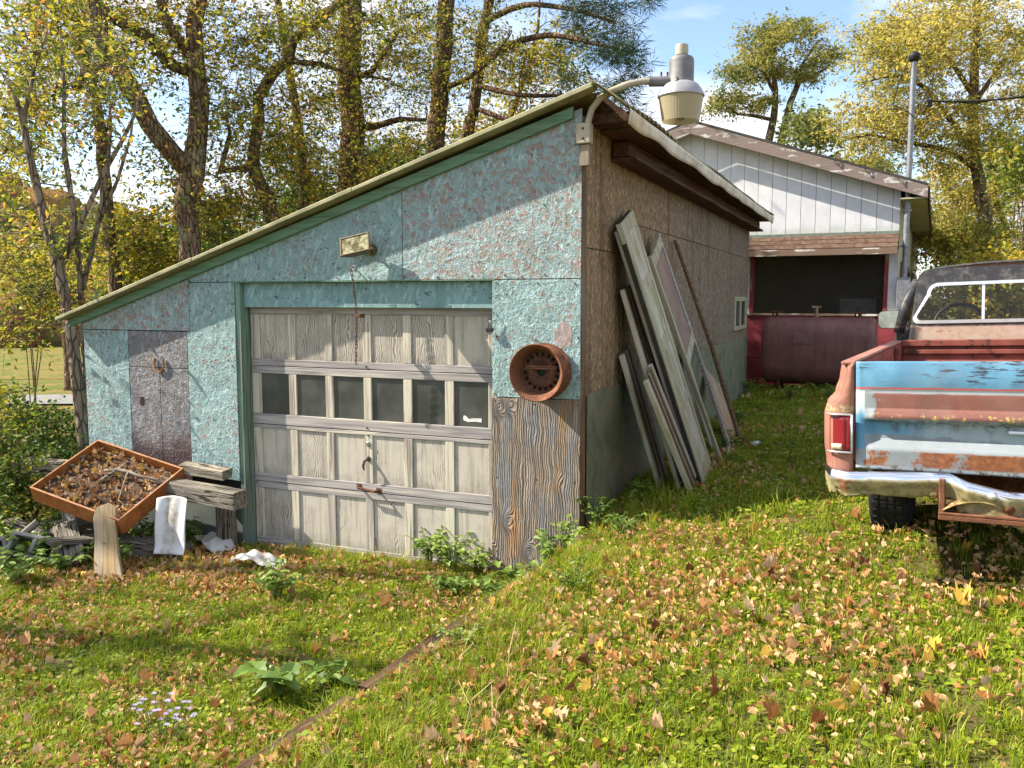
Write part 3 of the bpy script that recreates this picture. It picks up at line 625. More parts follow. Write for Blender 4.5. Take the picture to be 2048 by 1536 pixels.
b = NB('dark window screen'); v = b.coord(); SCREEN = b.done(b.mix(b.noise(v, 2.5, 6, .6), (.020, .018, .015), (.045, .040, .034)), .8, None, 0, .2, alpha=.42)
PEAKX, PEAKZ, SL = -3.46, bz(5.32), .345
def top(x): return PEAKZ - .10 - abs(x - PEAKX) * SL
zb = bz(3.32); x = -6.92; bw = .243
while x < -.01:
    x1 = min(x + bw, 0); a, c = x + .0035, x1 - .0035
    poly = [(a, zb), (c, zb), (c, top(c))] + ([(PEAKX, top(PEAKX))] if a < PEAKX < c else []) + [(a, top(a))]
    MB().prism(poly, -.016, .0, 'Y').build('siding_board', SIDING, wb); x = x1
MB().prism([(-6.9, zb), (-.02, zb), (-.02, top(-.02) - .01), (PEAKX, top(PEAKX) - .01), (-6.9, top(-6.9) - .01)], .001, .08, 'Y').build('gable_core', DARKIN, wb)
MB().box(-6.92, 0, -.06, -.018, bz(3.262), bz(3.322)).build('flashing', plain('green grey flashing', (.16, .19, .16), .8), wb, .004)
# pent roof of brown shingles
m = MB(); pr_ = MB().prism([(-.03, bz(3.26)), (-.34, bz(3.03)), (-.03, bz(3.02))], -6.92, 0, 'X').build('pent_roof', DARKWOOD, wb)
for row in range(3):
    t0, t1 = row / 3, (row + 1) / 3
    y0, z0_ = -.055 - .30 * t0, bz(3.27) - .235 * t0; y1, z1_ = -.055 - .30 * t1, bz(3.27) - .235 * t1
    x = -.0 - (row % 2) * .16
    if row % 2: x = 0
    w0 = .17 if row % 2 else .34
    while x > -3.2:
        x0 = x - w0; w0 = .34
        q = MB().add([(x0 + .0018, y0, z0_ + .006), (x - .0018, y0, z0_ + .006), (x - .0018, y1 - .006, z1_ + .012 + rnd.uniform(0, .004)), (x0 + .0018, y1 - .006, z1_ + .012 + rnd.uniform(0, .004)), (x0 + .0018, y0, z0_), (x - .0018, y0, z0_), (x - .0018, y1 - .006, z1_ + .003), (x0 + .0018, y1 - .006, z1_ + .003)], [(0, 3, 2, 1), (3, 7, 6, 2), (0, 4, 7, 3), (1, 2, 6, 5), (4, 5, 6, 7), (0, 1, 5, 4)])
        q.build('shingle', SHING, pr_); x = x0
MB().box(-6.92, .0, -.38, -.345, bz(2.925), bz(3.03)).build('fascia', FLAKE2, wb, .004)
# screened window wall
MB().box(-.14, .0, -.02, .10, bz(1.93), bz(3.02)).build('corner_board', plain('white corner board', (.66, .65, .62), .7, 0, .1), wb, .004)
MB().box(-2.47, -2.40, -.02, .10, bz(1.93), bz(3.02)).build('corner_board', plain('pale post', (.58, .56, .53), .7), wb, .004)
wn_ = MB().box(-2.40, -2.335, -.03, .06, bz(1.945), bz(3.02)).box(-.205, -.1405, -.03, .06, bz(1.945), bz(3.02)).box(-2.334, -.206, -.02, .06, bz(2.97), bz(3.02)).build('window', REDT, wb, .004)
MB().box(-2.334, -.206, .02, .03, bz(1.945), bz(2.969)).build('screen', SCREEN, wn_)
MB().box(-6.9, -2.471, -.01, .10, bz(1.93), bz(3.02)).build('wall', SIDING, wb)
MB().box(-2.47, -.0, -.05, .03, bz(1.905), bz(1.942)).build('sill', FLAKE2, wb, .004)
MB().box(-6.9, .0, -.012, .10, bz(.3), bz(1.904)).build('lower_wall', REDW, wb)
MB().box(-2.9, -1.7, -.018, -.0125, bz(1.16), bz(1.168)).build('seam_batten', REDW, wb)
cbx = MB().box(-.30, .30, -.25, .25, 0, 1.50).box(-.28, -.005, -.262, -.251, .04, 1.46).box(.005, .28, -.262, -.251, .04, 1.46).build('storage_cabinet', plain('pale cabinet paint', (.45, .43, .38), .7), None, .006); cbx.location = tuple(Matrix.Translation(WB) @ Matrix.Rotation(BROT, 4, 'Z') @ Vector((-.62, .55, -.02))); cbx.rotation_euler = (0, 0, BROT); tag(cbx, 'pale cabinet dimly seen through the dark window screen', 'cabinet')
MB().box(-6.8, -.101, 3.0, 3.05, bz(.3), bz(3.3)).build('inner_wall', CREAMW, wb)
MB().box(-6.8, -.101, .12, 3.0, bz(.66), bz(.70)).build('floor', POSTW, wb)
# right side wall, soffit, windows
MB().box(-.10, .0, .101, 14.5, bz(.3), top(0) + .08).build('side_wall', CREAMW, wb)
for k in range(4):
    y0 = 1.0 + k * 2.6
    f_ = MB().box(.001, .05, y0, y0 + 1.7, bz(2.75), bz(2.85)).box(.001, .05, y0, y0 + 1.7, bz(1.75), bz(1.85)).box(.001, .05, y0, y0 + .12, bz(1.85), bz(2.75)).box(.001, .05, y0 + 1.58, y0 + 1.7, bz(1.85), bz(2.75)).build('window', POSTW, wb)
    MB().box(.003, .012, y0 + .121, y0 + 1.579, bz(1.851), bz(2.749)).build('pane', PANE, f_)
# roof with rake boards
def rl(x, o): return PEAKZ - abs(x - PEAKX) * SL + o
ex = .40
rf = MB().prism([(PEAKX, rl(PEAKX, .0)), (ex, rl(ex, .0)), (ex, rl(ex, .05)), (PEAKX, rl(PEAKX, .055)), (-7.32, rl(-7.32, .05)), (-7.32, rl(-7.32, .0))], -.30, 14.8, 'Y').build('roof', ROOFD, wb)
MB().prism([(PEAKX, rl(PEAKX, -.20)), (ex, rl(ex, -.19)), (ex, rl(ex, -.002)), (PEAKX, rl(PEAKX, -.002))], -.34, -.305, 'Y').build('rake_board', FLAKE, rf, .004)
MB().prism([(-7.32, rl(-7.32, -.19)), (PEAKX - .001, rl(PEAKX, -.20)), (PEAKX - .001, rl(PEAKX, -.002)), (-7.32, rl(-7.32, -.002))], -.34, -.305, 'Y').build('rake_board', FLAKE, rf, .004)
MB().box(.003, ex - .005, -.30, 14.7, rl(ex, -.185), rl(ex, -.165)).build('soffit', CREAMW, rf)
MB().box(ex + .001, ex + .025, -.30, 14.75, rl(ex, -.19), rl(ex, .0)).build('eave_board', DARKWOOD, rf)
for k, (x_, l_) in enumerate(((-1.02, .10), (-.55, .06), (-.05, .12))):
    MB().tube([(x_, -.36, rl(x_, .0)), (x_ + .05, -.37, rl(x_, -.09)), (x_ + .11, -.35, rl(x_, -.03))], .008, 5).build('cable_clip', ROOFD, rf)
MB().box(-1.0, -.95, -.2, -.1, rl(-1, .05), rl(-1, .14)).build('vent_stub', FLAKE2, rf)

# service mast
ms = empty('service_mast', tuple(WB + Vector((.10, -.10, 0))), 'galvanised service mast with a black weatherhead rising past the eave', 'utility mast', rot=(0, 0, BROT))
GALV = plain('galvanised conduit', (.24, .25, .27), .5, .5, .2, 15, .1); BLK = plain('black rubber', (.02, .02, .02), .6, 0, .2, 20, .1)
mtop = dep(1809, 158, 14.9).z - WZ
MB().tube([(0, 0, bz(2.55)), (0, 0, mtop)], .044, 14).build('conduit', GALV, ms, smooth='auto')
MB().lathe([(.058, mtop - .04), (.075, mtop), (.09, mtop + .03), (.085, mtop + .08), (.045, mtop + .115), (.001, mtop + .12)], 18).build('weatherhead', BLK, ms, smooth=True)
MB().box(-.10, .10, -.12, .06, bz(1.95), bz(2.55)).build('meter_box', GALV, ms, .008)
MB().tube([(0, -.02, bz(1.96)), (.0, -.02, bz(.78))], .03, 8).build('conduit', GALV, ms, smooth='auto')
for z_ in (3.05, 3.62): MB().lathe([(.064, bz(z_)), (.064, bz(z_) + .03)], 12).box(-.09, .005, -.02, .14, bz(z_), bz(z_) + .025).build('clamp', GALV, ms)
za = bz(5.35)
MB().box(-.01, .28, -.02, .02, za, za + .03).build('insulator_arm', GALV, ms)
MB().tube([(.26, 0, za - .09), (.26, 0, za + .02)], [.035, .03], 8).build('insulator', BLK, ms)
for s_, h_ in ((-1, .55), (1, .35), (1, .65)):
    MB().tube([(s_ * .07, -.05, mtop + .02), (s_ * .20, -.06, mtop - .25), (s_ * .30, -.04, mtop - h_ * .8), (s_ * .12, -.05, za - .25 * h_), (.16, -.03, za - .2), (.26, 0, za - .02)] if s_ > 0 else [(-.07, -.05, mtop + .0), (-.2, -.05, mtop - .3), (-.28, -.04, mtop - .7), (-.1, -.05, za - .1), (.1, -.06, za - .3), (.26, 0, za - .02)], .009, 5).build('cable', BLK, ms, smooth=True)
w0 = WB + Vector((.36, -.12, za)); w1 = dep(2300, 120, 14.0)
pts = [w0.lerp(w1, t) - Vector((0, 0, .6 * 4 * t * (1 - t) * .35)) for t in [i / 24 for i in range(25)]]
sw_ = MB().tube(pts, .016, 5).tube([p + Vector((0, .04, .02 * math.sin(i))) for i, p in enumerate(pts)], .010, 5).build('service_wire', BLK, None, smooth=True); tag(sw_, 'black twisted service wire running from the mast', 'wire')
w2 = dep(2300, 330, 22); pts = [(WB + Vector((.2, -.1, mtop - .4))).lerp(dep(1500, 380, 16), t) for t in [0, 1]]

# oil tank
tk = empty('oil_tank', tuple(WB + Vector((-1.16, -.62, 0))), 'big dull red fuel oil tank lying against the red wall', 'fuel tank', rot=(0, 0, BROT))
b = NB('dull red brown tank paint'); v = b.coord(); n = b.noise(v, 3, 7, .6); tc_ = b.mix(b.step(n, .3, .7), (.14, .055, .05), (.20, .085, .075)); tc_ = b.mix(b.math('MULTIPLY', b.step(b.noise(b.map(v, (14, 14, 1.2)), 1, 5, .6), .5, .7), .6), tc_, (.07, .04, .03)); TANKM = b.done(tc_, .5, b.bump(b.noise(v, 40, 4), .1, .003), 0, .4)
m = MB()
def obr(a, s):
    hx, hz = .36, .56; x_ = math.cos(a); z__ = math.sin(a); r_ = .36
    return (math.copysign(abs(x_) ** .9, x_) * hx * s, (hz - r_) * (1 if z__ > .02 else -1 if z__ < -.02 else z__ / .02) * s + r_ * z__ * s)
secs = [(-.89, .55), (-.885, .80), (-.865, .93), (-.83, .985), (-.78, 1)] ; secs = secs + [(-t, s) for t, s in reversed(secs)]
K = 48
vs = [(t, obr(2 * math.pi * j / K, s)[0], .62 + obr(2 * math.pi * j / K, s)[1]) for t, s in secs for j in range(K)]
m.add(vs, [(i * K + j, i * K + (j + 1) % K, (i + 1) * K + (j + 1) % K, (i + 1) * K + j) for i in range(len(secs) - 1) for j in range(K)] + [tuple(range(K - 1, -1, -1)), tuple(range((len(secs) - 1) * K, len(secs) * K))])
m.build('shell', TANKM, tk, smooth='auto')
for t_ in (-.77, .77, 0.0): MB().tube([(t_, obr(2 * math.pi * j / K, 1.002)[0], .62 + obr(2 * math.pi * j / K, 1.002)[1]) for j in range(K + 1)], .006, 5, False).build('weld_seam', TANKM, tk, smooth=True)
MB().box(-.35, -.05, -.372, -.366, .75, .93).build('maker_plate', plain('worn plate', (.20, .10, .09), .6), tk)
for sx in (-.6, .6):
    for sy in (-.2, .2): MB().tube([(sx, sy, -.08), (sx, sy, .25)], .025, 8).build('leg', IRON, tk)
PIPE = plain('dirty brass fitting', (.28, .20, .11), .6, .4, .3, 20, .2)
for k, (x_, h_) in enumerate(((-.68, .09), (-.05, .16), (.62, .07))):
    q = MB().tube([(x_, 0, 1.14), (x_, 0, 1.18 + h_)], .028, 10).tube([(x_, 0, 1.18), (x_, 0, 1.2)], .045, 10)
    if k == 1: q.tube([(x_ - .075, 0, 1.18 + h_), (x_ + .075, 0, 1.18 + h_)], .022, 8)
    else: q.box(x_ - .09, x_ + .09, -.05, .05, 1.18 + h_ - .02, 1.18 + h_ + .01).tube([(x_ - .07, .02, 1.18), (x_ - .07, .02, 1.18 + h_)], .015, 6)
    q.build('filler_pipe', PIPE if k == 1 else IRON, tk, smooth='auto')

# ------------------------------------------------------------------ pickup truck
TP = dep(1713, 725, 4.45); HEAD = R(6.15); ROLL = R(2.0)
tF = Vector((math.sin(HEAD), math.cos(HEAD), 0)); tr0 = Vector((math.cos(HEAD), -math.sin(HEAD), 0))
tR = tr0 * math.cos(ROLL) + UP3 * math.sin(ROLL); tU = UP3 * math.cos(ROLL) - tr0 * math.sin(ROLL)
THW, THT = .745, 1.14
TORG = TP + tR * THW - tU * THT
truck = empty('pickup_truck', TORG, 'rusty old pickup truck with faded blue and primer brown tailgate and bent chrome bumper', 'pickup truck')
truck.rotation_euler = Matrix((tR, tF, tU)).transposed().to_euler()
def rustmix(b, v, col, thr=.62, sc=7, rust=(.16, .055, .025)):
    return b.mix(b.step(b.noise(v, sc, 8, .7), thr, thr + .04), col, rust)
b = NB('salmon primer bed side'); v = b.coord(); n = b.noise(v, 3, 6, .6)
c = b.mix(b.step(n, .3, .7), (.25, .11, .078), (.35, .165, .12)); c = b.mix(b.step(b.noise(v, 26, 7, .7), .66, .72), c, (.42, .33, .22)); c = rustmix(b, v, c, .64)
z = b.sep(v)[2]; c = b.mix(b.math('MULTIPLY', b.math('MULTIPLY', b.step(z, .87, .89), b.step(z, .925, .9)), b.step(b.noise(v, 60, 5, .7), .45, .55)), c, (.36, .32, .16))
PRIMER = b.done(c, .62, b.bump(b.noise(v, 60, 4), .15, .003), 0, .35)
b = NB('red brown bed paint'); v = b.coord(); c = b.mix(b.step(b.noise(v, 4, 6), .35, .65), (.17, .045, .033), (.26, .08, .055)); c = rustmix(b, v, c, .56, 9, (.07, .03, .02)); BEDRED = b.done(c, .65, b.bump(b.noise(v, 50, 4), .2, .003), 0, .3)
b = NB('weathered black cab paint'); v = b.coord(); n = b.noise(v, 18, 8, .7); z = b.sep(v)[2]
c = b.mix(b.step(n, .45, .70), (.028, .028, .032), (.11, .105, .10)); c = b.mix(b.step(b.noise(v, 14, 8, .72), .68, .72), c, (.11, .06, .045))
low = b.mix(b.step(n, .4, .6), (.40, .28, .21), (.46, .34, .27)); low = b.mix(b.step(b.noise(v, 8, 7, .7), .60, .66), low, (.33, .13, .05))
c = b.mix(b.step(b.math('ADD', z, b.math('MULTIPLY', b.math('SUBTRACT', b.noise(v, 20, 5), .5), .03)), 1.262, 1.25), c, low)
sx = b.sep(v)[0]; c = b.mix(b.math('MULTIPLY', b.step(sx, -.60, -.68), b.step(z, 1.27, 1.24)), c, (.03, .028, .03))
CABM = b.done(c, .5, b.bump(n, .12, .003), 0, .4)
# tailgate paint: bands of faded blue, stripe, brown primer, scraped white, rust
b = NB('tailgate paint layers'); v = b.coord(); x, y, z = b.sep(v); n = b.noise(v, 9, 8, .68); nh = b.noise(b.map(v, (9, 9, 55)), 1, 7, .7); fl = b.noise(v, 30, 8, .7)
zz_ = b.math('ADD', z, b.math('MULTIPLY', b.math('SUBTRACT', n, .5), .02)); zw = b.math('ADD', z, b.math('MULTIPLY', b.math('SUBTRACT', n, .5), .10))
blue = b.mix(b.step(b.noise(v, 5, 6), .35, .65), (.075, .22, .36), (.13, .31, .46)); white = b.mix(n, (.17, .205, .23), (.28, .31, .335)); brown = b.mix(b.step(b.noise(v, 6, 6), .3, .7), (.165, .06, .047), (.25, .10, .078)); rust = b.ramp(fl, [(.3, (.12, .04, .02)), (.55, (.27, .10, .04)), (.75, (.40, .20, .10))])
scr = b.math('MULTIPLY', b.step(b.math('ADD', nh, b.math('MULTIPLY', b.noise(b.map(v, (2.4, 1, .5), loc=(.35, 0, 0)), 1, 3), .85)), 0.95, 1.02), b.step(z, 1.02, 1.05))
top_ = b.mix(scr, blue, (.03, .04, .055)); c = b.mix(b.step(zz_, 1.010, 1.018), white, top_)
c = b.mix(b.math('MULTIPLY', b.step(zz_, 1.003, 1.006), b.step(zz_, 1.014, 1.011)), c, (.50, .07, .06))
edge_x = b.math('ADD', x, b.math('MULTIPLY', b.math('SUBTRACT', n, .5), .16))
bm_ = b.math('MULTIPLY', b.math('MULTIPLY', b.step(zz_, .985, .980), b.step(zz_, .852, .858)), b.step(edge_x, -.665, -.655))
bm_ = b.math('MULTIPLY', bm_, b.step(b.noise(v, 7, 5, .6), .30, .32))
c = b.mix(bm_, c, brown)
recb = b.mix(b.step(b.math('ADD', x, b.math('MULTIPLY', n, .5)), -.32, -.05), blue, (.30, .38, .42))
moss = b.math('MULTIPLY', b.step(b.math('ADD', z, b.math('MULTIPLY', b.math('SUBTRACT', b.noise(b.map(v, (22, 22, 5)), 1, 6, .7), .5), .22)), .775, .86), b.step(fl, .36, .56))
rec = b.mix(moss, recb, (.07, .075, .05))
rec = b.mix(b.step(b.math('ADD', zw, b.math('MULTIPLY', x, .04)), .745, .735), rec, white)
c = b.mix(b.step(zz_, .853, .849), c, rec)
c = b.mix(b.math('MULTIPLY', b.step(x, -.700, -.704), b.step(zz_, 1.0, .99)), c, b.mix(b.step(z, .93, .86), (.55, .58, .60), blue))
lowr = b.mix(b.step(b.math('ADD', n, b.math('MULTIPLY', b.step(x, -.7, .2), .14)), .47, .53), white, rust); lowr = b.mix(b.step(b.math('ADD', z, b.math('MULTIPLY', n, .03)), .628, .615), lowr, b.mix(b.step(fl, .5, .6), (.28, .33, .36), (.09, .05, .035)))
c = b.mix(b.step(zz_, .692, .684), c, lowr)
c = b.mix(b.step(fl, .66, .70), c, rust); c = b.mix(b.math('MULTIPLY', b.step(b.noise(v, 4, 7, .7), .45, .7), .35), c, (.16, .13, .10))
lich = b.math('MULTIPLY', b.math('MULTIPLY', b.step(z, .838, .850), b.step(z, .892, .872)), b.step(b.noise(v, 34, 6, .7), .56, .60)); c = b.mix(lich, c, (.40, .34, .10))
TAILM = b.done(c, b.math('ADD', .38, b.math('MULTIPLY', n, .35)), b.bump(fl, .12, .002), 0, .4)
b = NB('pitted chrome'); v = b.coord(); n = b.noise(v, 16, 8, .7); k_ = b.step(n, .56, .66); zc = b.sep(v)[2]
k_ = b.math('MAXIMUM', k_, b.step(b.math('ADD', zc, b.math('MULTIPLY', n, .05)), .585, .56))
CHROME = b.done(b.mix(k_, (.72, .72, .74), b.mix(b.step(b.noise(v, 30, 6), .45, .6), (.30, .25, .10), (.18, .08, .04))), b.math('ADD', .14, b.math('MULTIPLY', k_, .55)), b.bump(n, .25, .004), b.math('SUBTRACT', 1.0, b.math('MULTIPLY', k_, .8)), .5)
b = NB('chrome peeling below the crown'); v = b.coord(); n = b.noise(v, 10, 8, .68); w_ = b.attr('lc'); k_ = b.step(b.math('ADD', w_, b.math('MULTIPLY', b.math('SUBTRACT', n, .5), .35)), .40, .52)
tan_ = b.mix(b.step(b.noise(v, 22, 7, .7), .42, .62), (.34, .30, .15), (.20, .17, .09)); tan_ = b.mix(b.step(b.noise(v, 6, 6, .6), .58, .66), tan_, (.24, .10, .05))
CHROMEB = b.done(b.mix(k_, (.75, .75, .77), tan_), b.math('ADD', .10, b.math('MULTIPLY', k_, .5)), b.bump(n, .2, .004), b.math('SUBTRACT', 1.0, b.math('MULTIPLY', k_, .85)), .5)
BRIGHT = plain('bright trim', (.74, .74, .75), .28, .7, .08, 9, .05)
TYRE = plain('worn tyre rubber', (.016, .016, .017), .85, 0, .35, 22, .5)
b = NB('cracked red lens'); v = b.coord(); REDL = b.done(b.mix(b.noise(v, 9, 4), (.15, .006, .012), (.25, .02, .028)), .22, None, 0, .6)
b = NB('clear window glass'); tr_ = b.n('ShaderNodeBsdfTransparent'); tr_.inputs[0].default_value = (.94, .96, .95, 1); gl = b.n('ShaderNodeBsdfGlossy'); gl.inputs['Roughness'].default_value = .02; fs = b.n('ShaderNodeFresnel'); fs.inputs[0].default_value = 1.45; ms_ = b.n('ShaderNodeMixShader')
b.t.links.new(b.math('ADD', fs.outputs[0], .0), ms_.inputs[0]); b.t.links.new(tr_.outputs[0], ms_.inputs[1]); b.t.links.new(gl.outputs[0], ms_.inputs[2]); b.t.links.new(ms_.outputs[0], b.out.inputs[0]); CLEAR = b.m

BL = 2.55                                   # bed length
AX = 1.22                                   # rear axle
def side_x(z):                              # outer skin of a fleetside bed, half width at height z
    pts = [(.50, .895), (.60, .915), (.70, .925), (.86, .925), (.92, .91), (.98, .868), (1.06, .846), (1.12, .838), (1.14, .815)]
    for (a, xa), (c_, xc) in zip(pts, pts[1:]):
        if a <= z <= c_:
            t = (z - a) / (c_ - a); return xa + (xc - xa) * (t * t * (3 - 2 * t))
    return pts[0][1] if z < .5 else pts[-1][1]
for s_ in (-1, 1):
    m = MB()
    def skin(u, w):
        yy = .0 + (BL - .02) * u ** 1.15; d = abs(yy - AX); lo = .50
        if d < .47: lo = max(lo, .36 + math.sqrt(.47 ** 2 - d * d) * .98)
        zz = 1.14 + (lo - 1.14) * w; xx = side_x(zz)
        if yy < .16: xx -= .055 * (1 - yy / .16) ** 2
        return (s_ * xx, yy, zz)
    m.grid(60, 40, skin)
    m.build('bed_side', PRIMER, truck, smooth=True, solid=.006)
    # rear post between tailgate and skin
    m = MB()
    def post(u, w):
        zz = 1.14 - .60 * w; xo = side_x(zz) - .055; xi = THW + .007
        xx = xo + (xi - xo) * u; yy = -.012 * math.sin(u * math.pi) - .006 + (.0 if u < 1 else .03)
        return (s_ * xx, yy, zz)
    m.grid(9, 26, post); m.build('rear_post', PRIMER, truck, smooth=True, solid=.004)
    MB().box(*sorted((s_ * .75, s_ * .822)), .0, BL, 1.128, 1.147).build('bed_rail', PRIMER, truck, .006)
    MB().box(*sorted((s_ * .748, s_ * .765)), .01, BL, .62, 1.127).build('bed_inner_side', BEDRED, truck)
    for yy in (.25, 1.95): MB().box(*sorted((s_ * .715, s_ * .747)), yy, yy + .07, .70, 1.125).build('stake_pocket', BEDRED, truck, .006)
    MB().box(*sorted((s_ * .56, s_ * .747)), .82, 1.62, .62, .84).build('wheel_house', BEDRED, truck, .03, seg=2)
    # tail light
    xo, xi = .872, THW + .012
    tl = MB()
    def lens(u, w):
        zz = .862 - .19 * w; x0 = side_x(zz) - .048; xx = x0 + (xi + .012 - x0) * u
        return (s_ * xx, -.022 - .014 * math.sin(u * math.pi * .5) + (.03 * (1 - u) ** 3), zz)
    tl.grid(10, 8, lens); tl = tl.build('taillight', REDL, truck, smooth=True, solid=.006)
    def lens2(u, w):
        zz = .712 - .030 * w; x0 = side_x(zz) - .062; xx = x0 - .052 * u
        return (s_ * xx, -.030 - .008 * u, zz)
    MB().grid(6, 3, lens2).build('reverse_lens', plain('yellowed clear lens', (.55, .48, .32), .3), tl, smooth=True, solid=.006)
    bz_ = MB()
    for zq in (.868, .668):
        bz_.tube([(s_ * (side_x(zq) - .035), -.012, zq), (s_ * (side_x(zq) - .07), -.034, zq), (s_ * (xi + .004), -.042, zq)], .006, 6)
    bz_.tube([(s_ * (xi + .004), -.042, .868), (s_ * (xi + .004), -.042, .668)], .006, 6); bz_.build('bezel', BRIGHT, tl, smooth=True)
    MB().box(*sorted((s_ * (xi + .045), s_ * (xi + .0475))), -.0445, -.040, .675, .862).build('lens_rib', REDL, tl)
# tailgate
m = MB()
def tg(u, w):
    x_ = -THW + 2 * THW * u; z__ = 1.145 - .56 * w; ins = min((THW - abs(x_)) / .05, 1) if True else 1
    y_ = 0.0
    if z__ > .985: y_ = -.012 * math.sin((1.145 - z__) / .16 * math.pi * .9)
    elif z__ > .90: y_ = -.010
    elif z__ > .855: y_ = -.014 - .018 * (.90 - z__) / .045
    elif z__ > .83: y_ = -.032 + .062 * (.855 - z__) / .025
    elif z__ > .74: y_ = .030
    elif z__ > .69: y_ = .030 - .052 * (.74 - z__) / .05
    else: y_ = -.022 + .012 * (.69 - z__) / .1
    k = max(0, min(1, (THW - abs(x_) - .045) / .03)); y_ = y_ * k + (-.006) * (1 - k)
    return (x_, y_, z__)
m.grid(61, 70, tg); m.build('tailgate', TAILM, truck, smooth=True, solid=.02)
MB().box(-THW + .01, THW - .01, .046, .060, .60, 1.135).build('tailgate_inner', BEDRED, truck)
hdl = MB().box(-.07, .07, .026, .034, .765, .83).build('tailgate_latch', plain('black latch cup', (.012, .012, .012), .5), truck, .004)
MB().tube([(-.055, .012, .80), (-.05, -.004, .80), (.05, -.004, .80), (.055, .012, .80)], .008, 6).build('latch_pull', BRIGHT, hdl)
# bed floor, ribbed front wall
MB().box(-.747, .747, .03, BL, .605, .62).build('bed_floor', BEDRED, truck)
m = MB(); m.box(-.747, .747, BL, BL + .03, .62, 1.10); 
for k, zq in enumerate((.72, .80, .88, .96, 1.04)): m.box(-.74, .74, BL - .022, BL + .001, zq, zq + .035)
m.box(-.747, .747, BL - .03, BL + .03, 1.10, 1.15); m.build('bed_front_wall', BEDRED, truck, .006, seg=2)
# cab
CY0, CY1 = BL + .10, BL + 1.30
cab = MB(); ZB, ZR = 1.225, 1.70
def cabx(z):                                 # half width of the cab
    if z < ZB: return .80 - .02 * max(0, (.9 - z))
    t = (z - ZB) / (ZR - ZB); return .775 - .125 * t
# rear panel with an opening
wl, wr, w0_, w1_ = -.60, .60, 1.285, 1.575
ring_o = []; ring_i = []
def rr(hw0, hw1, z0, z1, rad, n=6):
    pts = []
    for (cx, cz, a0) in ((hw1 - rad, z1 - rad, 0), (-hw1 + rad, z1 - rad, 90), (-hw0 + rad * .5, z0 + rad * .5, 180), (hw0 - rad * .5, z0 + rad * .5, 270)):
        r_ = rad if a0 < 180 else rad * .5
        for i in range(n + 1): a = R(a0 + 90 * i / n); pts.append((cx + r_ * math.cos(a), cz + r_ * math.sin(a)))
    return pts
outer = rr(.80, .655, .58, ZR, .10); inner = rr(.672, .575, w0_, w1_, .075)
ymap = lambda z: CY0 + max(0, z - ZB) * .13
N_ = len(outer)
cab.add([(x_, ymap(z_), z_) for x_, z_ in outer] + [(x_, ymap(z_), z_) for x_, z_ in inner], [(i, (i + 1) % N_, N_ + (i + 1) % N_, N_ + i) for i in range(N_)])
cab.build('cab_rear_panel', CABM, truck, solid=.012)
fr_o = rr(.682, .585, w0_ - .012, w1_ + .012, .085); fr_i = rr(.655, .56, w0_ + .014, w1_ - .012, .065)
MB().add([(x_, ymap(z_) - .012, z_) for x_, z_ in fr_o] + [(x_, ymap(z_) - .016, z_) for x_, z_ in fr_i], [(i, (i + 1) % N_, N_ + (i + 1) % N_, N_ + i) for i in range(N_)]).build('rear_window_frame', BRIGHT, truck, solid=.008)
MB().box(-.208, -.188, ymap(w0_) - .012, ymap(w0_) + .002, w0_ + .014, w1_ - .012, Matrix.Translation((0, ymap(w0_), w0_)) @ Matrix.Rotation(R(-7.4), 4, 'X') @ Matrix.Translation((0, -ymap(w0_), -w0_))).box(.188, .208, ymap(w0_) - .012, ymap(w0_) + .002, w0_ + .014, w1_ - .012, Matrix.Translation((0, ymap(w0_), w0_)) @ Matrix.Rotation(R(-7.4), 4, 'X') @ Matrix.Translation((0, -ymap(w0_), -w0_))).build('window_divider', BRIGHT, truck)
MB().add([(x_, ymap(z_) - .004, z_) for x_, z_ in fr_i], [tuple(range(N_))]).build('rear_glass', CLEAR, truck)
# roof and pillars, doors, hood
m = MB()
def roofn(u, w):
    y_ = ymap(ZR) + (CY1 - .10 - ymap(ZR)) * u; a = -1 + 2 * w
    x_ = .655 * math.copysign(min(1, abs(a) * 1.0), a); e = max(0, abs(a) - .80) / .2
    z_ = ZR + .045 * (1 - a * a) - .10 * e ** 2.2 - .02 * (abs(u - .5) * 2) ** 3
    return (x_, y_, z_)
m.grid(14, 33, roofn); m.build('cab_roof', CABM, truck, smooth=True, solid=.01)
for s_ in (-1, 1):
    MB().prism([(CY0, .45), (CY1 + .12, .45), (CY1 + .12, ZB), (CY0, ZB)], s_ * .765, s_ * .80, 'X').build('door', CABM, truck, .012)
    MB().tube([(s_ * .785, CY1 + .02, ZB), (s_ * .655, CY1 - .30, ZR - .04)], .028, 6).tube([(s_ * .783, CY0 + .02, ZB - .02), (s_ * .735, CY0 + .05, 1.44), (s_ * .655, ymap(ZR) + .04, ZR - .09)], .04, 8).build('pillar', CABM, truck, smooth=True)
    MB().add([(s_ * .772, CY0 + .08, ZB), (s_ * .772, CY1 - .02, ZB), (s_ * .655, CY1 - .30, ZR - .06), (s_ * .655, CY0 + .14, ZR - .06)], [(0, 1, 2, 3)]).build('side_glass', CLEAR, truck)
    # front fender
    MB().prism([(CY1 + .121, .45), (CY1 + .35, .45), (CY1 + .45, .82), (CY1 + .85, .85), (CY1 + 1.15, .80), (CY1 + 1.25, .45), (CY1 + 1.5, .45), (CY1 + 1.55, 1.12), (CY1 + .121, 1.19)], s_ * .62, s_ * .88, 'X').build('front_fender', PRIMER, truck, .03, seg=2)
MB().prism([(CY1 + .13, 1.19), (CY1 + 1.5, 1.13), (CY1 + 1.55, .75), (CY1 + .13, .75)], -.618, .618, 'X').build('hood', PRIMER, truck, .03, seg=2)
MB().box(-.84, .84, CY1 + 1.52, CY1 + 1.62, .55, .78).build('front_bumper', CHROME, truck, .03, seg=2)
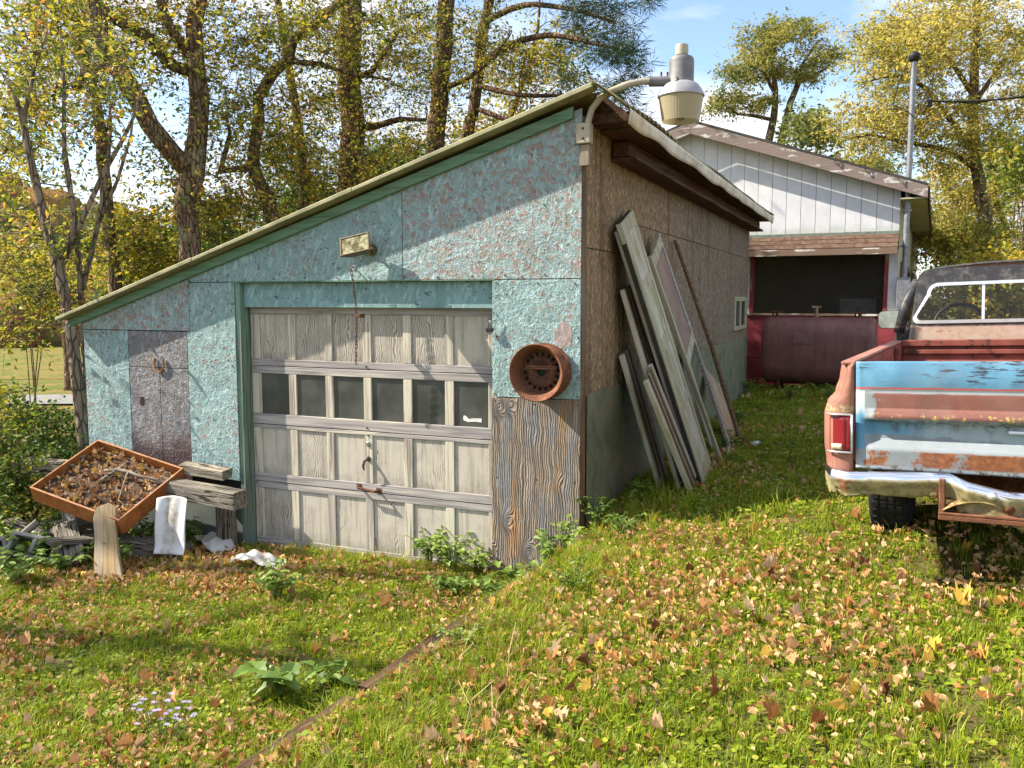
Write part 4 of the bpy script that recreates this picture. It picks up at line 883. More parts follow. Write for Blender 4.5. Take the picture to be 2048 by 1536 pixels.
MB().add([(-.77, CY1 + .04, ZB - .01), (.77, CY1 + .04, ZB - .01), (.64, CY1 - .30, ZR - .03), (-.64, CY1 - .30, ZR - .03)], [(0, 1, 2, 3)]).build('windscreen', CLEAR, truck)
MB().box(-.76, .76, CY1 - .28, CY1 + .11, .95, 1.22).build('dashboard', plain('dark dash', (.03, .03, .028), .7), truck, .04, seg=2)
MB().box(-.70, .70, CY0 + .10, CY0 + .26, .55, 1.20).box(-.70, .70, CY0 + .26, CY0 + .72, .55, .78).build('bench_seat', plain('dark vinyl seat', (.045, .035, .03), .7), truck, .04, seg=2)
swm = Matrix.Translation((-.38, CY1 - .42, 1.24)) @ Matrix.Rotation(R(62), 4, 'X')
MB().tube([swm @ Vector((.195 * math.cos(a), .195 * math.sin(a), 0)) for a in [2 * math.pi * i / 28 for i in range(29)]], .014, 8, False).tube([swm @ Vector((-.19, 0, 0)), swm @ Vector((0, 0, -.03)), swm @ Vector((.19, 0, 0))], .012, 6).build('steering_wheel', plain('black steering wheel', (.015, .015, .016), .45), truck, smooth=True)
# mirror on the driver's side
mr = MB()
def mir(u, w):
    a = 2 * math.pi * u; ex_ = lambda t: math.copysign(abs(t) ** .45, t); s = [1, 1, .93, .78, .4, .0][min(5, int(round(w * 5)))]; yy = [-.0, .03, .06, .085, .10, .105][min(5, int(round(w * 5)))]
    return (-.93 + .118 * ex_(math.cos(a)) * s, CY1 - .20 + yy, 1.292 + .082 * ex_(math.sin(a)) * s)
mr.grid(33, 6, mir); mro = mr.build('mirror', BRIGHT, truck, smooth=True)
MB().add([(-.93 + .112 * math.copysign(abs(math.cos(a)) ** .45, math.cos(a)), CY1 - .203, 1.292 + .077 * math.copysign(abs(math.sin(a)) ** .45, math.sin(a))) for a in [2 * math.pi * i / 32 for i in range(32)]], [tuple(range(32))]).build('mirror_face', plain('clouded mirror glass', (.48, .52, .55), .18, .85, .25, 10, .05), mro)
MB().tube([(-.87, CY1 - .14, 1.215), (-.865, CY1 - .12, 1.09), (-.79, CY1 - .10, 1.03)], .012, 6).tube([(-.90, CY1 - .14, 1.215), (-.885, CY1 - .12, 1.12), (-.80, CY1 - .10, 1.12)], .010, 6).build('mirror_arm', BRIGHT, mro, smooth=True)
# wheels
WZc = .315
def wheel(x_, y_):
    Mw = Matrix.Translation((x_, y_, WZc)) @ Matrix.Rotation(R(90), 4, 'Y'); w_ = .115
    t_ = MB().lathe([(.21, -w_ * .8), (.25, -w_), (.31, -w_ * 1.02), (.345, -w_ * .9), (.36, -w_ * .62), (.362, 0), (.36, w_ * .62), (.345, w_ * .9), (.31, w_ * 1.02), (.25, w_), (.21, w_ * .8)], 40, Mw, cap=False).build('tyre', TYRE, truck, smooth='auto')
    tb = MB()
    for j in range(40):
        for q in (-.07, -.025, .02, .065):
            a = 2 * math.pi * (j + (.5 if q > 0 else 0)) / 40; Mt = Mw @ Matrix.Rotation(a, 4, 'Z'); tb.box(.357, .3665, -.018, .018, q - .016, q + .016, Mt)
    tb.build('tread', TYRE, t_)
    MB().lathe([(.001, .02), (.06, .02), (.09, -.02), (.15, -.01), (.19, .03), (.212, .08), (.212, -.08), (.001, -.08)], 28, Mw).build('rim', STEEL, t_, smooth='auto')
for x_ in (-.68, .68):
    wheel(x_, AX); wheel(x_, CY1 + .80)
MB().tube([(-.62, AX, WZc), (.62, AX, WZc)], .05, 10).lathe([(.05, -.14), (.14, -.06), (.14, .06), (.05, .14)], 14, Matrix.Translation((0, AX, WZc)) @ Matrix.Rotation(R(90), 4, 'Y')).build('rear_axle', IRON, truck, smooth='auto')
for s_ in (-1, 1): MB().box(s_ * .42 - .03, s_ * .42 + .03, -.02, CY1 + 1.5, .46, .58).build('chassis_rail', IRON, truck)
MB().tube([(-.30, .25, .50), (-.28, .02, .47), (-.22, -.10, .455), (-.12, -.13, .47)], .028, 8).build('tailpipe', RUST, truck, smooth=True)
# bent bumper
m = MB()
def bpath(t):                               # centre line: straight left arm, then a kink down
    pts = [(-.905, .06, .572), (-.86, -.06, .570), (-.78, -.10, .566), (-.40, -.115, .590), (-.30, -.12, .592), (-.22, -.155, .560), (-.05, -.16, .525), (.05, -.13, .520), (.4, -.12, .50), (.78, -.10, .50), (.86, -.06, .5), (.905, .06, .505)]
    f_ = t * (len(pts) - 1); i = min(int(f_), len(pts) - 2); return Vector(pts[i]).lerp(Vector(pts[i + 1]), f_ - i)
def bump_(u, w):
    p = bpath(u); h = .115 if u < .40 else .16
    rag = .035 * (mnoise.noise(Vector((u * 26, 0, 0))) + .6 * mnoise.noise(Vector((u * 75, 3, 0)))) if w > .8 else 0
    prof = [(.045, .0), (.0, .012), (-.018, -.005), (-.022, -.03), (-.012, -.06), (.004, -.09), (.012, -h)]
    f_ = w * (len(prof) - 1); i = min(int(f_), len(prof) - 2); a, c_ = prof[i], prof[i + 1]; q = f_ - i
    yy = a[0] + (c_[0] - a[0]) * q; zz = a[1] + (c_[1] - a[1]) * q
    return (p.x, p.y + yy + .006 * mnoise.noise(Vector((u * 18, w * 5, 1))), p.z + zz + rag)
m.grid(150, 19, bump_); bo_ = m.build('rear_bumper', CHROMEB, truck, smooth=True, solid=.004)
at_ = bo_.data.attributes.new('lc', 'FLOAT', 'POINT'); at_.data.foreach_set('value', [j / 18 for i in range(150) for j in range(19)])
MB().lathe([(.001, .014), (.014, .012), (.022, .0)], 14, Matrix.Translation((-.115, -.182, .515)) @ Matrix.Rotation(R(90), 4, 'X')).build('bumper_bolt', BRIGHT, truck, smooth=True)
MB().box(-.345, .46, -.20, -.05, .385, .410).box(-.345, .46, -.20, -.19, .410, .425).build('step_plate', RUST, truck, .004)
for x_ in (-.345, .43): MB().box(x_, x_ + .028, -.16, -.08, .4105, .58).build('step_bracket', RUST, truck, .004)
m = MB(); 
def peel(u, w): return (-.33 + .26 * u, -.175 + .04 * w, .427 + .055 * math.sin(u * 2.6) + .02 * w * math.sin(u * 9))
m.grid(20, 4, peel); m.build('torn_chrome', CHROME, truck, smooth=True, solid=.003)
MB().lathe([(.045, .4105), (.045, .42), (.02, .425), (.018, .432), (.028, .438), (.036, .452), (.038, .465), (.034, .482), (.02, .494), (.001, .496)], 20, Matrix.Translation((-.05, -.14, 0))).build('hitch_ball', RUST, truck, smooth='auto')


# ------------------------------------------------------------------ doors, shutters and boards leaning on the side wall
def lean(name, label, cat, Bn, Tn, group=None):
    Bn, Tn = Vector(Bn), Vector(Tn); a = (Tn - Bn); ln = a.length; a.normalize()
    w = Vector((0, 1, 0)); w = (w - a * w.dot(a)).normalized(); n = w.cross(a)
    e = empty(name, Bn, label, cat, group); e.rotation_euler = Matrix((w, a, n)).transposed().to_euler(); return e, ln
def gp(u, v, z=.55):
    for _ in range(6):
        p = onZ(u, v, z); z = gz(p.x, p.y)
    return p
DOORP = wood('cream door with green algae', (.36, .34, .24), (.20, .19, .12), (.46, .43, .32), 1, 1, ((.46, .44, .33), .45), .2)
DOORG0 = wood('mossy cream board', (.30, .29, .17), (.16, .16, .08), (.40, .38, .26), 1, 1, ((.36, .36, .22), .4), .25)
b = NB('cream panel with algae runs'); v = b.coord(True); n = b.noise(b.map(v, (9, 1.3, 9)), 1, 6, .65, .5); gr = b.noise(b.map(v, (80, 3, 80)), 1, 4); n2_ = b.noise(v, 3, 5)
c = b.mix(b.step(n2_, .35, .65), (.42, .40, .31), (.50, .48, .39)); c = b.mix(b.math('MULTIPLY', b.step(n, .48, .62), .8), c, (.24, .25, .07)); c = b.mix(b.math('MULTIPLY', b.step(gr, .55, .75), .4), c, (.17, .15, .10)); DOORG = b.done(c, .75, b.bump(gr, .2, .004), 0, .25)
PALE = wood('pale grey board', (.36, .33, .30), (.2, .18, .16), (.46, .43, .39), 1, 1, None, .3)
DKEDGE = plain('dark edge', (.035, .036, .035), .8)
BR2 = wood('brown pole', (.16, .115, .075), (.07, .05, .03), (.25, .19, .13), 1, 1, None, .4)
Bn = gp(1408, 972); Tn = onX(1240, 447, .11)
e, ln = lean('panel_door', 'tall narrow cream panel door streaked green leaning on the brown wall', 'door', Bn + Vector((0, 0, -.03)), Tn)
W_ = .50
MB().box(0, W_, 0, ln, -.035, -.004).build('core', DKEDGE, e)
st = .07
pz = [0, .16, .9, 1.02, ln * .57, ln * .62, ln * .86 - .3, ln - .62, ln - .53, ln - .13, ln]
MB().box(0, st, 0, ln, -.003, .012).build('stile', DOORP, e, .003); MB().box(W_ - st, W_, 0, ln, -.003, .012).build('stile', DOORP, e, .003)
for y0, y1 in ((0, .16), (.72, .80), (1.30, 1.40), (ln - .62, ln - .54), (ln - .12, ln)): MB().box(st + .001, W_ - st - .001, y0, y1, -.003, .0115).build('rail', DOORP, e, .003)
for y0, y1 in ((.16, .72), (.80, 1.30), (1.40, ln - .62), (ln - .54, ln - .12)): MB().box(st + .001, W_ - st - .001, y0 + .001, y1 - .001, -.003, .004).build('panel', DOORG, e)
MB().box(-.004, -.0005, ln - .17, ln, -.035, .012).build('edge_strip', DOORG, e)
MB().box(0.02, W_ + .02, .02, ln - .06, -.075, -.045).build('second_leaf', PALE, e, .003)
def ribbed(Bn, Tn, W_, label, back):
    e, ln = lean('ribbed_shutter', label, 'shutter', Bn + Vector((0, 0, -.03)), Tn, 'ribbed cream shutters leaning on the brown wall')
    MB().box(0.002, W_, 0.002, ln - .002, -.02, -.004).build('backing', wood('dark ribbed backing' + back, (.16, .14, .105), (.07, .06, .045), (.26, .23, .18), 1), e)
    MB().box(0, .055, 0, ln, -.022, .018).build('edge_stile', DOORG, e, .004); MB().box(W_ - .05, W_, 0, ln, -.022, .014).build('edge_stile', DOORG, e, .004)
    k = 0; x = .07
    while x < W_ - .075:
        MB().box(x, x + .018, .01, ln - .012, -.005, .010).build('rib', PALE if k % 3 == 0 else BR2, e); x += .034; k += 1
ribbed(gp(1362, 985), onX(1244, 580, .07), .42, 'longest ribbed shutter, dark slats behind cream edges', 'a')
ribbed(gp(1322, 985), onX(1242, 712, .06), .36, 'shortest ribbed shutter, next to the garage corner', 'b')
ribbed(gp(1384, 988), onX(1291, 765, .34), .34, 'ribbed shutter propped in front of the longer one', 'c')
# open framed screen door
Bf = gp(1466, 903); Tf = onX(1316, 466, .08)
e, ln = lean('screen_door', 'old wooden screen door frame with a pinkish upper panel leaning on the wall', 'door', Bf + Vector((0, -.02, -.02)), Tf)
W_ = .62
for x0 in (-W_, -.055): MB().box(x0, x0 + .055, 0, ln, -.02, .015).build('stile', DOORP if x0 < -.1 else RAILM, e, .003)
for y0, h_ in ((0, .14), (ln * .55, .09), (ln - .12, .10)): MB().box(-W_ + .056, -.056, y0, y0 + h_, -.018, .012).build('rail', DOORP, e, .003)
MB().box(-W_ + .056, -.056, ln * .55 + .091, ln - .121, -.008, .002).build('panel', plain('faded pinkish board', (.27, .19, .15), .9, 0, .2, 5, .2), e)
# pole and pale boards
a_ = gp(1487, 892); t_ = onX(1350, 480, .03)
o = MB().tube([a_ + Vector((0, 0, -.05)), a_.lerp(t_, .5) + Vector((.01, .02, 0)), t_], [.028, .025, .02], 7).build('pole', BR2, None, smooth='auto', off=a_); o.location = a_; tag(o, 'slender weathered brown pole leaning on the wall past the screen door', 'pole')
def board(pb, pt, W_, th, mat, label, cat='board'):
    e, ln = lean('board', label, cat, pb, pt); 
    bo = MB().box(0, W_, 0, ln, -th, 0).build('board_face', mat, e, .003); return e
board(gp(1447, 905) + Vector((-.1, 0, -.03)), onX(1362, 702, .04), .26, .018, PALE, 'pale wide board leaning behind the panel door')
board(gp(1470, 888) + Vector((-.05, .1, -.03)), onX(1412, 738, .04), .30, .018, wood('tan board', (.33, .26, .19), (.2, .15, .1), (.42, .35, .27), 1), 'tan broken board leaning behind the brown pole')
# dry leaf heaps caught on the boards, scrap of paper
def crumple(name, c, r, mat, label, cat, seed=0, sq=.5):
    m = MB()
    def fn(u, w):
        a = 2 * math.pi * u; t = math.pi * w; d = Vector((math.sin(t) * math.cos(a), math.sin(t) * math.sin(a), math.cos(t) * sq)); q = 1 + .45 * mnoise.noise(d * 2.3 + Vector((seed, 0, 0))) + .2 * mnoise.noise(d * 6 + Vector((0, seed, 0)))
        return d * r * q
    m.grid(22, 12, fn); o = m.build(name, mat, None); o.location = c; return tag(o, label, cat)
p = gp(1514, 893); crumple('paper_scrap', p + Vector((0, 0, .03)), .055, plain('crumpled white paper', (.72, .74, .78), .6, 0, .08, 20, .3), 'crumpled white scrap of paper on the shaded grass', 'paper', 3)

# ------------------------------------------------------------------ scrap heap at the left end of the garage
GREYT = wood('grey squared timber', (.23, .205, .165), (.05, .042, .036), (.36, .32, .25), 0, 1, None, 1.0)
GREYT2 = wood('pale split timber', (.27, .235, .185), (.07, .058, .05), (.40, .35, .27), 0, 1, None, 1.0)
def cracked(name, base, dark, light):
    b = NB(name); v = b.coord(True); g = b.noise(b.map(v, (2, 45, 45)), 1, 6, .65, .4); big = b.noise(v, 5, 6, .65); cr = b.noise(b.map(v, (1.1, 22, 22)), 1, 3, .5, .5)
    c = b.ramp(g, [(.3, dark), (.5, base), (.7, light)]); c = b.mix(b.math('MULTIPLY', b.step(big, .42, .66), .6), c, tuple(x * .45 for x in base))
    k = b.step(b.math('ABSOLUTE', b.math('SUBTRACT', cr, .5)), .022, .006); c = b.mix(b.math('MULTIPLY', k, .9), c, (.018, .014, .011))
    return b.done(c, .95, b.bump(b.math('SUBTRACT', b.math('ADD', g, big), b.math('MULTIPLY', k, 1.5)), 1, .012), 0, .12)
GREYT = cracked('checked grey timber', (.24, .215, .175), (.07, .06, .05), (.37, .33, .27)); GREYT2 = cracked('checked pale timber', (.28, .245, .195), (.09, .075, .06), (.41, .365, .29))
def obox(name, c, size, rot, mat, label, cat, bevel=.012, group=None, rough=.006, seed=0):
    """timber: a long subdivided box with slightly uneven faces"""
    m = MB(); L_, W_, H_ = size; n = max(4, int(L_ / .12))
    ring = [(-1, -1), (-.8, -1), (.8, -1), (1, -.8), (1, .8), (.8, 1), (-.8, 1), (-1, .8)]; vs = []
    for i in range(n + 1):
        for j, (a, c_) in enumerate(ring):
            q = mnoise.noise(Vector((i * .6, j * 1.3, seed))) * rough
            vs.append(((i / n - .5) * L_ + (mnoise.noise(Vector((j * 2.1, seed, i))) * .02 if i in (0, n) else 0), a * (W_ / 2 + q), c_ * (H_ / 2 + q)))
    m.add(vs, [(i * 8 + j, i * 8 + (j + 1) % 8, (i + 1) * 8 + (j + 1) % 8, (i + 1) * 8 + j) for i in range(n) for j in range(8)] + [tuple(range(7, -1, -1)), tuple(range(n * 8, n * 8 + 8))])
    o = m.build(name, mat); o.location = c; o.rotation_euler = rot; return tag(o, label, cat, group)
d0 = gz(-4, -.4)
obox('timber', (-4.05, -.30, .515), (2.16, .17, .15), (0, R(2.4), R(-1.5)), GREYT, 'long grey squared timber running below the teal wall behind the tray', 'timber', seed=1)
obox('timber', (-5.05, -.42, .60), (.85, .15, .14), (0, R(1), R(3)), GREYT2, 'short pale timber end poking out left of the rusty tray', 'timber', seed=2)
obox('timber', (-3.55, -.12, .64), (.50, .13, .09), (R(4), R(3), R(2)), GREYT2, 'short split timber lying on the long grey one against the wall', 'timber', seed=3)
# supports below
BLOCK = plain('rough grey concrete block', (.24, .23, .21), .95, 0, .25, 12, .8, dirt=(.5, (.12, .12, .08)))
def cinder(c, rot, label, k):
    e = empty('concrete_block', c, label, 'concrete block', 'concrete blocks under the scrap', rot)
    m = MB(); 
    m.box(-.2, .2, -.1, -.068, -.1, .1); m.box(-.2, .2, .068, .1, -.1, .1)
    for x0, x1 in ((-.2, -.165), (-.018, .018), (.165, .2)): m.box(x0, x1, -.067, .067, -.1, .1)
    m.build('shell', BLOCK, e, .006)
def gzz(x, y, h): return (x, y, gz(x, y) + h)
obox('timber', gzz(-3.34, -.10, .21), (.44, .14, .13), (0, R(90), 0), GREYT, 'dark upright timber stub under the right end of the long timber', 'timber', seed=8)
cinder(gzz(-4.8, -.36, .10), (0, 0, R(88)), 'concrete block under the left end of the long timber', 0)
cinder(gzz(-4.8, -.35, .305), (0, 0, R(84)), 'upper concrete block under the left end of the long timber', 0)
cinder(gzz(-4.65, -1.02, .13), (R(58), R(14), R(28)), 'tilted concrete block in the weeds beside the grey planks', 1)
cinder(gzz(-4.98, -1.28, .12), (R(70), R(-10), R(60)), 'tilted concrete block at the far left of the heap', 1)
obox('plank', gzz(-4.36, -.92, .20), (.62, .20, .05), (R(20), R(18), R(-34)), GREYT, 'grey plank sloping out of the weeds beneath the tray', 'plank', seed=5)
obox('plank', gzz(-4.88, -1.08, .17), (.55, .16, .06), (R(-12), R(-38), R(60)), GREYT, 'grey plank tilted over the concrete blocks', 'plank', seed=6)
obox('timber', gzz(-4.1, -.62, .12), (1.3, .17, .17), (R(5), R(4), R(14)), GREYT, 'dark weathered timber lying on the ground under the tray', 'timber', seed=7)
for k_, (u_, v_, L_, rt_, lab_) in enumerate(((20, 1085, .75, (8, 28, 50), 'grey plank end sticking up at the far left of the heap'), (85, 1062, .8, (-6, 16, 5), 'flat grey plank lying over the blocks'), (120, 1040, .7, (12, -10, -20), 'dark grey plank wedged behind the tilted block'), (170, 1085, .6, (0, 8, 70), 'short grey offcut under the front of the tray'))):
    q_ = onZ(u_, v_, 0.08); obox('plank', (q_.x, q_.y, gz(q_.x, q_.y) + .13 + .03 * k_), (L_, .15, .045), tuple(R(a_) for a_ in rt_), GREYT if k_ % 2 else GREYT2, lab_, 'plank', seed=30 + k_)
# flat board leaning on the tray corner
pb = Vector((-3.66, -1.14, gz(-3.66, -1.14))); pt = Vector((-3.97, -.86, .45))
a = (pt - pb); ln = a.length; a.normalize(); w = Vector((.93, .3, 0)); w = (w - a * w.dot(a)).normalized(); n = w.cross(a)
m = MB(); out = [(-.115, -.02), (.02, -.03), (.13, .0), (.10, .22), (.085, .45), (.10, ln - .06), (.04, ln), (-.07, ln - .01), (-.10, ln - .1), (-.09, .4)]
m.prism(out, -.02, .02, 'Z'); o = m.build('short_plank', wood('pale sawn slab', (.34, .285, .205), (.15, .12, .085), (.46, .39, .29), 1), None, .005); o.location = pb; o.rotation_euler = Matrix((w, a, n)).transposed().to_euler(); tag(o, 'pale sawn slab propped upright against the corner of the rusty tray', 'plank')
# rusty tray
tray = empty('metal_tray', (0, 0, 0), 'orange rusty metal tray full of dead leaves tilted on the timbers', 'tray')
cB = Vector((-4.74, -.245, .865)); cR = Vector((-3.73, -.20, .66)); cL = Vector((-4.78, -.86, .59)); cF = cR + (cL - cB)
ux = (cR - cB); lx_ = ux.length; ux.normalize(); uy = (cL - cB); uy = (uy - ux * uy.dot(ux)); ly_ = .78; uy.normalize(); un = ux.cross(uy)
if un.z < 0: un = -un
tray.location = cB; tray.rotation_euler = Matrix((ux, -uy, un)).transposed().to_euler() if ux.cross(-uy).dot(un) > 0 else Matrix((ux, uy, un)).transposed().to_euler()
sg = -1 if ux.cross(-uy).dot(un) > 0 else 1
Y0, Y1 = (-ly_, 0) if sg < 0 else (0, ly_)
TR1 = rustmat('tray orange rust', (.20, .065, .02), (.36, .13, .035), (.46, .21, .07), 9); TR2 = rustmat('tray pale rust lip', (.24, .10, .05), (.40, .20, .10), (.47, .29, .17), 9)
H_ = .15
MB().box(0, lx_, Y0, Y1, -H_, -H_ + .006).build('bottom', TR1, tray)
for nm, bx_ in (('long_side', (0, lx_, Y0, Y0 + .012)), ('long_side', (0, lx_, Y1 - .012, Y1)), ('short_side', (0, .012, Y0 + .013, Y1 - .013)), ('short_side', (lx_ - .012, lx_, Y0 + .013, Y1 - .013))):
    sd = MB().box(*bx_, -H_ + .0065, 0).build(nm, TR1, tray, .003)
for bx_ in ((0, lx_, Y0, Y0 + .018), (0, lx_, Y1 - .018, Y1), (0, .018, Y0 + .019, Y1 - .019), (lx_ - .018, lx_, Y0 + .019, Y1 - .019)): MB().box(*bx_, .0005, .007).build('rim', TR2, tray, .002)
for k in range(2): MB().lathe([(.001, .03), (.012, .03), (.014, 0), (.022, 0), (.022, -.004)], 10, Matrix.Translation((.013, Y1 - .22 - k * .14, -.045)) @ Matrix.Rotation(R(90), 4, 'Y')).build('bolt', STEEL, tray)
bm_in = plain('dark leaf mould', (.07, .045, .03), .95, 0, .5, 25, 1.0, dirt=(.6, (.18, .11, .055)))
m = MB(); m.grid(34, 26, lambda u, w_: (.014 + (lx_ - .028) * u, Y0 + .014 + (ly_ - .028) * w_, -.075 + .02 * mnoise.noise(Vector((u * 7, w_ * 6, 0))) + .012 * mnoise.noise(Vector((u * 20, w_ * 18, 3))) + (.02 * (w_ - .5) * sg)))
lm = m.build('leaf_mould', bm_in, None, smooth=True); lm.location = tray.location; lm.rotation_euler = tray.rotation_euler; tag(lm, 'dark leaf mould filling the rusty tray', 'leaf mould', kind='stuff')
TM = Matrix.Translation(cB) @ tray.rotation_euler.to_matrix().to_4x4()
BARK = wood('grey brown bark', (.16, .125, .095), (.06, .045, .035), (.26, .21, .16), 2, .6, None, .9)
STK = plain('grey stick bark', (.22, .18, .14), .9, 0, .3, 30, .5)
yq = lambda t: Y0 + (Y1 - Y0) * t
pts = [TM @ Vector((lx_ * a_, yq(t), z_)) for a_, t, z_ in ((.36, .62, -.03), (.48, .66, .0), (.6, .68, .005), (.72, .66, .012), (.82, .70, .0), (.97, .72, -.02))]
o = MB().tube(pts, [.010, .016, .017, .016, .013, .008], 7).tube([pts[2], pts[2] + (pts[1] - pts[0]) * .2 + TM.to_3x3() @ Vector((.05, -.10, .03)), TM @ Vector((lx_ * .78, yq(.28), -.02)), TM @ Vector((lx_ * .98, yq(.22), -.03))], [.008, .007, .006, .004], 6).build('stick', STK, None, smooth=True, off=pts[0]); o.location = pts[0]; tag(o, 'grey forked stick lying across the leaves in the tray', 'stick')
pts = [TM @ Vector((lx_ * a_, yq(t), z_)) for a_, t, z_ in ((.42, .45, -.05), (.46, .6, -.02), (.5, .78, .01))]
o = MB().tube(pts, [.02, .017, .01], 5).build('wood_chip', GREYT2, None, off=pts[0]); o.location = pts[0]; tag(o, 'pale splinter of wood standing in the tray of leaves', 'wood splinter')
# curled white sheet metal
b = NB('dirty white sheet metal'); v = b.coord(); n = b.noise(v, 6, 6, .65); band = b.step(b.math('ABSOLUTE', b.math('ADD', b.sep(v)[0], b.math('MULTIPLY', b.math('SUBTRACT', n, .5), .12))), .085, .03); WHT = b.done(b.mix(b.math('MULTIPLY', band, b.step(b.noise(v, 16, 6, .7), .25, .75)), b.mix(n, (.55, .55, .55), (.66, .66, .66)), (.26, .21, .14)), .5, None, .1, .3)
m = MB(); base = gzz(-3.52, -.60, .06)
def sheet(u, w):
    a = -1 + 2 * u; z = .50 * (1 - w) + .02
    x = a * .145 * (1 - .05 * w) ; y = .03 * a * a + .02 * math.sin(w * 2.8) + (.16 * max(0, w - .75) / .25 * max(0, w - .75)) + .006 * math.sin(a * 7 + w * 4)
    return (x + .03 * w, -y * 1.0 - .02, z - .03 * a * a * (1 - w))
m.grid(18, 26, sheet); o = m.build('sheet_metal', WHT, None, smooth=True, solid=.002); o.location = base; o.rotation_euler = (R(-12), 0, R(14)); tag(o, 'stained white metal sheet standing upright beside the rusty tray', 'sheet metal', 'scraps of white sheet metal')
def flat(c, sx, sy, rot, label, seed):
    m = MB(); 
    def fn(u, w):
        a, c_ = -1 + 2 * u, -1 + 2 * w; k = 1 - .25 * abs(a) ** 3
        return (a * sx, c_ * sy * k, .03 + .035 * math.sin(a * 2.4 + seed) + .04 * c_ * c_ * math.sin(seed * 3 + a) + .012 * math.sin(a * 9 + c_ * 5))
    m.grid(24, 12, fn); o = m.build('sheet_metal', WHT, None, smooth=True, solid=.002); o.location = (c[0], c[1], gz(c[0], c[1]) + .055); o.rotation_euler = (R(8), R(3), R(rot)); tag(o, label, 'sheet metal', 'scraps of white sheet metal')
q = gp(430, 1098, 0); flat(q, .30, .12, -28, 'crumpled white metal strip among leaves below the standing sheet', 1.1)
q = gp(515, 1142, 0); flat(q, .23, .085, 4, 'curved white metal scrap lying alone on the grass', 2.3)
q = gp(395, 1075, 0); flat((q.x, q.y), .13, .07, -45, 'small bent white metal offcut under the dead leaves', .4)
# rotting landscape timbers along the bank
ROT = wood('rotting brown landscape timber', (.075, .05, .034), (.025, .018, .013), (.14, .10, .065), 0, .7, None, 1.0)
for k, (ya, yb, sh) in enumerate(((-.42, -1.35, 'upper'), (-1.45, -2.55, 'middle'), (-2.65, -4.3, 'lower'))):
    xa, xb = float(ridge_x(ya)) - .07, float(ridge_x(yb)) - .07; za, zb_ = gz(xa, ya), gz(xb, yb)
    c = ((xa + xb) / 2, (ya + yb) / 2, (za + zb_) / 2 + .012 - .006 * k); ln = math.dist((xa, ya), (xb, yb))
    obox('landscape_timber', c, (ln, .15, .13), (0, -math.asin((za - zb_) / ln) * -1 if False else math.asin((zb_ - za) / ln) * -1 * -1, math.atan2(yb - ya, xb - xa)) if False else (0, math.asin((za - zb_) / ln), math.atan2(yb - ya, xb - xa)), ROT, {'upper': 'rotting brown timber edging the bank next to the garage corner', 'middle': 'half buried rotting timber in the middle of the bank', 'lower': 'long half buried timber at the grassy end of the bank'}[sh], 'timber', rough=.018, seed=20 + k)

# ------------------------------------------------------------------ foliage toolkit
def unit(a): return a / np.maximum(np.linalg.norm(a, axis=-1, keepdims=True), 1e-9)
def leaf_mesh(name, c, size, aspect, lc, mat, parent, droop=.3, axis=None, spread=1.0, origin=None):
    """one folded four-cornered leaf per centre"""
    n = len(c); a = rng.normal(size=(n, 3)); a[:, 2] = a[:, 2] * .6 - droop
    if axis is not None: a = axis + a * spread
    a = unit(a); s = unit(np.cross(a, unit(rng.normal(size=(n, 3)) * np.array([.7, .7, .7]) + np.array([0, 0, 1.0])))); nn = np.cross(s, a)
    l = (size * rng.uniform(.65, 1.3, n))[:, None]; w = l * aspect
    v = np.empty((n, 4, 3)); v[:, 0] = c; v[:, 1] = c + a * l * .48 + s * w * .5 + nn * w * .18; v[:, 2] = c + a * l - nn * l * .10; v[:, 3] = c + a * l * .48 - s * w * .5 + nn * w * .18
    v = v.reshape(-1, 3)
    if origin is not None: v = v - np.array(origin)
    i = np.arange(n)[:, None] * 4; f = np.concatenate([i + np.array([[0, 1, 2]]), i + np.array([[0, 2, 3]])], 1).reshape(-1, 3)
    me = np_mesh(name, v, f); at = me.attributes.new('lc', 'FLOAT', 'FACE'); at.data.foreach_set('value', np.repeat(np.clip(lc, 0, 1), 2).astype(np.float32))
    me.materials.append(mat); o = bpy.data.objects.new(name, me); COL.objects.link(o); o.parent = parent; return o
def resample(pts, rad, step):
    P = [Vector(p) for p in pts]; out = []; rr_ = []
    for i in range(len(P) - 1):
        p0 = P[max(i - 1, 0)]; p1 = P[i]; p2 = P[i + 1]; p3 = P[min(i + 2, len(P) - 1)]; n = max(1, int((p2 - p1).length / step))
        for k in range(n):
            t = k / n; out.append(.5 * ((2 * p1) + (p2 - p0) * t + (2 * p0 - 5 * p1 + 4 * p2 - p3) * t * t + (3 * p1 - p0 - 3 * p2 + p3) * t ** 3)); rr_.append(rad[i] + (rad[i + 1] - rad[i]) * t)
    out.append(P[-1]); rr_.append(rad[-1]); return out, rr_
BARKM = {}
def barkmat(name, a, b_, c_, lichen=.3):
    b = NB(name); v = b.coord(); n = b.noise(b.map(v, (14, 14, 3.2)), 1, 6, .65, .5); vr = b.voro(b.map(v, (16, 16, 4)), 1, 'Distance', 'DISTANCE_TO_EDGE'); l = b.noise(v, 4.5, 6, .7)
    col = b.ramp(n, [(.3, a), (.5, b_), (.7, c_)]); col = b.mix(b.step(vr, .09, .0), col, tuple(x * .4 for x in a))
    col = b.mix(b.math('MULTIPLY', b.step(l, .56, .62), lichen), col, (.30, .32, .20))
    return b.done(col, .95, b.bump(b.math('ADD', n, b.step(vr, 0, .15)), .9, .02), 0, .1)
BARK_A = barkmat('furrowed brown bark', (.085, .055, .033), (.19, .13, .08), (.31, .22, .14), .5)
BARK_B = barkmat('dark pine bark', (.06, .038, .025), (.15, .09, .055), (.26, .165, .105), .12)
BARK_C = barkmat('pale smooth bark', (.13, .10, .075), (.22, .17, .125), (.31, .25, .19), .25)
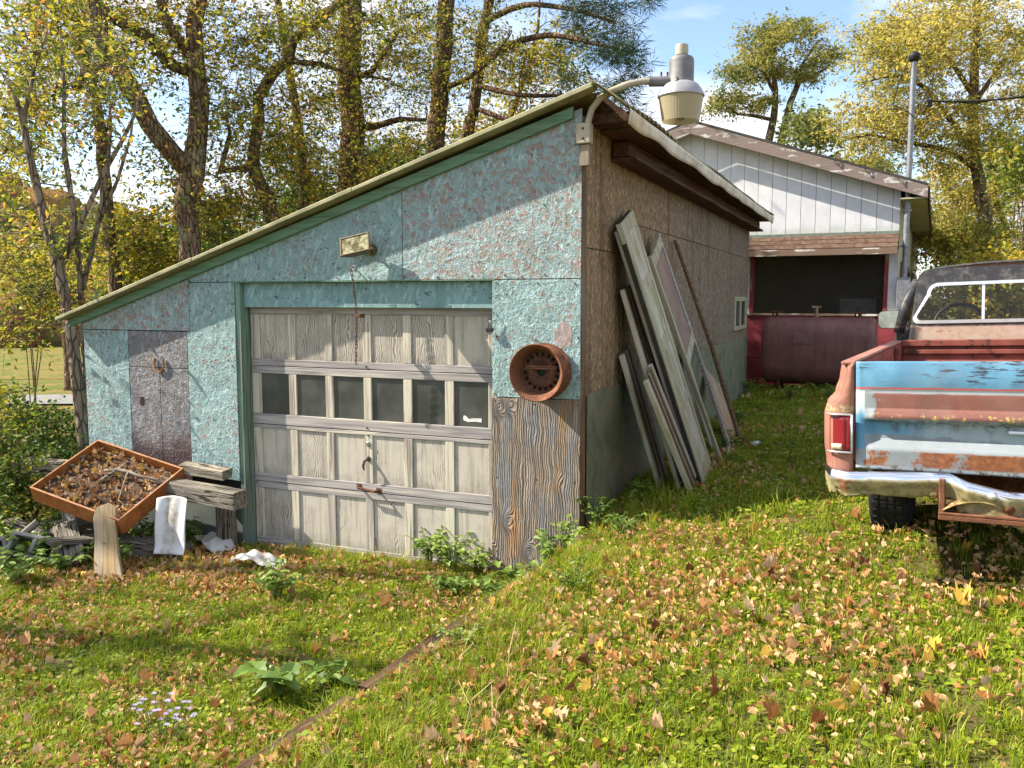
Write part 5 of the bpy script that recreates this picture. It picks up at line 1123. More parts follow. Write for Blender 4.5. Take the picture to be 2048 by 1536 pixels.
LEAF_YG = leafmat('yellow green autumn leaves', [(0, (.03, .055, .012)), (.25, (.09, .135, .02)), (.5, (.27, .28, .03)), (.75, (.54, .45, .04)), (.9, (.50, .29, .04)), (1, (.34, .15, .04))], .5)
LEAF_GOLD = leafmat('golden locust leaves', [(0, (.15, .18, .03)), (.3, (.36, .35, .06)), (.65, (.60, .50, .11)), (1, (.68, .50, .14))], .55)
LEAF_OLIVE = leafmat('olive locust leaves', [(0, (.07, .11, .025)), (.4, (.20, .23, .05)), (.8, (.42, .36, .08)), (1, (.5, .38, .08))], .5)
LEAF_BUSH = leafmat('green undergrowth leaves', [(0, (.02, .055, .012)), (.4, (.07, .14, .022)), (.75, (.18, .24, .03)), (1, (.42, .34, .03))], .45)
LEAF_ORANGE = leafmat('orange autumn leaves', [(0, (.16, .10, .02)), (.5, (.38, .17, .03)), (1, (.45, .28, .05))], .4)
NEEDLE = leafmat('pine needles', [(0, (.025, .06, .025)), (.6, (.06, .115, .05)), (.85, (.14, .17, .06)), (1, (.30, .20, .08))], .25)
def px_cloud(u, v, ru, rv, d0, d1, n, p=.75):
    """n points in an upright ellipsoid that spans these pixels between two distances"""
    q = rng.normal(size=(n, 3)); q = unit(q) * rng.uniform(0, 1, (n, 1)) ** (1 / 2.2)
    dd = (d0 + d1) / 2 + (d1 - d0) / 2 * q[:, 2]
    U_ = u + ru * q[:, 0]; V_ = v + rv * q[:, 1]
    fw, rt, up = (np.array(x) for x in (FW, RT, UPV))
    return np.array(CAM) + (fw + rt * ((U_ - 1024) / FPX)[:, None] + up * ((768 - V_) / FPX)[:, None]) * dd[:, None]
def tree(name, label, limbs, clouds, bark, leaf, leafsize=.09, per=55, crad=.45, aspect=.5, lcm=(.5, .25), group=None, cat='tree', base=None, needles=False, twig=.012, droop=.3, flat=.62):
    """limbs: list of (pixel points with depth or 3D points, radii); clouds: pixel ellipsoids of (u,v,ru,rv,d0,d1,n)"""
    per = int(per * {'tall trees behind the garage': .78, 'young trees left of the garage': .75, 'trees further off': .7}.get(group, 1)) if not needles else int(per * .6)
    L3 = []
    for pts, rad in limbs:
        P = [dep(*p) if len(p) == 3 and not isinstance(p, Vector) else Vector(p) for p in pts]; L3.append((P, list(rad)))
    if base is None:
        P, rad = L3[0]; b0 = P[0].copy(); b0.z = gz(b0.x, b0.y) - .1; d = (P[0] - b0)
        if d.length > .3: P.insert(0, b0 + Vector((0, 0, 0))); rad.insert(0, rad[0] * 1.25)
        base = b0
    base = Vector(base); root = empty(name, base, label, cat, group)
    m = MB(); sk = []
    for P, rad in L3:
        q, r_ = resample(P, rad, .35); q = [p + Vector((rnd.gauss(0, 1), rnd.gauss(0, 1), 0)) * r_[i] * .10 for i, p in enumerate(q)]
        m.tube([p - base for p in q], r_, 10 if rad[0] > .06 else 7); sk += [(p, r_[i]) for i, p in enumerate(q)]
    C_ = np.concatenate([px_cloud(*c) if not isinstance(c, np.ndarray) else c for c in clouds]) if clouds else np.zeros((0, 3))
    S = np.array([tuple(p) for p, r_ in sk]); SR = np.array([r_ for p, r_ in sk])
    order = np.argsort([np.min(np.linalg.norm(S - c, axis=1)) for c in C_]) if len(C_) else []
    tips = []; tb = MB()
    Sx = S.copy(); Sr = SR.copy()
    for k in order:
        c = C_[k]; dv = Sx - c; d2 = np.linalg.norm(dv, axis=1) + np.maximum(0, dv[:, 2]) * 1.2; j = int(np.argmin(d2)); p0 = Vector(Sx[j]); p3 = Vector(c)
        ln = (p3 - p0).length
        if ln < .05: continue
        side = Vector((rnd.gauss(0, 1), rnd.gauss(0, 1), rnd.gauss(.3, .6))) * ln * .12
        p1 = p0.lerp(p3, .35) + side; p2 = p0.lerp(p3, .72) + side * .8 + Vector((0, 0, .04 * ln)); r0 = min(Sr[j] * .6, twig + .008 * ln)
        tb.tube([p - base for p in (p0, p1, p2, p3)], [r0, r0 * .75, r0 * .5, r0 * .25], 4, False)
        add = np.array([tuple(p1), tuple(p2), tuple(p3)]); Sx = np.concatenate([Sx, add]); Sr = np.concatenate([Sr, [r0 * .75, r0 * .5, max(r0 * .3, .004)]])
        tips.append((p2, p3))
    m.v += []; o_ = len(m.v); m.v += tb.v; m.f += [tuple(i + o_ for i in f) for f in tb.f]
    m.build('trunk', bark, root, smooth=True)
    if len(tips):
        T3 = np.array([tuple(t[1]) for t in tips]); T2 = np.array([tuple(t[0]) for t in tips]); n = len(T3) * per
        k = np.repeat(np.arange(len(T3)), per); t = rng.uniform(0, 1.15, n)[:, None]
        if needles: c = T2[k] + (T3[k] - T2[k]) * t + rng.normal(size=(n, 3)) * crad * np.array([1, 1, flat]) * rng.uniform(.25, 1, (n, 1))
        else:
            NS = 7; ks = np.repeat(np.arange(len(T3)), NS); st_ = T2[ks] + (T3[ks] - T2[ks]) * rng.uniform(.1, 1.05, (len(ks), 1))
            dr = unit(unit(T3[ks] - T2[ks]) * .45 + rng.normal(size=(len(ks), 3)) * np.array([1, 1, flat])); ln_ = crad * rng.uniform(.7, 2.3, (len(ks), 1)); tip = st_ + dr * ln_ + np.array([0, 0, -.10]) * ln_
            sd = unit(np.cross(dr, rng.normal(size=(len(ks), 3)))); s2 = np.cross(dr, sd); rw_ = .0028 + leafsize * .022
            tv = np.stack([st_ + sd * rw_, st_ - sd * rw_ * .5 + s2 * rw_ * .86, st_ - sd * rw_ * .5 - s2 * rw_ * .86, tip], 1).reshape(-1, 3) - np.array(base)
            i4 = np.arange(len(ks))[:, None] * 4; tf = np.concatenate([i4 + np.array([[0, 1, 3]]), i4 + np.array([[1, 2, 3]]), i4 + np.array([[2, 0, 3]])], 1).reshape(-1, 3)
            me_ = np_mesh('twigs', tv, tf); me_.materials.append(bark); to_ = bpy.data.objects.new('twigs', me_); COL.objects.link(to_); to_.parent = root; to_['kind'] = 'stuff'
            js = k * NS + rng.integers(0, NS, n); tt = rng.uniform(.15, 1.05, n)[:, None]; c = st_[js] + (tip[js] - st_[js]) * tt + rng.normal(size=(n, 3)) * leafsize * .45
        cl = rng.normal(lcm[0], lcm[1] * .75, len(T3)); lc = cl[k] + rng.normal(0, lcm[1] * .55, n)
        if needles:
            ax = unit(c - T3[k] + (T3[k] - T2[k]) * .3 + 1e-6); leaf_mesh('crown', c * .5 + T3[k] * .5, leafsize, aspect, lc, leaf, root, 0, ax, .35, base)
        else: leaf_mesh('crown', c, leafsize, aspect, lc, leaf, root, droop, origin=base)
    return root
def px_r(px, d): return px * d / FPX / 2
# --- tall trees behind the garage
d = 12.7; w = lambda p, dd=d: px_r(p, dd)
tree('forked_tree', 'big rough barked tree forking into two leaning limbs behind the low end of the roof', [
    ([(384, 545, d), (377, 470, d), (368, 405, d), (384, 352, d), (398, 270, d), (400, 200, d), (390, 120, d), (386, 50, d), (402, -20, d), (410, -140, d), (400, -300, d)], [w(46), w(42), w(42), w(48), w(38), w(38), w(34), w(32), w(30), w(24), w(12)]),
    ([(384, 352, d), (345, 305, d - .1), (300, 250, d - .3), (268, 190, d - .5), (225, 125, d - .6), (200, 60, d - .7), (188, 0, d - .7), (170, -90, d - .8), (180, -220, d)], [w(40), w(38), w(36), w(36), w(34), w(32), w(28), w(22), w(10)]),
    ([(222, 128, d - .6), (190, 135, d - .7), (165, 160, d - .8), (148, 178, d - .8)], [w(26), w(22), w(20), w(15)]),
    ([(200, 18, d - .6), (245, 45, d - .4), (300, 80, d - .2), (340, 128, d), (376, 142, d)], [w(20), w(24), w(25), w(24), w(24)]),
    ([(378, 110, d), (345, 60, d - .2), (325, 15, d - .3), (310, -50, d - .4)], [w(24), w(20), w(18), w(12)]),
], [(120, 60, 170, 120, 10.5, 14, 60), (330, 60, 170, 130, 11, 14.5, 80), (480, 200, 130, 120, 11.5, 15, 55), (420, 400, 90, 90, 12, 15, 45), (250, -150, 300, 150, 10, 15, 70), (90, 300, 120, 120, 11, 14, 22), (330, 330, 90, 90, 11.8, 14.5, 14)], BARK_A, LEAF_YG, .082, 50, .42, .5, (.53, .28), 'tall trees behind the garage')
d = 14
tree('arching_tree', 'smooth trunked tree whose limb arches to the upper right over the roof', [
    ([(549, 455, d), (538, 400, d), (512, 345, d), (505, 310, d), (518, 240, d), (516, 195, d), (548, 145, d), (578, 118, d), (588, 78, d), (628, 52, d), (662, 20, d), (700, -10, d), (780, -70, d), (840, -160, d)], [w(30, d), w(28, d), w(26, d), w(24, d), w(23, d), w(22, d), w(22, d), w(20, d), w(19, d), w(19, d), w(17, d), w(15, d), w(12, d), w(6, d)]),
    ([(508, 335, d), (470, 338, d - .3), (440, 345, d - .5), (452, 300, d - .6), (460, 265, d - .6), (450, 225, d - .7)], [w(15, d), w(13, d), w(11, d), w(10, d), w(8, d), w(5, d)]),
    ([(575, 122, d), (640, 128, d), (700, 148, d + .3), (780, 160, d + .5)], [w(12, d), w(10, d), w(7, d), w(3, d)]),
], [(560, 60, 150, 110, 12, 16, 70), (570, 290, 110, 130, 12.5, 16, 70), (720, 60, 120, 90, 12.5, 16, 40), (640, -120, 220, 120, 12, 17, 45), (470, 420, 80, 50, 12.8, 15, 22)], BARK_A, LEAF_YG, .082, 50, .42, .5, (.55, .28), 'tall trees behind the garage')
d = 15.5
tree('slim_tree', 'slim dark trunked tree between the arching tree and the tall pine', [([(612, 425, d), (606, 340, d), (597, 262, d), (585, 170, d), (566, 70, d), (552, -20, d), (545, -140, d)], [w(20, d), w(19, d), w(18, d), w(17, d), w(15, d), w(13, d), w(6, d)])],
    [(640, 180, 90, 150, 14, 18, 55), (560, 330, 80, 90, 14.5, 17, 40), (650, 370, 50, 60, 14.5, 17, 24)], BARK_A, LEAF_YG, .082, 48, .42, .5, (.48, .26), 'tall trees behind the garage')
d = 16
tree('tall_pine', 'thickest straight brown trunk rising behind the middle of the roof', [
    ([(702, 400, d), (706, 260, d), (697, 130, d), (702, 10, d), (700, -110, d), (704, -300, d), (702, -500, d)], [w(50, d), w(48, d), w(46, d), w(44, d), w(40, d), w(32, d), w(16, d)]),
    ([(712, 258, d), (752, 252, d - .2), (800, 238, d - .4), (852, 240, d - .5)], [w(16, d), w(14, d), w(11, d), w(6, d)]),
    ([(715, 155, d), (745, 142, d - .3), (768, 110, d - .5), (800, 60, d - .6)], [w(13, d), w(11, d), w(9, d), w(5, d)])],
    [(760, 170, 110, 150, 14, 18, 60), (730, 330, 70, 60, 14.5, 17, 30), (820, 40, 110, 90, 14, 18, 45), (700, -180, 200, 120, 13, 19, 40)], BARK_B, LEAF_YG, .082, 48, .42, .5, (.52, .28), 'tall trees behind the garage')
d = 18
tree('tall_pine', 'straight brown trunk rising behind the upper part of the roof', [
    ([(871, 335, d), (874, 240, d), (884, 120, d), (892, 20, d), (902, -100, d), (905, -300, d)], [w(38, d), w(37, d), w(36, d), w(34, d), w(30, d), w(16, d)]),
    ([(880, 180, d), (930, 160, d - .4), (985, 120, d - .6), (1020, 70, d - .8)], [w(12, d), w(10, d), w(8, d), w(4, d)])],
    [(880, 160, 90, 150, 16, 20, 55), (980, 90, 110, 100, 16, 20, 55), (820, 290, 60, 50, 16.5, 19.5, 28), (950, -130, 200, 110, 15, 21, 40)], BARK_B, LEAF_YG, .085, 46, .42, .5, (.44, .30), 'tall trees behind the garage')
d = 19.5
pine = tree('pine_tree', 'dark pine with long needled boughs reaching out above the roof corner', [
    ([(932, 300, d), (946, 235, d), (955, 150, d), (968, 60, d), (985, -40, d), (1000, -250, d), (1010, -420, d)], [w(25, d), w(24, d), w(23, d), w(22, d), w(20, d), w(14, d), w(6, d)]),
    ([(958, 130, d), (1020, 90, d - 1), (1100, 70, d - 2), (1180, 85, d - 2.5), (1260, 105, d - 3)], [w(16, d), w(13, d), w(10, d), w(7, d), w(4, d)]),
    ([(975, 40, d), (1050, 10, d - 1), (1150, 20, d - 2), (1230, 45, d - 2.6)], [w(14, d), w(11, d), w(8, d), w(4, d)]),
    ([(990, -60, d), (1080, -60, d - 1), (1190, -20, d - 2), (1300, -10, d - 3)], [w(14, d), w(11, d), w(8, d), w(4, d)]),
    ([(952, 170, d), (1040, 190, d - 1), (1150, 190, d - 2), (1250, 185, d - 2.8)], [w(11, d), w(9, d), w(6, d), w(3, d)]),
    ([(948, 215, d), (1060, 250, d - 1), (1200, 232, d - 2), (1280, 250, d - 2.5)], [w(11, d), w(9, d), w(6, d), w(3, d)])],
    [(1240, 100, 65, 60, 15.5, 17.5, 34), (1170, 60, 80, 60, 16, 18.5, 26), (1240, 180, 70, 60, 16, 17.5, 26), (1180, 25, 110, 40, 16, 18, 24), (1100, 130, 90, 90, 16.5, 19, 12), (1240, 240, 60, 35, 16.5, 18, 16), (1090, -90, 180, 50, 16, 19, 30), (1300, 5, 26, 16, 16, 17, 6)], BARK_B, NEEDLE, .20, 80, .22, .045, (.45, .3), 'tall trees behind the garage', needles=True, twig=.010)
# broadleaf behind the pine boughs
d = 21
tree('understorey_tree', 'thin yellow leaved tree growing under the pine boughs', [([(1000, 330, d), (1020, 240, d), (1050, 150, d), (1075, 60, d), (1080, -30, d)], [w(14, d), w(12, d), w(10, d), w(7, d), w(3, d)])],
    [(1060, 170, 110, 120, 19, 23, 75), (990, 260, 80, 40, 19, 22, 30), (1130, 110, 70, 70, 19, 22, 30)], BARK_A, LEAF_YG, .12, 46, .45, .45, (.58, .25), 'tall trees behind the garage')
# --- young trees at the left edge
d = 9.0
tree('leaning_sapling', 'slender leaning tree with bare forked top at the low end of the garage', [
    ([(172, 900, d), (158, 800, d), (142, 660, d), (118, 540, d), (98, 470, d), (72, 370, d), (55, 290, d), (45, 235, d), (25, 185, d), (-5, 130, d)], [w(26, d), w(24, d), w(23, d), w(22, d), w(20, d), w(17, d), w(14, d), w(13, d), w(7, d), w(3, d)]),
    ([(45, 235, d), (58, 195, d), (68, 140, d), (95, 60, d)], [w(10, d), w(8, d), w(6, d), w(3, d)]),
    ([(118, 545, d), (135, 505, d), (150, 440, d), (140, 380, d), (128, 290, d), (128, 170, d), (120, 70, d)], [w(13, d), w(12, d), w(11, d), w(10, d), w(9, d), w(7, d), w(3, d)]),
    ([(135, 505, d), (170, 430, d), (205, 350, d), (245, 280, d), (272, 225, d), (285, 160, d)], [w(11, d), w(11, d), w(10, d), w(8, d), w(6, d), w(2, d)])],
    [(60, 160, 110, 130, 8, 10.5, 30), (60, 480, 110, 90, 8.2, 10.5, 34), (200, 180, 90, 110, 8, 10, 18)], BARK_C, LEAF_YG, .075, 40, .28, .45, (.50, .25), 'young trees left of the garage', twig=.007)
d = 9.6
tree('multistem_sapling', 'thin multi stemmed young tree beside the leaning one', [
    ([(160, 905, d), (172, 760, d), (165, 640, d), (160, 560, d), (150, 440, d), (128, 310, d), (125, 200, d)], [w(15, d), w(14, d), w(13, d), w(12, d), w(10, d), w(7, d), w(3, d)]),
    ([(163, 580, d), (195, 450, d), (215, 340, d), (222, 250, d), (215, 150, d)], [w(11, d), w(10, d), w(8, d), w(6, d), w(3, d)]),
    ([(195, 450, d), (235, 360, d), (262, 270, d), (270, 200, d)], [w(8, d), w(7, d), w(5, d), w(2, d)])],
    [(90, 590, 100, 70, 8.6, 11, 34), (230, 130, 90, 110, 8.8, 11, 24), (40, 660, 70, 40, 8.8, 10.5, 12), (20, 330, 60, 140, 9, 11, 22)], BARK_C, LEAF_YG, .075, 42, .28, .45, (.45, .25), 'young trees left of the garage', twig=.007)
d = 14
tree('straight_tree', 'straight slim tree standing behind the two young ones', [([(232, 600, d), (224, 510, d), (214, 420, d), (206, 320, d), (196, 220, d), (165, 90, d), (140, -30, d), (130, -150, d)], [w(26, d), w(25, d), w(24, d), w(23, d), w(21, d), w(18, d), w(13, d), w(6, d)])],
    [(130, 30, 140, 120, 12, 16, 45), (250, 460, 90, 80, 13, 16, 40), (300, 520, 60, 50, 13, 15.5, 26), (60, -120, 160, 100, 12, 16, 25), (40, 200, 60, 120, 12, 15, 25)], BARK_A, LEAF_YG, .115, 46, .4, .45, (.55, .26), 'tall trees behind the garage')
# --- shrubs and undergrowth
def bush(name, label, u, v, ru, rv, d0, d1, n, leaf, size, per=60, crad=.3, lcm=(.45, .28), group='shrubs and undergrowth'):
    dm = (d0 + d1) / 2; c = dep(u, v, dm); g_ = gz(c.x, c.y); b0 = Vector((c.x, c.y, g_ - .05)); top_ = dep(u, v, dm)
    limbs = []
    for k in range(5):
        q = dep(u + ru * rnd.uniform(-.55, .55), v + rv * rnd.uniform(-.4, .4), dm + (d1 - d0) * rnd.uniform(-.25, .25)); b1 = b0 + Vector((rnd.uniform(-.2, .2), rnd.uniform(-.2, .2), 0)); limbs.append(([b1, b1.lerp(q, .5) + Vector((rnd.gauss(0, .1), rnd.gauss(0, .1), .05)), q], [.02, .014, .006]))
    C_ = px_cloud(u, v, ru, rv, d0, d1, n); zg = ground_z(C_[:, 0], C_[:, 1]); C_[:, 2] = np.maximum(C_[:, 2], zg + .08)
    return tree(name, label, limbs, [C_], BARK_A, leaf, size, per, crad, .55, lcm, group, 'shrub', base=b0, twig=.005)
bush('shrub', 'broad green shrub against the left end of the garage wall', 95, 880, 95, 70, 8.6, 10.8, 80, LEAF_BUSH, .062, 44, .20, (.55, .25))
bush('shrub', 'dense green shrub behind the concrete blocks', 40, 950, 110, 70, 7.6, 9.4, 80, LEAF_BUSH, .062, 46, .20, (.52, .25))
bush('shrub', 'low spreading shrub with yellow leaf tips left of the blocks', -40, 850, 110, 100, 7.8, 10.2, 60, LEAF_BUSH, .065, 44, .22, (.6, .25))
bush('shrub', 'tall yellow green thicket under the straight tree', 290, 560, 100, 80, 14, 18, 70, LEAF_YG, .11, 50, .40, (.45, .25))
bush('shrub', 'golden green thicket beside the far lane', 60, 545, 130, 50, 22, 28, 60, LEAF_YG, .13, 50, .55, (.58, .25))
bush('shrub', 'dark green thicket showing under the forked tree', 420, 480, 70, 70, 16, 20, 50, LEAF_BUSH, .12, 50, .45, (.40, .25))
bush('shrub', 'dark leafy thicket between the arching tree and the roof', 600, 410, 80, 50, 17, 21, 50, LEAF_BUSH, .12, 50, .45, (.42, .28))
bush('shrub', 'dark thicket under the tall pine trunks', 780, 340, 90, 45, 19, 23, 55, LEAF_BUSH, .13, 48, .5, (.36, .25))
# trees further off between the trunks
def far_tree(name, label, u, v0, u1, v1, d, clouds, leaf, lcm, size=.22, per=44, crad=.8, bark=BARK_A, rad=.16, group='trees further off', extra=()):
    limbs = [([(u, v0, d), (u * .6 + u1 * .4, v0 * .6 + v1 * .4, d), (u1, v1, d)], [rad, rad * .75, rad * .25])] + list(extra)
    return tree(name, label, limbs, clouds, bark, leaf, size, per, crad, .5, lcm, group, twig=.02)
far_tree('far_tree', 'yellow green tree far behind the forked trunk', 440, 560, 430, 400, 27, [(430, 450, 110, 70, 24, 31, 50)], LEAF_YG, (.55, .25))
far_tree('far_tree', 'yellow tree far beyond the left saplings', 130, 620, 110, 480, 34, [(110, 530, 150, 50, 30, 38, 50)], LEAF_YG, (.68, .2), .26, 44, 1.0)
far_tree('far_tree', 'dark green conifer like tree far off at the left edge', -40, 620, -40, 400, 40, [(-40, 470, 50, 90, 37, 43, 40)], LEAF_BUSH, (.25, .2), .26, 44, 1.0)
far_tree('far_tree', 'orange tinted tree far behind the straight tree', 300, 600, 310, 470, 38, [(300, 520, 90, 50, 34, 42, 40)], LEAF_ORANGE, (.5, .25), .26, 44, 1.0)
far_tree('far_tree', 'yellow green tree far behind the slim tree', 640, 470, 640, 350, 30, [(640, 395, 100, 55, 26, 34, 40)], LEAF_YG, (.5, .25))
far_tree('far_tree', 'yellow green tree far behind the tall pine', 800, 430, 800, 300, 32, [(800, 335, 110, 45, 28, 36, 36)], LEAF_YG, (.48, .25))
far_tree('far_tree', 'olive tree far behind the upper roof', 960, 400, 960, 260, 33, [(960, 290, 90, 40, 29, 37, 30)], LEAF_YG, (.5, .25))
# --- trees on the right
d = 27
tree('locust_tree', 'olive leaved locust with two bare trunks rising over the white gable', [
    ([(1528, 330, d), (1536, 285, d), (1548, 235, d), (1552, 180, d), (1545, 120, d), (1560, 60, d)], [w(18, d), w(16, d), w(14, d), w(11, d), w(8, d), w(4, d)]),
    ([(1555, 330, d), (1566, 270, d), (1580, 205, d), (1598, 165, d), (1630, 150, d), (1655, 135, d)], [w(18, d), w(15, d), w(13, d), w(10, d), w(7, d), w(3, d)]),
    ([(1546, 240, d), (1510, 232, d), (1475, 228, d), (1445, 205, d)], [w(8, d), w(7, d), w(5, d), w(2, d)]),
    ([(1585, 195, d), (1610, 120, d), (1640, 80, d)], [w(8, d), w(6, d), w(3, d)]),
    ([(1552, 190, d), (1520, 130, d), (1500, 100, d)], [w(8, d), w(6, d), w(3, d)])],
    [(1575, 62, 70, 30, 25, 29, 46), (1510, 85, 38, 30, 25, 29, 22), (1640, 105, 40, 26, 25, 29, 22), (1485, 150, 50, 22, 25, 29, 26), (1600, 145, 60, 22, 25, 29, 28), (1535, 120, 45, 20, 25, 29, 20), (1455, 205, 34, 26, 26, 28, 22), (1515, 205, 40, 18, 26, 28, 16)], BARK_A, LEAF_OLIVE, .13, 62, .34, .40, (.52, .22), 'trees on the right', twig=.014, flat=.30)
d = 24
far_tree('small_tree', 'small dark green tree behind the white roof slope', 1625, 380, 1640, 215, d, [(1625, 255, 55, 38, 22, 26, 34)], LEAF_OLIVE, (.22, .18), .16, 50, .42, rad=.07, group='trees on the right')
far_tree('small_tree', 'pale olive tree top behind the right eave of the roof', 1735, 400, 1735, 310, 30, [(1735, 330, 60, 22, 28, 32, 26)], LEAF_OLIVE, (.6, .2), .18, 50, .55, rad=.09, group='trees on the right')
d = 21
tree('golden_tree', 'big golden leaved tree with spreading limbs behind the service mast', [
    ([(1985, 560, d), (1965, 420, d), (1948, 300, d), (1945, 200, d), (1952, 90, d), (1955, -40, d), (1960, -200, d)], [w(30, d), w(26, d), w(22, d), w(19, d), w(16, d), w(12, d), w(5, d)]),
    ([(1950, 300, d), (1900, 240, d), (1850, 175, d - .5), (1790, 150, d - .8), (1720, 170, d - 1)], [w(13, d), w(11, d), w(9, d), w(6, d), w(2, d)]),
    ([(1955, 340, d), (1890, 300, d), (1810, 285, d - .5), (1740, 270, d - .8), (1690, 280, d - 1)], [w(12, d), w(10, d), w(8, d), w(5, d), w(2, d)]),
    ([(1946, 190, d), (1900, 120, d), (1840, 70, d - .4), (1780, 30, d - .6)], [w(11, d), w(9, d), w(7, d), w(3, d)]),
    ([(1948, 210, d), (2000, 130, d), (2060, 60, d)], [w(11, d), w(8, d), w(4, d)])],
    [(1800, 120, 120, 95, 18, 22, 110), (1900, 60, 150, 90, 18, 23, 110), (1760, 240, 100, 60, 18.5, 22, 75), (1900, 260, 110, 90, 18.5, 23, 90), (2020, 180, 90, 160, 18, 23, 80), (1960, -120, 240, 110, 17, 24, 80), (2150, 100, 120, 200, 18, 23, 50)], BARK_A, LEAF_GOLD, .105, 60, .46, .42, (.52, .24), 'trees on the right', flat=.32)
d = 24
tree('golden_tree', 'golden tree with pale slanting trunks right of the cream wall', [
    ([(1965, 560, d), (1930, 440, d), (1900, 380, d), (1870, 300, d)], [w(16, d), w(14, d), w(11, d), w(6, d)]),
    ([(2030, 560, d), (2010, 450, d), (1985, 380, d), (1975, 300, d)], [w(15, d), w(13, d), w(10, d), w(5, d)]),
    ([(2040, 520, d), (2060, 400, d), (2050, 300, d)], [w(12, d), w(10, d), w(4, d)])],
    [(1930, 380, 90, 80, 22, 27, 90), (2030, 380, 70, 110, 22, 27, 70), (1880, 460, 40, 60, 23, 27, 36)], BARK_C, LEAF_GOLD, .12, 66, .42, .42, (.50, .26), 'trees on the right', flat=.45)
bush('shrub', 'golden green thicket right of the cream side wall', 1930, 490, 100, 60, 19, 24, 100, LEAF_GOLD, .12, 60, .40, (.30, .25), 'shrubs on the right')
bush('shrub', 'bright green bush behind the truck roof', 2040, 330, 40, 60, 17, 19, 30, LEAF_BUSH, .12, 50, .35, (.7, .2), 'shrubs on the right')
bush('shrub', 'yellow green thicket seen through the truck windows', 2080, 560, 200, 60, 13, 17, 120, LEAF_YG, .10, 60, .35, (.68, .18), 'shrubs on the right')
bush('shrub', 'sunny thicket behind the truck cab', 1940, 610, 130, 45, 14, 17, 70, LEAF_YG, .10, 60, .35, (.70, .18), 'shrubs on the right')
bush('shrub', 'green thicket further right behind the truck', 2250, 480, 160, 120, 13, 18, 90, LEAF_BUSH, .11, 60, .38, (.6, .22), 'shrubs on the right')
# --- trees outside the frame on the sunny side; their shadows fall across the yard
for k, (x, y, lean_, h) in enumerate(((-9.6, -3.2, -.16, 9.5), (-12.0, -2.9, -.06, 11.5), (-14.5, -6.2, .03, 12.5))):
    b0 = Vector((x, y, gz(x, y) - .1)); tp = b0 + Vector((.6, lean_ * h, h)); md = b0.lerp(tp, .5) + Vector((.25, .1, 0))
    lm = [([b0, b0.lerp(md, .5), md, tp], [.17, .15, .12, .03])]
    for j in range(5):
        q = b0.lerp(tp, .35 + .12 * j); lm.append(([q, q + Vector((rnd.uniform(-1, 1), rnd.uniform(-1, 1), .5)), q + Vector((rnd.uniform(-2.1, 2.1), rnd.uniform(-2.1, 2.1), 1.1))], [.05, .035, .012]))
    C_ = np.array(tp) + np.array([0, 0, -2.2]) + rng.normal(size=(8, 3)) * np.array([1.5, 1.5, 1.6])
    tree('yard_tree', ['slim yard tree left of the driveway', 'yard tree beside the low end of the garage', 'farthest yard tree across the driveway'][k], lm, [C_], BARK_A, LEAF_YG, .10, 14, .35, .5, (.55, .25), 'yard trees left of the driveway', base=b0)
# --- forest on the far hill, one mass
m = MB(); cols = []
pts = []
for k in range(900):
    u_, w__ = rnd.random(), rnd.random() ** 1.3; p = Vector(hillfn(u_, w__)); pts.append(p)
V = []; Fc = []; LC = []
ico = bmesh.new(); bmesh.ops.create_icosphere(ico, subdivisions=2, radius=1); iv = np.array([tuple(v.co) for v in ico.verts]); if_ = np.array([[v.index for v in f.verts] for f in ico.faces]); ico.free()
for k, p in enumerate(pts):
    s = rnd.uniform(2.6, 4.6); nn_ = np.array([mnoise.noise(Vector(q) * 1.9 + Vector((k * 1.7, 0, 0))) for q in iv]); vv = iv * (1 + .45 * nn_[:, None]) * np.array([s, s, s * 1.15]) + np.array(tuple(p)) + np.array([0, 0, s * .6])
    Fc.append(if_ + len(V) * len(iv)); V.append(vv); LC.append(np.clip(rnd.gauss(.5, .28) + rng.normal(0, .08, len(if_)), 0, 1))
V = np.concatenate(V); Fc = np.concatenate(Fc); LC = np.concatenate(LC)
me = np_mesh('hillside_forest', V, Fc); at = me.attributes.new('lc', 'FLOAT', 'FACE'); at.data.foreach_set('value', LC.astype(np.float32))
b = NB('far autumn forest'); v = b.coord(); f_ = b.math('ADD', b.math('MULTIPLY', b.attr('lc'), .7), b.math('MULTIPLY', b.noise(v, 1.3, 5, .7), .5))
FOREST = b.done(b.ramp(f_, [(.1, (.03, .055, .03)), (.38, (.11, .12, .05)), (.55, (.26, .19, .06)), (.72, (.34, .15, .06)), (.95, (.25, .09, .06))]), .95, b.bump(b.noise(v, 1.6, 4, .7), 1, .8), 0, .1)
me.materials.append(FOREST); o = bpy.data.objects.new('hillside_forest', me); COL.objects.link(o); tag(o, 'autumn woods covering the far hillside', 'forest', kind='stuff')

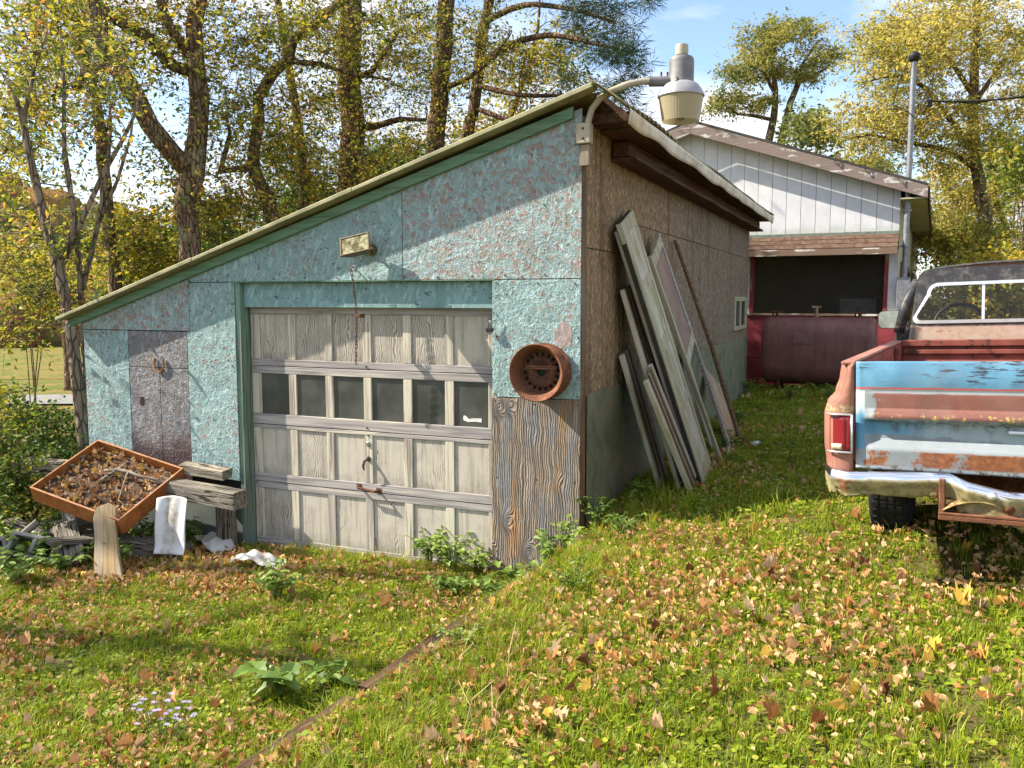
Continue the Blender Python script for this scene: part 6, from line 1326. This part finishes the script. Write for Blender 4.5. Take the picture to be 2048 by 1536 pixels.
# ------------------------------------------------------------------ grass, weeds and fallen leaves
def src_collection(name, objs):
    c = bpy.data.collections.new(name)
    for o in objs: c.objects.link(o)
    return c
def raw(name, V, F, mat, smooth=False):
    me = bpy.data.meshes.new(name); me.from_pydata([tuple(v) for v in V], [], F); me.materials.append(mat); return bpy.data.objects.new(name, me)
def scatter(name, P, rot, scl, idx, coll, label, cat):
    me = bpy.data.meshes.new(name); me.vertices.add(len(P)); me.vertices.foreach_set('co', np.asarray(P, np.float32).ravel())
    for nm, ty, arr, key in (('rot', 'FLOAT_VECTOR', rot, 'vector'), ('scl', 'FLOAT_VECTOR', scl, 'vector'), ('idx', 'INT', idx, 'value')):
        a = me.attributes.new(nm, ty, 'POINT'); a.data.foreach_set(key, np.asarray(arr, np.int32 if ty == 'INT' else np.float32).ravel())
    o = bpy.data.objects.new(name, me); COL.objects.link(o); tag(o, label, cat, kind='stuff')
    ng = bpy.data.node_groups.new(name, 'GeometryNodeTree'); ng.interface.new_socket('Geometry', in_out='INPUT', socket_type='NodeSocketGeometry'); ng.interface.new_socket('Geometry', in_out='OUTPUT', socket_type='NodeSocketGeometry')
    N = ng.nodes.new; gi = N('NodeGroupInput'); go = N('NodeGroupOutput'); ip = N('GeometryNodeInstanceOnPoints'); ci = N('GeometryNodeCollectionInfo')
    ci.inputs['Collection'].default_value = coll; ci.inputs['Separate Children'].default_value = True; ci.inputs['Reset Children'].default_value = True
    def na(nm, ty):
        x = N('GeometryNodeInputNamedAttribute'); x.data_type = ty; x.inputs['Name'].default_value = nm; return x.outputs['Attribute']
    l = ng.links.new; l(gi.outputs[0], ip.inputs['Points']); l(ci.outputs[0], ip.inputs['Instance']); ip.inputs['Pick Instance'].default_value = True
    l(na('idx', 'INT'), ip.inputs['Instance Index']); l(na('rot', 'FLOAT_VECTOR'), ip.inputs['Rotation']); l(na('scl', 'FLOAT_VECTOR'), ip.inputs['Scale']); l(ip.outputs[0], go.inputs[0])
    md = o.modifiers.new('scatter', 'NODES'); md.node_group = ng; return o
b = NB('lawn grass'); f = b.attr('lc'); r_ = b.rand(); z = b.math('MULTIPLY', b.sep(b.coord())[2], 9.0)
col = b.ramp(b.math('ADD', b.math('MULTIPLY', f, .55), b.math('MULTIPLY', r_, .45)), [(.05, (.08, .13, .010)), (.4, (.21, .30, .015)), (.75, (.37, .41, .025)), (.97, (.52, .44, .10))])
GRASSM = b.done(col, .5, None, 0, .35, translucent=(.4, col))
b = NB('broad weed leaf'); r_ = b.rand(); f = b.attr('lc'); col = b.ramp(b.math('ADD', b.math('MULTIPLY', f, .5), b.math('MULTIPLY', r_, .5)), [(.1, (.09, .16, .025)), (.5, (.19, .29, .045)), (.9, (.33, .42, .10))]); WEEDM = b.done(col, .45, None, 0, .4, translucent=(.35, col))
b = NB('dry leaf'); r_ = b.rand(); col = b.ramp(r_, [(0, (.13, .055, .02)), (.2, (.36, .16, .05)), (.4, (.50, .30, .14)), (.6, (.58, .42, .27)), (.78, (.46, .23, .07)), (.9, (.55, .38, .06)), (1, (.25, .10, .035))]); DRYM = b.done(col, .7, None, 0, .25, translucent=(.2, col))
b = NB('pale leaflet'); r_ = b.rand(); col = b.ramp(r_, [(0, (.30, .12, .045)), (.25, (.54, .30, .13)), (.6, (.70, .48, .29)), (.85, (.60, .40, .12)), (1, (.50, .20, .06))]); PALEM = b.done(col, .7, None, 0, .25, translucent=(.2, col))
def tuft(seed, n, h, spread, width, lean=.5):
    r = random.Random(seed); V = []; F = []; LC = []
    for k in range(n):
        a = r.uniform(0, 6.283); d = r.uniform(0, spread) ; x, y = d * math.cos(a), d * math.sin(a); hh = h * r.uniform(.5, 1.2); ln = lean * r.uniform(.1, 1.2); b_ = a + r.gauss(0, .9); w = width * r.uniform(.7, 1.3)
        sx, sy = -math.sin(b_) * w / 2, math.cos(b_) * w / 2; i = len(V); dx, dy = math.cos(b_) * hh * ln, math.sin(b_) * hh * ln
        V += [(x - sx, y - sy, -.01), (x + sx, y + sy, -.01), (x + dx * .35 - sx * .8, y + dy * .35 - sy * .8, hh * .6), (x + dx * .35 + sx * .8, y + dy * .35 + sy * .8, hh * .6), (x + dx, y + dy, hh * (1 - .25 * ln))]
        F += [(i, i + 1, i + 3, i + 2), (i + 2, i + 3, i + 4)]; q = r.random(); LC += [q, q]
    o = raw('tuft', V, F, GRASSM); at = o.data.attributes.new('lc', 'FLOAT', 'FACE'); at.data.foreach_set('value', LC); return o
def clover(seed):
    r = random.Random(seed); V = []; F = []; LC = []
    for k in range(9):
        a = r.uniform(0, 6.283); d = r.uniform(.0, .05); x, y = d * math.cos(a), d * math.sin(a); z = r.uniform(.010, .035); s = r.uniform(.006, .012); tl = r.uniform(-.5, .5)
        i = len(V)
        for j in range(6):
            q = j / 6 * 6.283; V.append((x + s * math.cos(q), y + s * math.sin(q), z + s * math.cos(q) * tl))
        F.append(tuple(range(i, i + 6))); LC.append(r.random())
    o = raw('clover', V, F, GRASSM); at = o.data.attributes.new('lc', 'FLOAT', 'FACE'); at.data.foreach_set('value', LC); return o
gsrc = [tuft(1, 18, .055, .04, .0040), tuft(2, 18, .042, .045, .0038, .9), tuft(3, 16, .065, .035, .0040, .7), tuft(4, 14, .046, .05, .0040, 1.1), clover(5), clover(6), tuft(7, 16, .11, .035, .0042, .8), tuft(8, 14, .16, .04, .0042, 1.0)]
for i, o in enumerate(gsrc): o.name = 'grass_source_%d' % i
gcol = src_collection('grass_sources', gsrc)
def inside_garage(x, y): return (x > GX0 - .05) & (x < .03) & (y > .05) & (y < GL + .05)
def sample(n, x0, x1, y0, y1, keep):
    x = rng.uniform(x0, x1, n); y = rng.uniform(y0, y1, n); k = rng.uniform(0, 1, n) < keep(x, y); k &= ~inside_garage(x, y); return x[k], y[k]
bare = lambda x, y: np.clip(.80 + .35 * fbm(x, y, 1.6, 5), .12, 1) * (1 - .9 * np.exp(-((x - ridge_x(y) + .08) / .085) ** 2) * (y < -.4))
parts = []
for n, reg in ((40000, (-6.2, 5.2, -4.2, .05)), (10000, (.03, 5.2, .05, 5.5)), (4500, (.03, 5.5, 5.5, 9.4)), (4500, (-11, -5.2, -2.0, 8))):
    x, y = sample(n, *reg, lambda x, y: bare(x, y) * np.where((x > 2.3) & (x < 3.9) & (y > -1.2) & (y < 4), .25, 1)); parts.append((x, y, np.full(len(x), 1.0 if reg[1] > 0 and reg[2] < 0 else 1.35)))
x = np.concatenate([p[0] for p in parts]); y = np.concatenate([p[1] for p in parts]); s = np.concatenate([p[2] for p in parts]); n = len(x)
idx = rng.choice([0, 1, 2, 3, 4, 5], n, p=[.2, .2, .17, .17, .14, .12])
tall = np.clip(np.exp(-((x - ridge_x(y) - .42) / .30) ** 2) * (y < -.6) * (y > -4) * .45 + np.exp(-((y + .9 - .12 * x) / .35) ** 2) * (x > 2.6) * .22 + np.exp(-((x - .35) / .25) ** 2 - ((y - .6) / .7) ** 2) * .5 + .02 + .15 * ((y > -.22) & (y < .05) & (x < -.6)), 0, .8)
idx = np.where(rng.uniform(0, 1, n) < tall, rng.choice([6, 7], n), idx)
sc = s * rng.uniform(.7, 1.25, n) * (1 + .2 * fbm(x, y, 2.3, 8))
rot = np.stack([rng.normal(0, .15, n), rng.normal(0, .15, n), rng.uniform(0, 6.283, n)], 1)
scatter('lawn_grass', np.stack([x, y, ground_z(x, y)], 1), rot, np.stack([sc, sc, sc], 1), idx, gcol, 'short patchy lawn grass mixed with clover', 'grass')
# leaf shapes
def leafshape(name, outline, mat, curl, L_):
    V = []; n = len(outline); mid = [(0, t * L_) for t in (0, .35, .7, 1)]
    V = [(p[0] * L_, p[1] * L_, curl * (abs(p[0]) * 2.2) ** 1.5 * L_ + .22 * L_ * math.sin(p[1] * 3) + rnd.uniform(-.09, .09) * L_) for p in outline]; V.append((0, .45 * L_, -.02 * L_)); F = [(i, (i + 1) % n, n) for i in range(n)]
    return raw(name, V, F, mat)
maple = [(0, 0), (.12, .10), (.38, .02), (.30, .22), (.52, .38), (.33, .48), (.36, .72), (.15, .62), (0, 1), (-.15, .62), (-.36, .72), (-.33, .48), (-.52, .38), (-.30, .22), (-.38, .02), (-.12, .10)]
oval = [(0, 0), (.16, .15), (.24, .4), (.17, .72), (0, 1), (-.17, .72), (-.24, .4), (-.16, .15)]
oval2 = [(0, 0), (.22, .10), (.30, .30), (.22, .45), (.33, .62), (.10, .80), (.03, 1), (-.14, .78), (-.26, .66), (-.20, .44), (-.33, .26), (-.15, .08)]
lance = [(0, 0), (.10, .2), (.13, .5), (.07, .8), (0, 1), (-.07, .8), (-.13, .5), (-.10, .2)]
lsrc = [leafshape('leaf', maple, DRYM, 1.1, .052), leafshape('leaf', oval2, DRYM, 1.4, .048), leafshape('leaf', oval, DRYM, 1.0, .046), leafshape('leaf', oval2, DRYM, 1.7, .040), leafshape('leaf', lance, DRYM, 1.1, .058),
        leafshape('leaf', oval, PALEM, .9, .030), leafshape('leaf', oval2, PALEM, 1.3, .026), leafshape('leaf', lance, PALEM, .9, .038)]
for i, o in enumerate(lsrc): o.name = 'dry_source_%d' % i
lcol = src_collection('dry_leaf_sources', lsrc)
parts = []
drift = lambda x, y: np.clip(.50 + .75 * fbm(x, y, .9, 12) + .35 * fbm(x, y, 3.1, 14), .04, 1)
for n, reg, big in ((42000, (-6, 5, -4.2, .0), 0), (3400, (-6, 5, -4.2, .0), 1), (5000, (.05, 5, .0, 5), 0), (1300, (.05, 5, .0, 9), 1), (1200, (-4.4, -2.2, -1.2, -.2), 0), (420, (-4.2, -2.2, -1.3, -.25), 1), (260, (.1, .75, 1.6, 3.6), 1), (900, (-.45, .05, -4.2, -.5), 0), (260, (-.45, .05, -4.2, -.5), 1)):
    x, y = sample(n, *reg, drift); parts.append((x, y, np.full(len(x), big)))
x = np.concatenate([p[0] for p in parts]); y = np.concatenate([p[1] for p in parts]); bg_ = np.concatenate([p[2] for p in parts]); n = len(x)
idx = np.where(bg_ > 0, rng.choice([0, 1, 2, 3, 4], n, p=[.05, .28, .29, .22, .16]), rng.choice([5, 6, 7], n)); sc = np.exp(rng.normal(-.05, .24, n))
z = ground_z(x, y) + rng.uniform(.018, .05, n)
rot = np.stack([rng.normal(0, .38, n), rng.normal(0, .38, n), rng.uniform(0, 6.283, n)], 1)
scatter('leaf_litter', np.stack([x, y, z], 1), rot, np.stack([sc] * 3, 1), idx, lcol, 'fallen autumn leaves scattered over the lawn', 'fallen leaves')
# leaves in the tray, on the sheet and behind the doors
n = 520; q = np.stack([rng.uniform(.03, lx_ - .03, n), rng.uniform(Y0 + .03, Y1 - .03, n), rng.uniform(-.07, -.045, n)], 1); Pq = np.array([tuple(TM @ Vector(p)) for p in q])
idx = rng.choice([0, 1, 2, 3, 4, 5, 6, 7], n, p=[.05, .08, .1, .1, .12, .2, .15, .2]); rot = np.stack([rng.normal(0, .7, n), rng.normal(0, .7, n), rng.uniform(0, 6.283, n)], 1); sc = rng.uniform(.7, 1.2, n)
scatter('tray_leaves', Pq, rot, np.stack([sc] * 3, 1), idx, lcol, 'dead leaves lying in the rusty tray', 'fallen leaves')
# single big leaves one can pick out on the lawn
big = [(1690, 1240), (1200, 1325), (1180, 1350), (1560, 1450), (1620, 1470), (1265, 1060), (1730, 1005), (1715, 1050), (2010, 1228), (1915, 1225), (1490, 1235), (1370, 1155), (330, 1275), (170, 1290), (430, 1320), (690, 1300), (860, 1320), (200, 1380), (340, 1420), (60, 1300), (660, 1050 + 250), (1000, 1410), (1820, 1330), (1960, 1340), (1440, 1400), (1325, 1480), (1075, 1490), (780, 1220), (590, 1200), (480, 1185), (1880, 1450), (1760, 1390), (1600, 1310), (1540, 1170), (1420, 1250), (930, 1500), (120, 1450), (260, 1510), (1250, 1180), (1100, 1340)]
shared = [lsrc[0].data, lsrc[1].data, lsrc[2].data]
for k, (u, v) in enumerate(big):
    p = gp(u, v, .3); o = bpy.data.objects.new('fallen_leaf', shared[k % 3]); COL.objects.link(o); o.location = (p.x, p.y, p.z + .045); o.rotation_euler = (rnd.uniform(-.3, .3), rnd.uniform(-.3, .3), rnd.uniform(0, 6.28)); s = rnd.uniform(1.2, 1.75); o.scale = (s, s, s)
    tag(o, 'large curled dry leaf lying on top of the lawn', 'leaf', 'large single leaves on the lawn')
# leafy weeds
def weed(name, label, c, h, nst, leafl, spread, seed, outline=None, group='leafy weeds along the garage'):
    r = random.Random(seed); e = empty(name, (c[0], c[1], gz(c[0], c[1])), label, 'weed', group); stm = MB(); V = []; F = []; LC = []
    outline = outline or [(0, 0), (.16, .06), (.33, .22), (.27, .36), (.36, .52), (.2, .66), (.17, .84), (0, 1), (-.17, .84), (-.2, .66), (-.36, .52), (-.27, .36), (-.33, .22), (-.16, .06)]
    for k in range(nst):
        a = r.uniform(0, 6.283); t = Vector((math.cos(a) * spread * r.uniform(.2, 1), math.sin(a) * spread * r.uniform(.2, 1), h * r.uniform(.45, 1))); p1 = Vector((t.x * .3, t.y * .3, t.z * .6)); stm.tube([(t.x * .05, t.y * .05, -.02), p1, t], [.004, .003, .002], 5, False)
        for j in range(5):
            q = p1.lerp(t, r.uniform(.0, 1.0)) if j else t; b_ = r.uniform(0, 6.283); L_ = leafl * r.uniform(.6, 1.15); ax = Vector((math.cos(b_), math.sin(b_), r.uniform(-.35, .45))).normalized(); sd = ax.cross(Vector((r.gauss(0, .25), r.gauss(0, .25), 1))).normalized(); nn_ = sd.cross(ax)
            i = len(V); n_ = len(outline)
            for ox, oy in outline: V.append(tuple(q + ax * (oy * L_) + sd * (ox * L_) + nn_ * (abs(ox) * L_ * .35 - oy * oy * L_ * .22)))
            V.append(tuple(q + ax * (.5 * L_) - nn_ * (.05 * L_)))
            F += [(i + m_, i + (m_ + 1) % n_, i + n_) for m_ in range(n_)]; g_ = r.random(); LC += [g_] * n_
    stm.build('stem', plain('weed stem', (.10, .15, .04), .7) if 'wstem' not in globals() else globals()['wstem'], e, smooth=True)
    o = raw('leaves', V, F, WEEDM); COL.objects.link(o); o.parent = e; at = o.data.attributes.new('lc', 'FLOAT', 'FACE'); at.data.foreach_set('value', LC)
    return e
wstem = plain('weed stem', (.10, .15, .04), .7)
ws = [((930, 1115), .30, 8, .10, .20, 'lobed green weed against the bottom of the garage door'), ((985, 1095), .34, 9, .10, .20, 'lobed green weed below the seam of door and weathered panel'), ((1040, 1110), .26, 8, .09, .18, 'lobed green weed in front of the weathered panel'), ((1100, 1085), .36, 8, .09, .16, 'tall green weed at the garage corner'), ((960, 1150), .20, 8, .09, .22, 'low spreading weed below the garage door'), ((900, 1190), .14, 8, .08, .22, 'low feathery weed further down the driveway'),
      ((520, 1060), .34, 9, .10, .20, 'shaded dark green weed at the left foot of the door'), ((470, 1062), .24, 8, .08, .14, 'pale green weed beside the left jamb'), ((442, 1050), .30, 6, .08, .12, 'upright weed between the jamb and the white sheet'), ((250, 1110), .24, 9, .08, .25, 'weed clump at the foot of the pale slab'), ((330, 1100), .22, 9, .08, .24, 'weed clump in front of the standing sheet'), ((60, 1130), .26, 10, .09, .28, 'pale weed clump in front of the concrete blocks'), ((120, 1080), .30, 8, .08, .22, 'weed growing up between the concrete blocks'), ((20, 1060), .34, 9, .09, .28, 'large weed clump left of the planks'), ((130, 1150), .20, 9, .09, .26, 'low weed clump near the pale slab'),
      ((1190, 1060), .26, 8, .06, .16, 'small leaved weed right of the garage corner'), ((1240, 1075), .18, 8, .05, .18, 'low small leaved weed on the bank'), ((1455, 905), .22, 6, .09, .14, 'green weed at the foot of the screen door'), ((1500, 790), .26, 9, .08, .3, 'green weed clump at the back corner of the garage'), ((1580, 800), .24, 10, .08, .35, 'fern like weeds in front of the oil tank'), ((1660, 800), .26, 10, .08, .35, 'weeds under the middle of the oil tank'), ((1280, 1005), .16, 7, .08, .16, 'broad leaved weed in the shade of the shutters'), ((1470, 860), .26, 8, .08, .2, 'weeds beside the tan board'),
      ((1150, 1180), .16, 9, .045, .22, 'small leaved creeping weed on the timber'), ((930, 1290), .10, 10, .035, .2, 'grey green feathery weed on the bank')]
wx = [(15, 1105, 'beside the leftmost block'), (95, 1115, 'under the tilted plank'), (180, 1060, 'behind the pale slab'), (290, 1095, 'between the slab and the standing sheet'), (365, 1105, 'at the foot of the standing sheet'), (240, 1140, 'in front of the pale slab'), (550, 1075, 'under the shaded door panel'), (860, 1130, 'under the door centre'), (1010, 1125, 'nearest the seam below the weathered panel'), (1075, 1120, 'below the weathered panel'), (1130, 1080, 'under the corner post'), (905, 1150, 'spilling onto the driveway'), (30, 1170, 'on the left lawn edge')]
for u, v, q_ in wx: ws.append(((u, v), rnd.uniform(.2, .32), 10, rnd.uniform(.075, .10), rnd.uniform(.2, .28), 'leafy green weed ' + q_))
for k, ((u, v), h, ns_, ll, sp, lab) in enumerate(ws):
    p = gp(u, v, .2); weed('weed', lab, p, h * 1.1, int(ns_ * 2), ll * .8, sp, 50 + k)
p = gp(555, 1400, 0); weed('burdock', 'big leaved burdock on the lower lawn', p, .20, 6, .15, .20, 99, group='broad plants on the lower lawn')
p = gp(640, 1370, 0); weed('burdock', 'smaller pale green big leaved plant near the burdock', p, .14, 4, .11, .18, 98, group='broad plants on the lower lawn')
# asters
AST = plain('pale lilac petals', (.46, .38, .62), .7)
p = gp(330, 1490, -.05); e = empty('aster_plant', (p.x, p.y, gz(p.x, p.y)), 'small clump of pale lilac asters on the lawn', 'flower')
m = MB(); fl_ = MB()
for k in range(30):
    a = rnd.uniform(0, 6.283); t = Vector((math.cos(a) * rnd.uniform(.02, .22), math.sin(a) * rnd.uniform(.02, .16), rnd.uniform(.10, .24))); m.tube([(t.x * .2, t.y * .2, -.01), (t.x * .7, t.y * .7, t.z * .6), t], .0015, 4, False)
    for j in range(9):
        b_ = j / 9 * 6.283; fl_.add([t, t + Vector((math.cos(b_ - .2) * .012, math.sin(b_ - .2) * .012, .003)), t + Vector((math.cos(b_) * .016, math.sin(b_) * .016, .002)), t + Vector((math.cos(b_ + .2) * .012, math.sin(b_ + .2) * .012, .003))], [(0, 1, 2, 3)])
m.build('stems', wstem, e); fl_.build('petals', AST, e, kind='stuff')
# grey twigs and dry stems standing in the rough grass on the bank
for k in range(10):
    u, v = rnd.uniform(820, 1150), rnd.uniform(1280, 1480); p = gp(u, v, .2); a = rnd.uniform(0, 6.28); h = rnd.uniform(.15, .3)
    o = MB().tube([(0, 0, -.02), (math.cos(a) * h * .2, math.sin(a) * h * .2, h * .6), (math.cos(a) * h * .6, math.sin(a) * h * .6, h)], [.003, .0025, .0012], 5).build('dry_stem', plain('straw stem', (.45, .38, .2), .8) if k == 0 else strawm, None)
    if k == 0: strawm = o.data.materials[0]
    o.location = p; tag(o, 'thin straw coloured dry stem in the rough grass on the bank', 'stem', 'dry stems on the bank')
